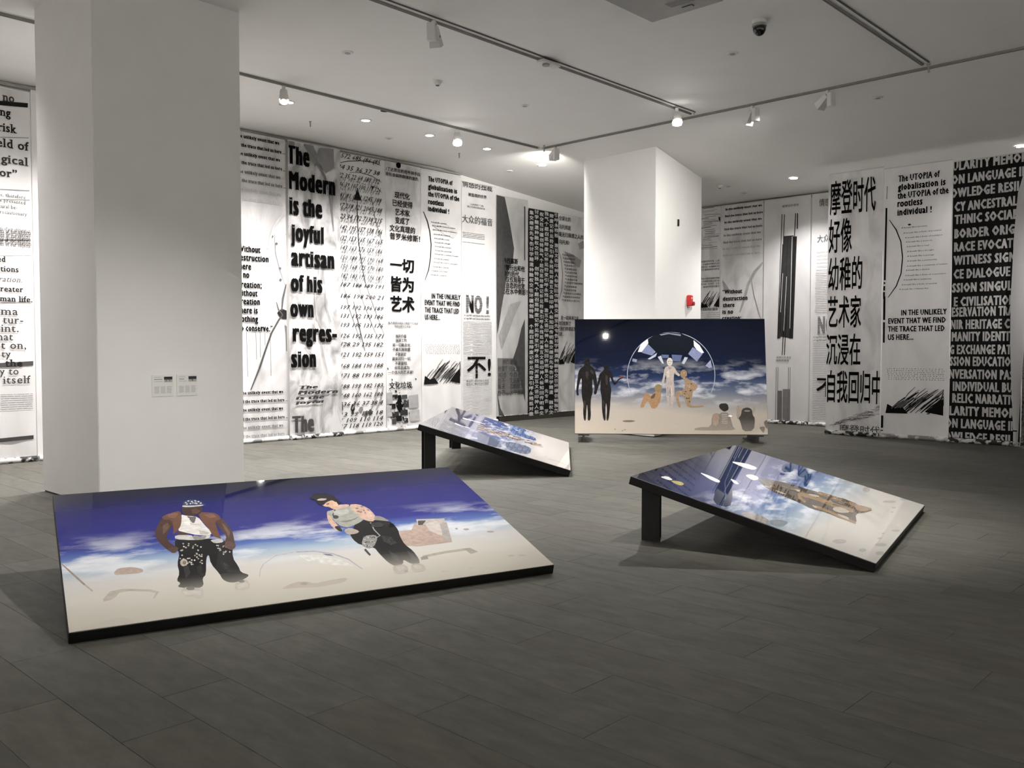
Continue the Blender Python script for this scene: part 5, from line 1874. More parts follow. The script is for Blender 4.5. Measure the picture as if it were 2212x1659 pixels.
# ---------------------------------------------------------------- picture panels
PICTURES = {
"1": [
 ("printed_debris", [0.5,0.4,0.34], [[0.285,0.616],[0.316,0.662],[0.399,0.657],[0.456,0.611],[0.444,0.567],[0.348,0.571],[0.288,0.576]]),
 ("printed_debris", [0.36,0.28,0.24], [[-0.001,0.788],[0.057,0.642],[0.112,0.494],[0.12,0.509],[0.065,0.658],[0.007,0.805]], 1),
 ("printed_debris", [0.5,0.45,0.38], [[0.113,0.495],[0.149,0.409],[0.155,0.422],[0.12,0.509]], 1),
 ("printed_debris", [0.52,0.49,0.42], [[0.182,0.278],[0.259,0.42],[0.517,0.336],[0.47,0.238],[0.461,0.246],[0.491,0.318],[0.301,0.378],[0.254,0.293]]),
 ("printed_debris", [0.42,0.38,0.31], [[0.034,-0.004],[0.14,0.065],[0.272,0.092],[0.335,0.035],[0.33,-0.008],[0.164,-0.011]]),
 ("printed_debris", [0.58,0.54,0.46], [[0.512,0.088],[0.574,0.087],[0.661,0.065],[0.652,0.052],[0.564,0.065]]),
 ("printed_bubble", [0.42,0.42,0.5], [[1.419,0.603],[1.539,0.585],[1.647,0.523],[1.725,0.422],[1.756,0.314],[1.771,0.272],[1.779,0.283],[1.764,0.325],[1.732,0.434],[1.653,0.537],[1.544,0.6],[1.423,0.619]], 1),
 ("printed_bubble", [0.55,0.55,0.58], [[1.111,0.338],[1.138,0.426],[1.175,0.496],[1.275,0.586],[1.411,0.608],[1.413,0.621],[1.276,0.598],[1.173,0.506],[1.133,0.431],[1.106,0.341]], 1),
 ("printed_bubble", [0.2,0.2,0.25], [[1.583,0.548],[1.632,0.527],[1.65,0.496],[1.603,0.516]]),
 ("printed_bubble", [0.8,0.79,0.76], [[1.423,0.56],[1.564,0.526],[1.685,0.425],[1.728,0.327],[1.601,0.376],[1.462,0.463]]),
 ("printed_lying_figure", [0.42,0.32,0.22], [[1.196,0.157],[1.252,0.197],[1.312,0.22],[1.373,0.212],[1.417,0.173],[1.501,0.186],[1.618,0.196],[1.641,0.182],[1.607,0.139],[1.482,0.127],[1.402,0.124],[1.293,0.15]]),
 ("printed_lying_figure", [0.15,0.1,0.08], [[1.319,0.187],[1.356,0.208],[1.381,0.186],[1.358,0.161]]),
 ("printed_man", [0.012,0.012,0.014], [[0.697,0.979],[0.797,0.932],[0.907,0.937],[0.986,0.897],[1.04,0.812],[1.003,0.628],[1.014,0.509],[1.012,0.428],[1.056,0.382],[1.023,0.343],[0.957,0.309],[0.915,0.32],[0.887,0.363],[0.882,0.446],[0.856,0.582],[0.867,0.713],[0.843,0.668],[0.802,0.451],[0.773,0.411],[0.766,0.321],[0.724,0.291],[0.658,0.317],[0.614,0.344],[0.641,0.385],[0.622,0.42],[0.653,0.505],[0.658,0.631],[0.695,0.772],[0.679,0.862]]),
 ("printed_man", [0.6,0.56,0.5], [[0.634,0.315],[0.682,0.335],[0.725,0.299],[0.758,0.306],[0.739,0.181],[0.71,0.172],[0.642,0.219],[0.626,0.27]]),
 ("printed_man", [0.58,0.54,0.48], [[0.958,0.313],[1.022,0.338],[1.035,0.28],[1.018,0.206],[0.935,0.198],[0.939,0.275]]),
 ("printed_man", [0.08,0.07,0.06], [[0.708,0.299],[0.704,0.289],[0.696,0.282],[0.685,0.28],[0.675,0.283],[0.666,0.29],[0.661,0.301],[0.66,0.312],[0.664,0.323],[0.673,0.33],[0.683,0.332],[0.694,0.329],[0.703,0.322],[0.708,0.311]]),
 ("printed_man", [0.1,0.09,0.08], [[1.009,0.31],[1.006,0.303],[0.999,0.299],[0.991,0.297],[0.983,0.299],[0.977,0.305],[0.973,0.312],[0.973,0.32],[0.976,0.327],[0.983,0.332],[0.991,0.334],[0.999,0.331],[1.005,0.326],[1.009,0.319]]),
 ("printed_man", [0.075,0.04,0.032], [[0.66,1.312],[0.719,1.283],[0.72,1.182],[0.68,1.115],[0.652,1.029],[0.653,0.939],[0.681,0.879],[0.702,0.843],[0.668,0.779],[0.635,0.818],[0.609,0.893],[0.585,0.991],[0.586,1.1],[0.618,1.205]]),
 ("printed_man", [0.085,0.048,0.04], [[1.008,1.216],[1.047,1.248],[1.068,1.143],[1.08,1.005],[1.066,0.878],[1.053,0.773],[1.025,0.741],[0.98,0.787],[1.005,0.874],[1.027,0.942],[1.014,1.039],[0.997,1.12]]),
 ("printed_man", [0.09,0.05,0.04], [[0.731,1.104],[0.779,1.059],[0.797,1.005],[0.726,1.021]]),
 ("printed_man", [0.8,0.78,0.76], [[0.792,1.347],[0.829,1.315],[0.898,1.29],[0.92,1.137],[0.947,1.017],[0.923,0.981],[0.847,0.999],[0.778,1.056],[0.731,1.1],[0.765,1.191]]),
 ("printed_man", [0.4,0.38,0.37], [[0.771,1.209],[0.847,1.183],[0.912,1.139],[0.845,1.17]]),
 ("printed_man", [0.155,0.075,0.05], [[0.663,1.337],[0.734,1.386],[0.796,1.407],[0.796,1.322],[0.767,1.172],[0.728,1.086],[0.69,1.039],[0.713,1.127],[0.718,1.276],[0.664,1.287]]),
 ("printed_man", [0.16,0.078,0.052], [[0.909,1.363],[1.02,1.325],[1.045,1.269],[1.04,1.205],[0.997,1.195],[0.985,0.971],[0.99,0.91],[0.942,0.958],[0.932,1.115],[0.91,1.218]]),
 ("printed_man", [0.06,0.034,0.028], [[0.821,1.47],[0.96,1.452],[0.939,1.356],[0.911,1.318],[0.866,1.307],[0.814,1.328],[0.808,1.401]]),
 ("printed_man", [0.15,0.14,0.14], [[0.825,1.316],[0.857,1.289],[0.892,1.302],[0.86,1.19],[0.845,1.193]]),
 ("printed_man", [0.05,0.06,0.11], [[0.822,1.47],[0.842,1.55],[0.885,1.585],[0.938,1.568],[0.968,1.525],[0.97,1.488],[0.993,1.466],[0.959,1.448],[0.893,1.453]]),
 ("printed_man", [0.62,0.64,0.7], [[0.85,1.54],[0.864,1.544],[0.863,1.527],[0.851,1.523]]),
 ("printed_man", [0.62,0.64,0.7], [[0.872,1.566],[0.886,1.569],[0.886,1.552],[0.874,1.548]]),
 ("printed_man", [0.62,0.64,0.7], [[0.894,1.553],[0.908,1.556],[0.907,1.539],[0.895,1.535]]),
 ("printed_man", [0.62,0.64,0.7], [[0.919,1.561],[0.933,1.564],[0.932,1.547],[0.92,1.543]]),
 ("printed_man", [0.62,0.64,0.7], [[0.938,1.539],[0.952,1.543],[0.952,1.526],[0.939,1.522]]),
 ("printed_man", [0.62,0.64,0.7], [[0.95,1.511],[0.964,1.515],[0.964,1.498],[0.951,1.494]]),
 ("printed_man", [0.62,0.64,0.7], [[0.854,1.514],[0.868,1.518],[0.867,1.501],[0.855,1.497]]),
 ("printed_man", [0.62,0.64,0.7], [[0.879,1.517],[0.893,1.521],[0.893,1.504],[0.881,1.5]]),
 ("printed_man", [0.62,0.64,0.7], [[0.92,1.509],[0.934,1.512],[0.934,1.495],[0.921,1.492]]),
 ("printed_man", [0.55,0.57,0.62], [[0.826,1.492],[0.888,1.473],[0.971,1.475],[0.965,1.457],[0.884,1.449],[0.821,1.464]]),
 ("printed_man", [0.8,0.8,0.82], [[0.899,1.543],[0.902,1.501],[0.911,1.525],[0.914,1.494],[0.932,1.536],[0.93,1.542],[0.914,1.504],[0.914,1.535],[0.905,1.511],[0.904,1.547]], 1),
 ("printed_man", [0.62,0.61,0.6], [[0.705,1.032],[0.81,1.011],[0.812,0.967],[0.908,0.988],[0.933,0.983],[0.907,0.93],[0.797,0.934],[0.696,0.972]]),
 ("printed_man", [0.3,0.3,0.28], [[0.814,1.01],[0.866,0.971],[0.907,0.989],[0.88,0.922],[0.812,0.929]]),
 ("printed_man", [0.55,0.55,0.54], [[0.91,0.914],[0.989,0.911],[0.994,0.858],[0.93,0.852]]),
 ("printed_man", [0.5,0.45,0.38], [[0.722,0.632],[0.716,0.611],[0.707,0.595],[0.696,0.587],[0.686,0.59],[0.679,0.602],[0.676,0.621],[0.677,0.643],[0.683,0.665],[0.692,0.681],[0.702,0.688],[0.712,0.686],[0.72,0.674],[0.723,0.654]]),
 ("printed_man", [0.25,0.2,0.16], [[0.714,0.634],[0.711,0.623],[0.707,0.615],[0.701,0.611],[0.696,0.613],[0.693,0.619],[0.691,0.628],[0.692,0.639],[0.694,0.65],[0.699,0.658],[0.704,0.662],[0.709,0.661],[0.713,0.655],[0.715,0.645]]),
 ("printed_man", [0.45,0.43,0.38], [[0.8,0.609],[0.811,0.61],[0.809,0.592],[0.8,0.593]]),
 ("printed_man", [0.45,0.43,0.38], [[0.708,0.81],[0.719,0.811],[0.717,0.793],[0.708,0.793]]),
 ("printed_man", [0.3,0.29,0.26], [[0.784,0.697],[0.794,0.698],[0.793,0.68],[0.783,0.68]]),
 ("printed_man", [0.45,0.43,0.38], [[0.738,0.85],[0.749,0.851],[0.747,0.832],[0.737,0.832]]),
 ("printed_man", [0.3,0.29,0.26], [[0.788,0.855],[0.799,0.856],[0.797,0.837],[0.787,0.837]]),
 ("printed_man", [0.6,0.58,0.52], [[0.763,0.662],[0.774,0.662],[0.772,0.644],[0.763,0.645]]),
 ("printed_man", [0.3,0.29,0.26], [[0.82,0.726],[0.831,0.727],[0.829,0.709],[0.819,0.71]]),
 ("printed_man", [0.45,0.43,0.38], [[0.74,0.638],[0.75,0.639],[0.749,0.621],[0.739,0.622]]),
 ("printed_man", [0.3,0.29,0.26], [[0.719,0.634],[0.73,0.635],[0.728,0.617],[0.719,0.618]]),
 ("printed_man", [0.45,0.43,0.38], [[0.73,0.646],[0.74,0.647],[0.739,0.629],[0.729,0.63]]),
 ("printed_man", [0.45,0.43,0.38], [[0.781,0.832],[0.792,0.833],[0.79,0.814],[0.78,0.815]]),
 ("printed_man", [0.6,0.58,0.52], [[0.729,0.864],[0.74,0.865],[0.738,0.846],[0.729,0.847]]),
 ("printed_man", [0.6,0.58,0.52], [[0.736,0.611],[0.747,0.611],[0.745,0.594],[0.736,0.594]]),
 ("printed_man", [0.3,0.29,0.26], [[0.743,0.61],[0.754,0.61],[0.752,0.593],[0.743,0.594]]),
 ("printed_man", [0.3,0.29,0.26], [[0.789,0.676],[0.799,0.677],[0.798,0.659],[0.788,0.66]]),
 ("printed_man", [0.3,0.29,0.26], [[0.807,0.789],[0.818,0.789],[0.816,0.771],[0.807,0.771]]),
 ("printed_man", [0.6,0.58,0.52], [[0.7,0.692],[0.71,0.693],[0.709,0.675],[0.699,0.676]]),
 ("printed_man", [0.45,0.43,0.38], [[0.785,0.701],[0.795,0.702],[0.794,0.684],[0.784,0.685]]),
 ("printed_man", [0.6,0.58,0.52], [[0.737,0.632],[0.747,0.633],[0.746,0.615],[0.736,0.616]]),
 ("printed_man", [0.6,0.58,0.52], [[0.747,0.668],[0.757,0.669],[0.756,0.651],[0.746,0.652]]),
 ("printed_man", [0.3,0.29,0.26], [[0.792,0.626],[0.803,0.626],[0.801,0.609],[0.792,0.609]]),
 ("printed_man", [0.6,0.58,0.52], [[0.727,0.694],[0.738,0.695],[0.736,0.677],[0.727,0.677]]),
 ("printed_man", [0.45,0.43,0.38], [[0.791,0.751],[0.802,0.752],[0.8,0.734],[0.79,0.734]]),
 ("printed_man", [0.45,0.43,0.38], [[0.805,0.648],[0.815,0.649],[0.814,0.631],[0.804,0.632]]),
 ("printed_man", [0.3,0.29,0.26], [[0.806,0.708],[0.817,0.709],[0.815,0.69],[0.805,0.691]]),
 ("printed_man", [0.6,0.58,0.52], [[0.711,0.629],[0.721,0.63],[0.72,0.612],[0.71,0.613]]),
 ("printed_man", [0.6,0.58,0.52], [[0.802,0.725],[0.813,0.726],[0.811,0.708],[0.802,0.708]]),
 ("printed_man", [0.3,0.29,0.26], [[0.776,0.724],[0.786,0.725],[0.785,0.706],[0.775,0.707]]),
 ("printed_man", [0.3,0.29,0.26], [[0.792,0.75],[0.803,0.751],[0.801,0.733],[0.791,0.733]]),
 ("printed_man", [0.45,0.43,0.38], [[0.814,0.704],[0.824,0.704],[0.823,0.686],[0.813,0.687]]),
 ("printed_man", [0.45,0.43,0.38], [[0.807,0.792],[0.818,0.793],[0.816,0.775],[0.807,0.775]]),
 ("printed_man", [0.6,0.58,0.52], [[0.833,0.834],[0.844,0.834],[0.842,0.816],[0.832,0.816]]),
 ("printed_man", [0.45,0.43,0.38], [[0.7,0.747],[0.711,0.747],[0.709,0.729],[0.7,0.73]]),
 ("printed_man", [0.45,0.43,0.38], [[0.74,0.845],[0.751,0.846],[0.75,0.827],[0.74,0.827]]),
 ("printed_man", [0.3,0.29,0.26], [[0.814,0.856],[0.825,0.856],[0.823,0.837],[0.813,0.838]]),
 ("printed_man", [0.45,0.43,0.38], [[0.737,0.85],[0.748,0.851],[0.746,0.833],[0.737,0.833]]),
 ("printed_man", [0.45,0.43,0.38], [[0.738,0.694],[0.748,0.695],[0.747,0.677],[0.737,0.678]]),
 ("printed_man", [0.45,0.43,0.38], [[0.703,0.812],[0.714,0.813],[0.713,0.794],[0.703,0.795]]),
 ("printed_man", [0.45,0.43,0.38], [[0.805,0.875],[0.816,0.876],[0.814,0.857],[0.804,0.857]]),
 ("printed_man", [0.45,0.43,0.38], [[0.682,0.704],[0.692,0.705],[0.691,0.687],[0.682,0.688]]),
 ("printed_man", [0.45,0.43,0.38], [[0.76,0.871],[0.77,0.872],[0.769,0.853],[0.759,0.854]]),
 ("printed_man", [0.45,0.43,0.38], [[0.791,0.74],[0.802,0.741],[0.8,0.723],[0.79,0.723]]),
 ("printed_man", [0.45,0.43,0.38], [[0.766,0.897],[0.776,0.898],[0.775,0.879],[0.765,0.879]]),
 ("printed_man", [0.3,0.29,0.26], [[0.732,0.907],[0.743,0.908],[0.742,0.889],[0.732,0.889]]),
 ("printed_man", [0.6,0.58,0.52], [[0.814,0.702],[0.825,0.703],[0.823,0.685],[0.813,0.686]]),
 ("printed_man", [0.45,0.43,0.38], [[0.712,0.817],[0.723,0.818],[0.722,0.799],[0.712,0.8]]),
 ("printed_man", [0.5,0.48,0.46], [[0.946,0.763],[0.956,0.764],[0.954,0.745],[0.944,0.746]]),
 ("printed_man", [0.5,0.48,0.46], [[0.998,0.722],[1.008,0.723],[1.005,0.704],[0.996,0.705]]),
 ("printed_man", [0.3,0.29,0.28], [[0.971,0.803],[0.981,0.804],[0.978,0.785],[0.969,0.786]]),
 ("printed_man", [0.5,0.48,0.46], [[1.012,0.822],[1.022,0.823],[1.019,0.804],[1.01,0.804]]),
 ("printed_man", [0.3,0.29,0.28], [[0.96,0.727],[0.971,0.728],[0.968,0.71],[0.958,0.711]]),
 ("printed_man", [0.3,0.29,0.28], [[0.977,0.813],[0.987,0.814],[0.984,0.795],[0.975,0.796]]),
 ("printed_man", [0.3,0.29,0.28], [[0.94,0.757],[0.95,0.758],[0.947,0.739],[0.938,0.74]]),
 ("printed_man", [0.5,0.48,0.46], [[0.975,0.735],[0.986,0.736],[0.983,0.718],[0.974,0.718]]),
 ("printed_man", [0.5,0.48,0.46], [[0.989,0.795],[1.0,0.796],[0.997,0.777],[0.987,0.777]]),
 ("printed_man", [0.5,0.48,0.46], [[0.944,0.828],[0.954,0.829],[0.951,0.81],[0.942,0.81]]),
 ("printed_man", [0.5,0.48,0.46], [[0.954,0.701],[0.964,0.702],[0.961,0.684],[0.952,0.684]]),
 ("printed_man", [0.3,0.29,0.28], [[1.021,0.79],[1.032,0.791],[1.029,0.772],[1.019,0.773]]),
 ("printed_man", [0.5,0.48,0.46], [[0.936,0.832],[0.946,0.833],[0.943,0.814],[0.934,0.815]]),
 ("printed_man", [0.3,0.29,0.28], [[0.97,0.722],[0.98,0.723],[0.977,0.705],[0.968,0.706]]),
 ("printed_man", [0.5,0.48,0.46], [[0.945,0.781],[0.955,0.782],[0.952,0.764],[0.943,0.764]]),
 ("printed_man", [0.5,0.48,0.46], [[0.935,0.789],[0.946,0.79],[0.943,0.771],[0.934,0.772]]),
 ("printed_man", [0.12,0.07,0.06], [[1.002,0.857],[1.028,0.869],[1.061,0.816],[1.051,0.764],[1.015,0.729],[0.986,0.78]]),
 ("printed_man", [0.1,0.06,0.05], [[0.633,0.856],[0.664,0.866],[0.703,0.848],[0.673,0.778],[0.645,0.785]]),
 ("printed_ruin", [0.15,0.085,0.065], [[0.651,1.197],[0.687,1.228],[0.694,1.169],[0.651,1.085],[0.631,1.053]]),
 ("printed_ruin", [0.17,0.1,0.08], [[1.036,1.151],[1.056,1.087],[1.061,0.991],[1.039,0.921],[1.037,1.034]]),
 ("printed_ruin", [0.11,0.062,0.05], [[0.877,1.407],[0.918,1.408],[0.933,1.374],[0.906,1.339],[0.87,1.343]]),
 ("printed_ruin", [0.23,0.115,0.08], [[0.707,1.361],[0.758,1.381],[0.778,1.356],[0.745,1.293],[0.707,1.311]]),
 ("printed_ruin", [0.24,0.12,0.085], [[0.943,1.311],[1.008,1.307],[1.023,1.253],[0.972,1.244]]),
 ("printed_ruin", [0.035,0.035,0.038], [[0.688,0.591],[0.719,0.6],[0.715,0.489],[0.678,0.436]]),
 ("printed_ruin", [0.03,0.03,0.033], [[0.765,0.572],[0.796,0.58],[0.784,0.471],[0.755,0.431]]),
 ("printed_ruin", [0.032,0.032,0.036], [[0.915,0.617],[0.952,0.574],[0.969,0.471],[0.941,0.446],[0.914,0.534]]),
 ("printed_ruin", [0.74,0.7,0.64], [[0.632,0.283],[0.687,0.283],[0.738,0.254],[0.724,0.214],[0.645,0.236]]),
 ("printed_ruin", [0.72,0.68,0.62], [[0.952,0.272],[1.011,0.287],[1.022,0.253],[0.953,0.226]]),
 ("printed_ruin", [0.88,0.86,0.84], [[0.802,1.301],[0.838,1.273],[0.827,1.158],[0.788,1.167]]),
 ("printed_ruin", [0.55,0.53,0.51], [[0.868,1.073],[0.93,1.021],[0.909,0.992],[0.864,1.008]]),
 ("printed_ruin", [0.52,0.4,0.34], [[2.227,0.749],[2.323,0.748],[2.381,0.839],[2.639,0.808],[2.541,0.496],[2.456,0.493],[2.264,0.49],[2.183,0.52],[2.198,0.676]]),
 ("printed_ruin", [0.55,0.5,0.47], [[2.428,0.91],[2.651,0.875],[2.622,0.811],[2.459,0.811],[2.394,0.794]]),
 ("printed_ruin", [0.1,0.09,0.08], [[2.43,0.882],[2.495,0.874],[2.436,0.806],[2.403,0.809]]),
 ("printed_ruin", [0.66,0.6,0.56], [[2.463,0.821],[2.563,0.842],[2.61,0.788],[2.506,0.604],[2.45,0.699]]),
 ("printed_ruin", [0.45,0.42,0.4], [[2.573,0.797],[2.633,0.794],[2.54,0.516],[2.488,0.509]]),
 ("printed_ruin", [0.46,0.42,0.35], [[2.232,0.322],[2.41,0.346],[2.585,0.35],[2.6,0.385],[2.423,0.38],[2.242,0.355]], 1),
 ("printed_ruin", [0.38,0.35,0.3], [[2.579,0.38],[2.629,0.382],[2.663,0.312],[2.594,0.291]]),
 ("printed_ruin", [0.25,0.22,0.19], [[2.222,0.336],[2.275,0.341],[2.266,0.298],[2.211,0.297]]),
 ("printed_ruin", [0.45,0.41,0.35], [[2.933,0.578],[2.921,0.57],[2.901,0.569],[2.882,0.575],[2.873,0.586],[2.878,0.596],[2.895,0.601],[2.916,0.598],[2.931,0.589]]),
 ("printed_ruin", [0.45,0.41,0.35], [[2.759,0.66],[2.749,0.651],[2.733,0.649],[2.718,0.654],[2.712,0.665],[2.717,0.675],[2.731,0.681],[2.747,0.679],[2.759,0.671]]),
 ("printed_ruin", [0.45,0.41,0.35], [[2.9,0.193],[2.889,0.186],[2.871,0.185],[2.854,0.191],[2.846,0.201],[2.851,0.21],[2.867,0.215],[2.885,0.212],[2.899,0.203]]),
 ("printed_ruin", [0.45,0.41,0.35], [[2.99,0.175],[2.977,0.168],[2.954,0.169],[2.932,0.176],[2.921,0.187],[2.926,0.196],[2.945,0.199],[2.969,0.195],[2.987,0.185]]),
 ("printed_ruin", [0.45,0.41,0.35], [[2.346,0.097],[2.334,0.091],[2.31,0.092],[2.286,0.1],[2.273,0.111],[2.277,0.119],[2.296,0.122],[2.321,0.117],[2.341,0.107]]),
 ("printed_ruin", [0.45,0.41,0.35], [[2.524,0.099],[2.515,0.092],[2.5,0.091],[2.487,0.096],[2.481,0.105],[2.485,0.113],[2.498,0.118],[2.512,0.115],[2.523,0.108]]),
 ("printed_ruin", [0.45,0.41,0.35], [[2.678,0.689],[2.671,0.679],[2.662,0.676],[2.655,0.679],[2.654,0.688],[2.659,0.699],[2.667,0.705],[2.676,0.706],[2.68,0.699]]),
 ("printed_woman", [0.014,0.014,0.015], [[1.857,0.784],[1.976,0.971],[2.035,0.975],[2.159,0.948],[2.228,0.899],[2.226,0.77],[2.2,0.675],[2.184,0.542],[2.207,0.438],[2.201,0.314],[2.177,0.245],[2.122,0.259],[2.091,0.338],[2.067,0.273],[2.004,0.254],[1.974,0.314],[1.961,0.443],[1.958,0.555],[1.871,0.613],[1.853,0.693]]),
 ("printed_woman", [0.42,0.37,0.32], [[1.987,0.267],[2.065,0.273],[2.083,0.22],[2.049,0.156],[1.98,0.148],[1.964,0.195]]),
 ("printed_woman", [0.44,0.39,0.34], [[2.118,0.26],[2.175,0.256],[2.205,0.22],[2.179,0.14],[2.08,0.157]]),
 ("printed_woman", [0.12,0.1,0.09], [[2.063,0.173],[2.058,0.167],[2.052,0.162],[2.045,0.161],[2.039,0.162],[2.034,0.167],[2.033,0.173],[2.034,0.18],[2.038,0.187],[2.044,0.191],[2.051,0.193],[2.058,0.191],[2.062,0.187],[2.064,0.18]]),
 ("printed_woman", [0.62,0.42,0.33], [[1.809,1.178],[1.837,1.194],[1.808,1.05],[1.821,0.923],[1.822,0.838],[1.795,0.844],[1.771,0.91],[1.771,1.033]]),
 ("printed_woman", [0.37,0.38,0.34], [[1.809,1.178],[1.854,1.194],[2.005,1.252],[2.02,1.177],[2.045,0.998],[1.986,0.944],[1.882,0.885],[1.837,0.915],[1.821,0.98],[1.81,1.087]]),
 ("printed_woman", [0.22,0.22,0.2], [[1.846,1.0],[1.931,1.002],[2.022,1.046],[1.953,0.987],[1.883,0.971]]),
 ("printed_woman", [0.6,0.42,0.34], [[2.009,1.264],[2.085,1.258],[2.137,1.175],[2.145,1.063],[2.134,0.979],[2.079,0.934],[2.024,0.998],[2.014,1.13]]),
 ("printed_woman", [0.28,0.2,0.18], [[2.04,1.195],[2.065,1.199],[2.059,1.171],[2.038,1.167]]),
 ("printed_woman", [0.28,0.2,0.18], [[2.088,1.219],[2.113,1.223],[2.107,1.195],[2.085,1.19]]),
 ("printed_woman", [0.28,0.2,0.18], [[2.084,1.153],[2.109,1.156],[2.103,1.129],[2.082,1.124]]),
 ("printed_woman", [0.28,0.2,0.18], [[2.046,1.127],[2.071,1.131],[2.065,1.104],[2.044,1.099]]),
 ("printed_woman", [0.28,0.2,0.18], [[2.083,1.109],[2.108,1.112],[2.102,1.085],[2.081,1.081]]),
 ("printed_woman", [0.28,0.2,0.18], [[2.032,1.142],[2.056,1.145],[2.05,1.118],[2.03,1.113]]),
 ("printed_woman", [0.28,0.2,0.18], [[2.111,1.147],[2.136,1.15],[2.13,1.123],[2.109,1.119]]),
 ("printed_woman", [0.6,0.42,0.34], [[1.866,1.209],[1.925,1.275],[2.011,1.269],[2.009,1.235],[1.889,1.194]]),
 ("printed_woman", [0.66,0.42,0.3], [[1.808,1.299],[1.862,1.349],[1.916,1.368],[1.944,1.328],[1.922,1.242],[1.893,1.204],[1.866,1.209],[1.851,1.252],[1.821,1.263]]),
 ("printed_woman", [0.1,0.06,0.05], [[1.844,1.307],[1.873,1.315],[1.864,1.294],[1.844,1.292]]),
 ("printed_woman", [0.012,0.011,0.012], [[1.752,1.424],[1.791,1.497],[1.863,1.511],[1.938,1.468],[1.955,1.36],[1.969,1.295],[1.921,1.292],[1.916,1.368],[1.859,1.34],[1.813,1.283],[1.783,1.311],[1.784,1.394]]),
 ("printed_woman", [0.5,0.4,0.42], [[1.793,1.392],[1.834,1.414],[1.882,1.398],[1.854,1.369],[1.807,1.374]]),
 ("printed_woman", [0.04,0.04,0.04], [[1.878,1.2],[1.829,1.106],[1.848,1.044],[1.857,1.058],[1.838,1.11],[1.883,1.191]], 1),
 ("printed_woman", [0.06,0.06,0.06], [[1.867,1.069],[1.861,1.055],[1.851,1.046],[1.841,1.041],[1.832,1.043],[1.825,1.051],[1.823,1.064],[1.825,1.078],[1.832,1.091],[1.841,1.101],[1.851,1.105],[1.861,1.103],[1.867,1.095],[1.869,1.083]]),
 ("printed_woman", [0.5,0.45,0.38], [[2.002,1.221],[2.003,1.11],[2.031,1.049],[2.037,1.059],[2.01,1.118],[2.009,1.228]], 1),
 ("printed_woman", [0.03,0.03,0.03], [[1.783,0.921],[1.824,0.932],[1.826,0.841],[1.798,0.838]]),
 ("printed_woman", [0.4,0.36,0.32], [[1.835,0.855],[1.892,0.887],[1.943,0.814],[1.91,0.778],[1.836,0.775]]),
 ("printed_woman", [0.3,0.28,0.26], [[2.137,1.032],[2.183,1.011],[2.221,0.917],[2.157,0.942],[2.107,0.963]]),
 ("printed_woman", [0.3,0.3,0.29], [[1.945,0.734],[2.033,0.734],[2.031,0.675],[1.958,0.555],[1.907,0.539],[1.881,0.605]]),
 ("printed_woman", [0.6,0.6,0.58], [[1.908,0.62],[1.92,0.619],[1.915,0.607],[1.904,0.608]]),
 ("printed_woman", [0.6,0.6,0.58], [[1.945,0.727],[1.957,0.726],[1.952,0.714],[1.941,0.714]]),
 ("printed_woman", [0.08,0.08,0.08], [[1.945,0.726],[1.957,0.726],[1.952,0.713],[1.941,0.714]]),
 ("printed_woman", [0.08,0.08,0.08], [[1.945,0.642],[1.957,0.641],[1.952,0.629],[1.941,0.63]]),
 ("printed_woman", [0.6,0.6,0.58], [[1.906,0.591],[1.918,0.59],[1.913,0.578],[1.903,0.579]]),
 ("printed_woman", [0.6,0.6,0.58], [[1.972,0.652],[1.985,0.651],[1.98,0.639],[1.969,0.64]]),
 ("printed_woman", [0.08,0.08,0.08], [[1.982,0.713],[1.994,0.712],[1.989,0.7],[1.978,0.701]]),
 ("printed_woman", [0.6,0.6,0.58], [[1.98,0.626],[1.993,0.625],[1.987,0.613],[1.977,0.614]]),
 ("printed_woman", [0.6,0.6,0.58], [[1.965,0.647],[1.977,0.646],[1.972,0.633],[1.961,0.634]]),
 ("printed_woman", [0.08,0.08,0.08], [[1.929,0.583],[1.942,0.582],[1.937,0.57],[1.926,0.571]]),
 ("printed_woman", [0.08,0.08,0.08], [[1.908,0.578],[1.92,0.577],[1.915,0.566],[1.905,0.566]]),
 ("printed_woman", [0.08,0.08,0.08], [[1.915,0.594],[1.928,0.593],[1.922,0.581],[1.912,0.582]]),
 ("printed_woman", [0.6,0.6,0.58], [[1.929,0.683],[1.942,0.682],[1.936,0.67],[1.926,0.671]]),
 ("printed_woman", [0.08,0.08,0.08], [[2.0,0.708],[2.012,0.707],[2.007,0.694],[1.996,0.695]]),
 ("printed_woman", [0.6,0.6,0.58], [[1.927,0.589],[1.939,0.588],[1.934,0.576],[1.923,0.577]]),
 ("printed_woman", [0.08,0.08,0.08], [[1.937,0.728],[1.949,0.727],[1.944,0.715],[1.933,0.715]]),
 ("printed_woman", [0.08,0.08,0.08], [[2.009,0.703],[2.022,0.702],[2.016,0.689],[2.005,0.69]]),
 ("printed_woman", [0.08,0.08,0.08], [[1.922,0.642],[1.935,0.641],[1.929,0.628],[1.919,0.629]]),
 ("printed_woman", [0.08,0.08,0.08], [[1.988,0.697],[2.0,0.696],[1.995,0.684],[1.984,0.684]]),
 ("printed_woman", [0.6,0.6,0.58], [[1.963,0.706],[1.975,0.705],[1.97,0.693],[1.959,0.693]]),
 ("printed_woman", [0.08,0.08,0.08], [[1.914,0.636],[1.927,0.635],[1.921,0.623],[1.911,0.624]]),
 ("printed_woman", [0.6,0.6,0.58], [[1.937,0.575],[1.949,0.574],[1.944,0.562],[1.934,0.563]]),
 ("printed_woman", [0.6,0.6,0.58], [[1.904,0.632],[1.917,0.631],[1.911,0.618],[1.901,0.619]]),
 ("printed_woman", [0.08,0.08,0.08], [[1.969,0.643],[1.981,0.642],[1.976,0.629],[1.965,0.63]]),
 ("printed_woman", [0.08,0.08,0.08], [[2.007,0.692],[2.02,0.691],[2.014,0.679],[2.003,0.68]]),
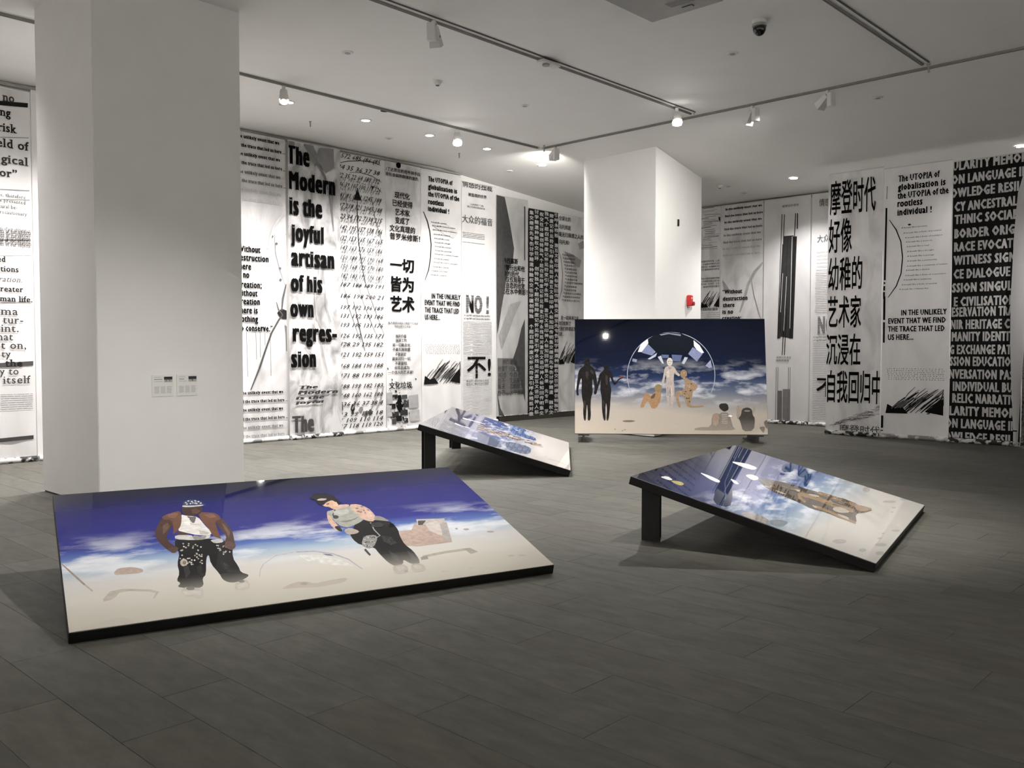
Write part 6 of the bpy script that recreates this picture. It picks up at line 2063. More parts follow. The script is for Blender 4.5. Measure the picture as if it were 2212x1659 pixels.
 ("printed_woman", [0.08,0.08,0.08], [[1.931,0.647],[1.943,0.646],[1.938,0.634],[1.927,0.634]]),
 ("printed_woman", [0.35,0.34,0.33], [[2.061,0.927],[2.046,0.805],[2.055,0.707],[2.014,0.688],[2.011,0.671],[2.065,0.708],[2.057,0.815],[2.072,0.934]], 1),
 ("printed_woman", [0.08,0.08,0.08], [[1.876,0.531],[1.883,0.438],[1.899,0.453],[1.893,0.547]], 1),
 ("printed_bubble", [0.04,0.04,0.042], [[2.051,0.913],[2.128,0.916],[2.171,0.876],[2.117,0.836],[2.056,0.85]]),
 ("printed_bubble", [0.035,0.035,0.037], [[2.069,0.706],[2.13,0.672],[2.138,0.572],[2.082,0.547],[2.052,0.612]]),
 ("printed_bubble", [0.04,0.04,0.04], [[2.039,0.483],[2.071,0.401],[2.055,0.315],[2.021,0.341]]),
 ("printed_bubble", [0.04,0.04,0.04], [[2.164,0.452],[2.186,0.391],[2.176,0.302],[2.15,0.327]]),
 ("printed_bubble", [0.46,0.47,0.43], [[1.853,1.168],[1.904,1.179],[1.974,1.187],[1.971,1.122],[1.88,1.077],[1.851,1.104]]),
 ("printed_bubble", [0.7,0.5,0.41], [[2.1,1.16],[2.131,1.109],[2.12,1.025],[2.077,1.013]]),
 ("printed_bubble", [0.6,0.55,0.5], [[1.999,0.241],[2.049,0.255],[2.06,0.217],[2.004,0.188]]),
 ("printed_bubble", [0.62,0.57,0.52], [[2.121,0.236],[2.165,0.234],[2.176,0.196],[2.126,0.183]]),
 ("printed_bubble", [0.74,0.5,0.37], [[1.909,1.346],[1.934,1.318],[1.919,1.254],[1.888,1.249]]),
],
"3": [
 ("printed_bubble", [0.42,0.45,0.52], [[1.001,0.714],[0.972,0.784],[0.951,0.856],[0.937,0.93],[0.931,1.006],[0.932,1.082],[0.941,1.157],[0.957,1.231],[0.981,1.304],[1.011,1.374],[1.049,1.441],[1.093,1.503],[1.143,1.561],[1.199,1.614],[1.259,1.661],[1.324,1.702],[1.393,1.736],[1.465,1.763],[1.538,1.783],[1.614,1.796],[1.69,1.8],[1.766,1.797],[1.841,1.787],[1.915,1.768],[1.986,1.743],[2.054,1.711],[2.118,1.671],[2.178,1.626],[2.233,1.575],[2.283,1.518],[2.326,1.457],[2.363,1.391],[2.393,1.323],[2.416,1.251],[2.432,1.178],[2.44,1.103],[2.441,1.027],[2.435,0.952],[2.421,0.878],[2.399,0.806],[2.371,0.736],[2.382,0.731],[2.41,0.802],[2.432,0.876],[2.446,0.951],[2.453,1.027],[2.452,1.104],[2.444,1.18],[2.428,1.254],[2.404,1.327],[2.373,1.397],[2.336,1.463],[2.292,1.526],[2.242,1.583],[2.186,1.635],[2.125,1.681],[2.059,1.721],[1.99,1.754],[1.918,1.78],[1.843,1.799],[1.767,1.809],[1.69,1.812],[1.613,1.808],[1.536,1.795],[1.461,1.775],[1.389,1.747],[1.319,1.713],[1.253,1.671],[1.191,1.624],[1.135,1.57],[1.084,1.511],[1.039,1.447],[1.001,1.379],[0.97,1.308],[0.946,1.235],[0.929,1.159],[0.92,1.082],[0.919,1.005],[0.926,0.929],[0.94,0.853],[0.961,0.78],[0.99,0.709]], 1),
 ("printed_bubble", [0.008,0.011,0.018], [[1.182,1.581],[1.301,1.694],[1.454,1.786],[1.691,1.81],[1.876,1.792],[2.076,1.693],[2.191,1.572],[2.022,1.46],[1.921,1.425],[1.686,1.477],[1.45,1.425],[1.35,1.477]]),
 ("printed_bubble", [0.22,0.24,0.28], [[1.496,1.772],[1.657,1.799],[1.867,1.771],[1.867,1.74],[1.657,1.779],[1.522,1.751]]),
 ("printed_bubble", [0.9,0.9,0.9], [[1.11,1.456],[1.165,1.595],[1.288,1.694],[1.297,1.612],[1.181,1.456]]),
 ("printed_bubble", [0.9,0.9,0.9], [[2.089,1.667],[2.191,1.577],[2.267,1.443],[2.192,1.422],[2.094,1.563]]),
 ("printed_bubble", [0.22,0.25,0.42], [[1.287,1.602],[1.425,1.456],[1.357,1.391],[1.181,1.443]]),
 ("printed_bubble", [0.24,0.27,0.44], [[2.073,1.543],[2.242,1.422],[2.139,1.285],[1.991,1.422]]),
 ("printed_bubble", [0.5,0.54,0.66], [[1.281,1.33],[1.45,1.443],[1.424,1.374],[1.323,1.322]]),
 ("printed_bubble", [0.55,0.58,0.68], [[1.458,1.365],[1.517,1.391],[1.566,1.244],[1.532,1.253]]),
 ("printed_bubble", [0.5,0.53,0.64], [[1.876,1.253],[1.928,1.365],[1.986,1.357],[1.917,1.236]]),
 ("printed_bubble", [0.13,0.16,0.3], [[1.526,1.408],[1.652,1.405],[1.651,1.348],[1.537,1.348]]),
 ("printed_bubble", [0.12,0.15,0.28], [[1.702,1.408],[1.887,1.4],[1.851,1.288],[1.717,1.296]]),
 ("printed_bubble", [0.28,0.31,0.45], [[1.019,1.339],[1.099,1.322],[1.086,1.27],[1.011,1.287]]),
 ("printed_bubble", [0.33,0.36,0.5], [[2.285,1.211],[2.378,1.314],[2.401,1.185],[2.35,1.168]]),
 ("printed_bubble", [0.55,0.5,0.43], [[2.199,0.388],[2.174,0.355],[2.142,0.324],[2.103,0.294],[2.057,0.268],[2.005,0.244],[1.948,0.225],[1.887,0.209],[1.822,0.197],[1.756,0.189],[1.688,0.185],[1.62,0.187],[1.552,0.192],[1.487,0.202],[1.425,0.216],[1.367,0.234],[1.313,0.256],[1.266,0.281],[1.225,0.309],[1.191,0.339],[1.164,0.372],[1.158,0.367],[1.184,0.334],[1.219,0.302],[1.261,0.274],[1.31,0.248],[1.364,0.226],[1.423,0.208],[1.486,0.194],[1.551,0.184],[1.619,0.178],[1.688,0.177],[1.756,0.18],[1.823,0.188],[1.888,0.2],[1.95,0.217],[2.008,0.237],[2.061,0.26],[2.107,0.287],[2.148,0.317],[2.181,0.349],[2.206,0.383]], 1),
 ("printed_couple", [0.016,0.014,0.014], [[0.266,1.295],[0.261,1.27],[0.248,1.249],[0.229,1.238],[0.208,1.238],[0.188,1.249],[0.175,1.269],[0.171,1.295],[0.175,1.321],[0.188,1.341],[0.208,1.352],[0.229,1.352],[0.248,1.341],[0.261,1.321]]),
 ("printed_couple", [0.016,0.014,0.014], [[0.596,1.183],[0.592,1.159],[0.58,1.14],[0.563,1.129],[0.544,1.129],[0.527,1.14],[0.515,1.159],[0.511,1.183],[0.516,1.207],[0.527,1.226],[0.544,1.237],[0.563,1.237],[0.58,1.226],[0.592,1.207]]),
 ("printed_couple", [0.016,0.014,0.014], [[0.172,1.248],[0.269,1.248],[0.279,1.203],[0.342,1.166],[0.376,1.045],[0.396,0.907],[0.379,0.77],[0.395,0.736],[0.367,0.69],[0.333,0.707],[0.353,0.804],[0.328,0.924],[0.316,0.984],[0.308,0.856],[0.319,0.736],[0.286,0.633],[0.277,0.462],[0.285,0.343],[0.273,0.233],[0.226,0.232],[0.231,0.36],[0.216,0.547],[0.201,0.36],[0.198,0.232],[0.161,0.232],[0.147,0.393],[0.156,0.513],[0.13,0.632],[0.117,0.769],[0.127,0.907],[0.116,1.001],[0.079,0.872],[0.062,0.752],[0.074,0.683],[0.037,0.671],[0.025,0.769],[0.045,0.941],[0.062,1.096],[0.104,1.165],[0.164,1.2]]),
 ("printed_couple", [0.016,0.014,0.014], [[0.516,1.145],[0.587,1.145],[0.655,1.08],[0.688,0.925],[0.713,0.9],[0.772,0.985],[0.86,1.005],[0.86,0.989],[0.784,0.965],[0.725,0.87],[0.688,0.862],[0.646,0.942],[0.621,1.02],[0.612,0.908],[0.645,0.788],[0.628,0.634],[0.619,0.464],[0.592,0.234],[0.551,0.234],[0.568,0.429],[0.55,0.566],[0.536,0.429],[0.544,0.234],[0.505,0.234],[0.476,0.429],[0.476,0.634],[0.448,0.77],[0.455,0.907],[0.463,0.968],[0.418,0.839],[0.384,0.727],[0.35,0.701],[0.338,0.741],[0.401,0.89],[0.435,1.062],[0.486,1.105]]),
 ("printed_couple", [0.045,0.04,0.038], [[0.189,1.113],[0.249,1.096],[0.232,0.976],[0.189,1.01]]),
 ("printed_couple", [0.045,0.04,0.038], [[0.266,1.148],[0.333,1.114],[0.333,1.045],[0.283,1.079]]),
 ("printed_couple", [0.045,0.04,0.038], [[0.536,1.045],[0.587,1.028],[0.578,0.856],[0.544,0.873]]),
 ("printed_couple", [0.045,0.04,0.038], [[0.164,0.598],[0.189,0.581],[0.184,0.394],[0.164,0.428]]),
 ("printed_couple", [0.045,0.04,0.038], [[0.493,0.599],[0.518,0.582],[0.518,0.429],[0.498,0.463]]),
 ("printed_couple", [0.28,0.05,0.03], [[0.845,1.02],[0.843,1.013],[0.837,1.008],[0.828,1.005],[0.818,1.005],[0.809,1.008],[0.803,1.013],[0.801,1.02],[0.804,1.027],[0.81,1.032],[0.818,1.035],[0.828,1.035],[0.837,1.032],[0.843,1.027]]),
 ("printed_boy", [0.52,0.45,0.4], [[1.582,1.184],[1.632,1.205],[1.703,1.205],[1.749,1.185],[1.79,1.099],[1.848,1.051],[1.825,1.017],[1.764,1.061],[1.743,1.099],[1.729,0.945],[1.744,0.808],[1.735,0.655],[1.702,0.468],[1.665,0.468],[1.677,0.689],[1.666,0.859],[1.65,0.689],[1.647,0.468],[1.609,0.475],[1.608,0.655],[1.594,0.842],[1.604,0.979],[1.598,1.056],[1.565,0.927],[1.539,0.855],[1.517,0.866],[1.537,0.961],[1.564,1.098]]),
 ("printed_boy", [0.66,0.62,0.55], [[1.719,1.279],[1.713,1.247],[1.698,1.221],[1.677,1.207],[1.654,1.207],[1.634,1.221],[1.619,1.247],[1.615,1.279],[1.62,1.311],[1.635,1.337],[1.656,1.351],[1.679,1.351],[1.7,1.337],[1.714,1.311]]),
 ("printed_boy", [0.64,0.57,0.51], [[1.606,1.116],[1.656,1.133],[1.655,1.013],[1.616,0.996]]),
 ("printed_boy", [0.4,0.34,0.3], [[1.614,0.825],[1.644,0.825],[1.638,0.672],[1.618,0.672]]),
 ("printed_boy", [0.62,0.55,0.49], [[1.677,0.825],[1.714,0.825],[1.708,0.655],[1.683,0.655]]),
 ("printed_boy", [0.36,0.31,0.28], [[1.64,1.184],[1.699,1.184],[1.69,1.15],[1.648,1.15]]),
 ("printed_boy", [0.46,0.4,0.36], [[1.612,0.927],[1.712,0.928],[1.694,0.859],[1.636,0.859]]),
 ("printed_boy", [0.08,0.07,0.06], [[1.657,1.284],[1.654,1.279],[1.647,1.277],[1.639,1.279],[1.637,1.284],[1.64,1.289],[1.647,1.291],[1.654,1.289]]),
 ("printed_boy", [0.08,0.07,0.06], [[1.7,1.284],[1.697,1.279],[1.69,1.277],[1.683,1.279],[1.68,1.284],[1.683,1.289],[1.69,1.291],[1.697,1.289]]),
 ("printed_boy", [0.3,0.22,0.2], [[1.686,1.243],[1.681,1.239],[1.67,1.238],[1.658,1.239],[1.653,1.243],[1.658,1.246],[1.67,1.248],[1.681,1.247]]),
 ("printed_kneeling_figure", [0.36,0.25,0.16], [[1.939,0.996],[1.996,0.966],[2.079,0.911],[2.156,0.86],[2.122,0.789],[2.059,0.758],[2.049,0.656],[2.006,0.571],[2.025,0.495],[2.254,0.516],[2.237,0.477],[1.971,0.459],[1.923,0.588],[1.917,0.686],[1.825,0.689],[1.811,0.638],[1.85,0.469],[1.805,0.469],[1.758,0.655],[1.768,0.761],[1.91,0.775],[1.928,0.877],[1.913,0.962]]),
 ("printed_kneeling_figure", [0.33,0.23,0.13], [[1.966,1.061],[1.96,1.027],[1.943,1.0],[1.918,0.985],[1.892,0.985],[1.868,1.0],[1.851,1.027],[1.846,1.061],[1.853,1.095],[1.87,1.123],[1.894,1.138],[1.921,1.138],[1.945,1.123],[1.961,1.096]]),
 ("printed_kneeling_figure", [0.12,0.08,0.06], [[2.011,0.88],[2.004,0.868],[1.989,0.868],[1.981,0.88],[1.989,0.892],[2.004,0.892]]),
 ("printed_kneeling_figure", [0.12,0.08,0.06], [[1.931,0.711],[1.923,0.699],[1.908,0.699],[1.901,0.711],[1.908,0.722],[1.923,0.722]]),
 ("printed_kneeling_figure", [0.12,0.08,0.06], [[1.978,0.628],[1.97,0.617],[1.955,0.616],[1.948,0.628],[1.956,0.64],[1.971,0.64]]),
 ("printed_kneeling_figure", [0.12,0.08,0.06], [[1.966,0.635],[1.958,0.623],[1.943,0.623],[1.936,0.635],[1.943,0.647],[1.958,0.647]]),
 ("printed_kneeling_figure", [0.12,0.08,0.06], [[2.007,0.633],[2.0,0.621],[1.985,0.621],[1.978,0.633],[1.985,0.645],[2.0,0.645]]),
 ("printed_kneeling_figure", [0.5,0.38,0.26], [[1.87,0.715],[1.863,0.704],[1.848,0.704],[1.84,0.715],[1.848,0.727],[1.863,0.727]]),
 ("printed_kneeling_figure", [0.5,0.38,0.26], [[2.018,0.875],[2.011,0.863],[1.996,0.863],[1.988,0.875],[1.996,0.886],[2.011,0.886]]),
 ("printed_kneeling_figure", [0.12,0.08,0.06], [[2.041,0.774],[2.033,0.762],[2.018,0.762],[2.011,0.774],[2.019,0.786],[2.034,0.786]]),
 ("printed_kneeling_figure", [0.12,0.08,0.06], [[2.051,0.887],[2.044,0.875],[2.029,0.875],[2.021,0.887],[2.029,0.899],[2.044,0.899]]),
 ("printed_kneeling_figure", [0.5,0.38,0.26], [[1.926,1.084],[1.918,1.072],[1.903,1.072],[1.896,1.084],[1.904,1.096],[1.919,1.096]]),
 ("printed_kneeling_figure", [0.5,0.38,0.26], [[1.923,0.692],[1.916,0.68],[1.901,0.68],[1.893,0.692],[1.901,0.704],[1.916,0.704]]),
 ("printed_kneeling_figure", [0.5,0.38,0.26], [[2.018,0.834],[2.011,0.822],[1.996,0.822],[1.988,0.834],[1.996,0.846],[2.011,0.846]]),
 ("printed_kneeling_figure", [0.12,0.08,0.06], [[2.016,0.573],[2.009,0.561],[1.994,0.561],[1.986,0.573],[1.994,0.584],[2.009,0.584]]),
 ("printed_kneeling_figure", [0.5,0.38,0.26], [[1.869,0.745],[1.861,0.733],[1.846,0.733],[1.839,0.745],[1.846,0.757],[1.861,0.757]]),
 ("printed_kneeling_figure", [0.12,0.08,0.06], [[2.053,0.888],[2.046,0.876],[2.031,0.876],[2.023,0.888],[2.031,0.899],[2.046,0.899]]),
 ("printed_kneeling_figure", [0.5,0.38,0.26], [[1.928,0.987],[1.92,0.975],[1.905,0.975],[1.898,0.986],[1.905,0.998],[1.92,0.998]]),
 ("printed_kneeling_figure", [0.12,0.08,0.06], [[2.029,0.766],[2.021,0.754],[2.006,0.754],[1.999,0.766],[2.007,0.778],[2.022,0.778]]),
 ("printed_kneeling_figure", [0.12,0.08,0.06], [[1.95,0.751],[1.943,0.739],[1.928,0.739],[1.92,0.751],[1.928,0.762],[1.943,0.762]]),
 ("printed_kneeling_figure", [0.5,0.38,0.26], [[1.99,0.857],[1.982,0.845],[1.967,0.845],[1.96,0.856],[1.968,0.868],[1.983,0.868]]),
 ("printed_kneeling_figure", [0.12,0.08,0.06], [[1.962,1.012],[1.954,1.0],[1.939,1.0],[1.932,1.012],[1.94,1.024],[1.955,1.024]]),
 ("printed_child", [0.42,0.25,0.14], [[1.4,0.756],[1.509,0.765],[1.502,0.586],[1.422,0.45],[1.338,0.45],[1.29,0.585],[1.239,0.551],[1.208,0.466],[1.138,0.466],[1.173,0.568],[1.224,0.713],[1.278,0.734],[1.324,0.657]]),
 ("printed_child", [0.3,0.22,0.12], [[1.533,0.811],[1.526,0.78],[1.507,0.755],[1.479,0.741],[1.448,0.741],[1.421,0.755],[1.402,0.78],[1.396,0.811],[1.403,0.842],[1.422,0.867],[1.45,0.881],[1.481,0.881],[1.508,0.867],[1.527,0.842]]),
 ("printed_child", [0.14,0.09,0.06], [[1.324,0.657],[1.425,0.739],[1.391,0.637],[1.34,0.62]]),
 ("printed_seated_figure", [0.26,0.22,0.19], [[2.073,0.103],[2.164,0.125],[2.362,0.135],[2.386,0.336],[2.453,0.379],[2.519,0.354],[2.536,0.388],[2.665,0.388],[2.714,0.237],[2.736,0.14],[2.789,0.082],[2.493,0.072],[2.08,0.069]]),
 ("printed_seated_figure", [0.03,0.026,0.024], [[2.501,0.472],[2.52,0.544],[2.652,0.548],[2.676,0.439],[2.59,0.393]]),
 ("printed_seated_figure", [0.42,0.3,0.24], [[2.391,0.32],[2.453,0.374],[2.507,0.337],[2.478,0.152],[2.387,0.16]]),
 ("printed_seated_figure", [0.55,0.5,0.45], [[2.548,0.349],[2.647,0.341],[2.648,0.351],[2.549,0.359]], 1),
 ("printed_seated_figure", [0.55,0.5,0.45], [[2.547,0.319],[2.646,0.311],[2.647,0.321],[2.548,0.329]], 1),
 ("printed_seated_figure", [0.55,0.5,0.45], [[2.546,0.288],[2.645,0.281],[2.646,0.291],[2.547,0.299]], 1),
 ("printed_seated_figure", [0.55,0.5,0.45], [[2.546,0.258],[2.644,0.25],[2.645,0.26],[2.547,0.268]], 1),
 ("printed_seated_figure", [0.55,0.5,0.45], [[2.545,0.228],[2.644,0.22],[2.645,0.23],[2.546,0.238]], 1),
 ("printed_seated_figure", [0.55,0.5,0.45], [[2.544,0.198],[2.643,0.19],[2.644,0.2],[2.545,0.208]], 1),
 ("printed_dark_figure", [0.055,0.047,0.04], [[2.877,0.339],[2.897,0.453],[2.996,0.482],[3.069,0.441],[3.078,0.34],[3.118,0.29],[3.092,0.072],[2.903,0.054],[2.862,0.238],[2.827,0.288]]),
 ("printed_dark_figure", [0.4,0.33,0.27], [[2.79,0.473],[2.833,0.524],[2.897,0.474],[2.861,0.322],[2.81,0.255]]),
 ("printed_dark_figure", [0.4,0.35,0.3], [[3.07,0.457],[3.121,0.508],[3.135,0.441],[3.083,0.357]]),
 ("printed_dark_figure", [0.3,0.28,0.25], [[3.039,0.415],[3.034,0.409],[3.019,0.405],[2.998,0.402],[2.974,0.402],[2.953,0.404],[2.939,0.409],[2.934,0.415],[2.939,0.421],[2.954,0.425],[2.975,0.428],[2.998,0.428],[3.019,0.426],[3.034,0.421]]),
 ("printed_dark_figure", [0.16,0.12,0.1], [[3.332,0.269],[3.26,0.227],[3.285,0.137],[3.326,0.09]]),
 ("printed_dark_figure", [0.13,0.1,0.08], [[3.176,0.136],[3.286,0.148],[3.266,0.036],[3.233,0.044]]),
 ("printed_debris", [0.16,0.13,0.1], [[0.819,0.227],[0.902,0.244],[1.003,0.242],[1.069,0.228],[0.986,0.208],[0.869,0.21]]),
 ("printed_debris", [0.3,0.25,0.21], [[0.724,0.083],[0.716,0.072],[0.699,0.07],[0.686,0.077],[0.686,0.089],[0.7,0.096],[0.717,0.093]]),
 ("printed_debris", [0.3,0.25,0.21], [[0.896,0.075],[0.889,0.065],[0.872,0.062],[0.858,0.069],[0.858,0.081],[0.872,0.088],[0.889,0.086]]),
 ("printed_debris", [0.3,0.25,0.21], [[0.854,0.058],[0.847,0.048],[0.83,0.045],[0.816,0.052],[0.816,0.064],[0.83,0.071],[0.847,0.069]]),
],
"4": [
 ("arch_shapes", [0.02,0.03,0.075], [[2.944,1.992],[2.931,1.823],[1.739,1.574],[1.01,1.429],[0.507,1.255],[0.1,1.147],[0.054,1.276],[0.545,1.423],[1.232,1.63],[2.128,1.855]]),  # dark navy curved band across the picture face
 ("arch_shapes", [0.12,0.15,0.25], [[2.897,1.917],[1.821,1.684],[0.921,1.466],[0.374,1.277],[0.068,1.204],[0.067,1.2],[0.379,1.273],[0.924,1.461],[1.817,1.677],[2.889,1.909]], 1),
 ("arch_shapes", [0.92,0.92,0.92], [[1.885,1.739],[2.034,1.615],[2.018,1.484],[1.833,1.465],[1.794,1.555]]),
 ("arch_shapes", [0.92,0.92,0.92], [[0.969,1.735],[0.965,1.607],[0.911,1.5],[0.803,1.483],[0.827,1.572]]),
 ("arch_shapes", [0.92,0.92,0.92], [[1.128,1.484],[1.123,1.425],[1.019,1.358],[0.978,1.394]]),
 ("arch_shapes", [0.92,0.92,0.92], [[0.302,1.846],[0.424,1.823],[0.359,1.741],[0.291,1.756]]),
 ("arch_shapes", [0.55,0.48,0.2], [[0.308,1.75],[0.392,1.69],[0.35,1.632],[0.249,1.628],[0.254,1.689]]),
 ("printed_robed_figure", [0.1,0.08,0.065], [[1.568,1.344],[1.7,1.2],[1.761,1.051],[1.778,0.878],[1.836,0.691],[1.878,0.513],[1.772,0.442],[1.82,0.323],[1.564,0.357],[1.404,0.412],[1.042,0.332],[1.019,0.448],[1.068,0.603],[1.013,0.7],[1.1,0.845],[1.134,0.982],[1.188,1.113],[1.302,1.225]]),
 ("printed_robed_figure", [0.7,0.66,0.6], [[1.466,1.45],[1.615,1.428],[1.591,1.348],[1.459,1.315],[1.353,1.335]]),
 ("printed_robed_figure", [0.27,0.18,0.095], [[1.369,0.911],[1.417,0.736],[1.36,0.572],[1.406,0.431],[1.589,0.456],[1.544,0.598],[1.605,0.766],[1.557,0.947]], 1),
 ("printed_robed_figure", [0.27,0.18,0.095], [[1.693,0.81],[1.721,0.619],[1.666,0.43],[1.808,0.446],[1.866,0.64],[1.84,0.834]], 1),
 ("printed_robed_figure", [0.27,0.18,0.095], [[1.116,0.704],[1.082,0.574],[1.024,0.441],[1.002,0.337],[1.101,0.348],[1.123,0.453],[1.185,0.587],[1.22,0.719]], 1),
 ("printed_robed_figure", [0.27,0.18,0.095], [[1.433,0.935],[1.247,0.88],[1.148,0.802],[1.259,0.813],[1.346,0.883],[1.491,0.923]], 1),
 ("printed_robed_figure", [0.42,0.38,0.32], [[1.274,1.117],[1.286,1.061],[1.258,0.975],[1.212,1.041]]),
 ("printed_robed_figure", [0.42,0.38,0.32], [[1.592,0.874],[1.662,0.785],[1.55,0.773],[1.521,0.845]]),
 ("printed_robed_figure", [0.42,0.38,0.32], [[1.384,0.596],[1.489,0.53],[1.384,0.447],[1.218,0.512],[1.252,0.581]]),
 ("printed_robed_figure", [0.42,0.38,0.32], [[1.17,0.527],[1.181,0.432],[1.065,0.398],[1.099,0.488]]),
 ("printed_robed_figure", [0.42,0.38,0.32], [[1.612,1.02],[1.613,0.946],[1.5,0.945]]),
 ("printed_robed_figure", [0.42,0.38,0.32], [[1.178,0.751],[1.177,0.689],[1.086,0.693]]),
 ("printed_robed_figure", [0.05,0.04,0.035], [[1.548,0.896],[1.576,0.868],[1.589,0.87],[1.595,0.904]], 1),
 ("printed_robed_figure", [0.03,0.026,0.025], [[1.488,0.983],[1.515,0.931],[1.528,0.933],[1.517,0.989]], 1),
 ("printed_robed_figure", [0.4,0.34,0.27], [[1.484,0.69],[1.513,0.661],[1.525,0.663],[1.532,0.698]], 1),
 ("printed_robed_figure", [0.03,0.026,0.025], [[1.487,1.133],[1.509,1.106],[1.522,1.108],[1.523,1.141]], 1),
 ("printed_robed_figure", [0.24,0.18,0.13], [[1.343,1.172],[1.382,1.113],[1.395,1.116],[1.389,1.183]], 1),
 ("printed_robed_figure", [0.24,0.18,0.13], [[1.503,1.098],[1.543,1.038],[1.555,1.04],[1.55,1.108]], 1),
 ("printed_robed_figure", [0.05,0.04,0.035], [[1.697,0.565],[1.716,0.525],[1.729,0.527],[1.718,0.568]], 1),
 ("printed_robed_figure", [0.05,0.04,0.035], [[1.837,0.619],[1.864,0.578],[1.877,0.58],[1.874,0.625]], 1),
 ("printed_robed_figure", [0.05,0.04,0.035], [[1.372,1.037],[1.413,0.975],[1.426,0.978],[1.421,1.047]], 1),
 ("printed_robed_figure", [0.05,0.04,0.035], [[1.395,1.138],[1.425,1.071],[1.438,1.074],[1.42,1.143]], 1),
 ("printed_robed_figure", [0.03,0.026,0.025], [[1.806,0.602],[1.842,0.535],[1.855,0.537],[1.842,0.608]], 1),
 ("printed_robed_figure", [0.05,0.04,0.035], [[1.38,0.828],[1.405,0.786],[1.417,0.788],[1.41,0.833]], 1),
 ("printed_robed_figure", [0.05,0.04,0.035], [[1.721,0.741],[1.761,0.673],[1.774,0.675],[1.765,0.748]], 1),
 ("printed_robed_figure", [0.24,0.18,0.13], [[1.382,1.19],[1.407,1.137],[1.42,1.14],[1.406,1.196]], 1),
 ("printed_robed_figure", [0.4,0.34,0.27], [[1.555,0.676],[1.581,0.653],[1.594,0.655],[1.601,0.683]], 1),
 ("printed_robed_figure", [0.24,0.18,0.13], [[1.786,0.551],[1.809,0.498],[1.822,0.5],[1.807,0.554]], 1),
 ("printed_robed_figure", [0.24,0.18,0.13], [[1.611,0.601],[1.643,0.552],[1.656,0.554],[1.652,0.607]], 1),
 ("printed_robed_figure", [0.16,0.12,0.09], [[1.319,1.126],[1.34,1.086],[1.353,1.088],[1.344,1.132]], 1),
 ("printed_robed_figure", [0.24,0.18,0.13], [[1.624,0.492],[1.649,0.47],[1.661,0.472],[1.669,0.499]], 1),
 ("printed_robed_figure", [0.05,0.04,0.035], [[1.461,1.258],[1.481,1.224],[1.494,1.227],[1.489,1.264]], 1),
 ("printed_robed_figure", [0.4,0.34,0.27], [[1.536,1.02],[1.557,0.971],[1.57,0.974],[1.557,1.025]], 1),
 ("printed_robed_figure", [0.16,0.12,0.09], [[1.474,0.624],[1.504,0.579],[1.517,0.581],[1.514,0.63]], 1),
 ("printed_robed_figure", [0.4,0.34,0.27], [[1.709,0.848],[1.733,0.792],[1.746,0.795],[1.732,0.852]], 1),
 ("printed_robed_figure", [0.24,0.18,0.13], [[1.374,0.816],[1.398,0.766],[1.41,0.768],[1.397,0.82]], 1),
 ("printed_robed_figure", [0.16,0.12,0.09], [[1.343,1.082],[1.36,1.046],[1.373,1.049],[1.363,1.087]], 1),
 ("printed_robed_figure", [0.05,0.04,0.035], [[1.553,1.062],[1.57,1.032],[1.583,1.035],[1.578,1.067]], 1),
 ("printed_robed_figure", [0.24,0.18,0.13], [[1.457,1.206],[1.486,1.165],[1.498,1.168],[1.496,1.215]], 1),
 ("printed_robed_figure", [0.03,0.026,0.025], [[1.456,1.019],[1.488,0.985],[1.501,0.987],[1.506,1.029]], 1),
 ("printed_robed_figure", [0.03,0.026,0.025], [[1.58,1.041],[1.602,0.997],[1.615,0.999],[1.604,1.046]], 1),
 ("printed_robed_figure", [0.24,0.18,0.13], [[1.654,0.674],[1.683,0.608],[1.696,0.61],[1.679,0.678]], 1),
 ("printed_robed_figure", [0.05,0.04,0.035], [[1.452,0.626],[1.473,0.579],[1.485,0.581],[1.473,0.629]], 1),
 ("printed_robed_figure", [0.16,0.12,0.09], [[1.559,1.052],[1.598,0.991],[1.611,0.994],[1.604,1.062]], 1),
 ("printed_robed_figure", [0.4,0.34,0.27], [[1.728,0.677],[1.743,0.653],[1.756,0.655],[1.753,0.681]], 1),
 ("printed_robed_figure", [0.03,0.026,0.025], [[1.531,0.787],[1.553,0.761],[1.566,0.763],[1.568,0.793]], 1),
 ("printed_robed_figure", [0.03,0.026,0.025], [[1.644,0.527],[1.672,0.459],[1.685,0.46],[1.664,0.53]], 1),
 ("printed_robed_figure", [0.05,0.04,0.035], [[1.615,0.567],[1.645,0.52],[1.657,0.522],[1.652,0.572]], 1),
 ("printed_robed_figure", [0.16,0.12,0.09], [[1.607,0.574],[1.635,0.505],[1.648,0.507],[1.628,0.577]], 1),
 ("printed_robed_figure", [0.4,0.34,0.27], [[1.751,0.731],[1.783,0.674],[1.796,0.676],[1.786,0.737]], 1),
 ("printed_robed_figure", [0.16,0.12,0.09], [[1.542,0.552],[1.566,0.497],[1.578,0.499],[1.562,0.555]], 1),
 ("printed_robed_figure", [0.03,0.026,0.025], [[1.751,0.603],[1.789,0.541],[1.802,0.543],[1.795,0.609]], 1),
 ("printed_robed_figure", [0.05,0.04,0.035], [[1.617,0.884],[1.641,0.83],[1.654,0.833],[1.639,0.889]], 1),
 ("printed_robed_figure", [0.03,0.026,0.025], [[1.616,0.736],[1.632,0.709],[1.645,0.711],[1.641,0.74]], 1),
 ("printed_robed_figure", [0.03,0.026,0.025], [[1.769,0.709],[1.792,0.685],[1.806,0.687],[1.81,0.715]], 1),
 ("printed_robed_figure", [0.24,0.18,0.13], [[1.707,0.873],[1.738,0.812],[1.751,0.814],[1.738,0.879]], 1),
 ("printed_robed_figure", [0.4,0.34,0.27], [[1.272,1.197],[1.309,1.149],[1.321,1.151],[1.32,1.209]], 1),
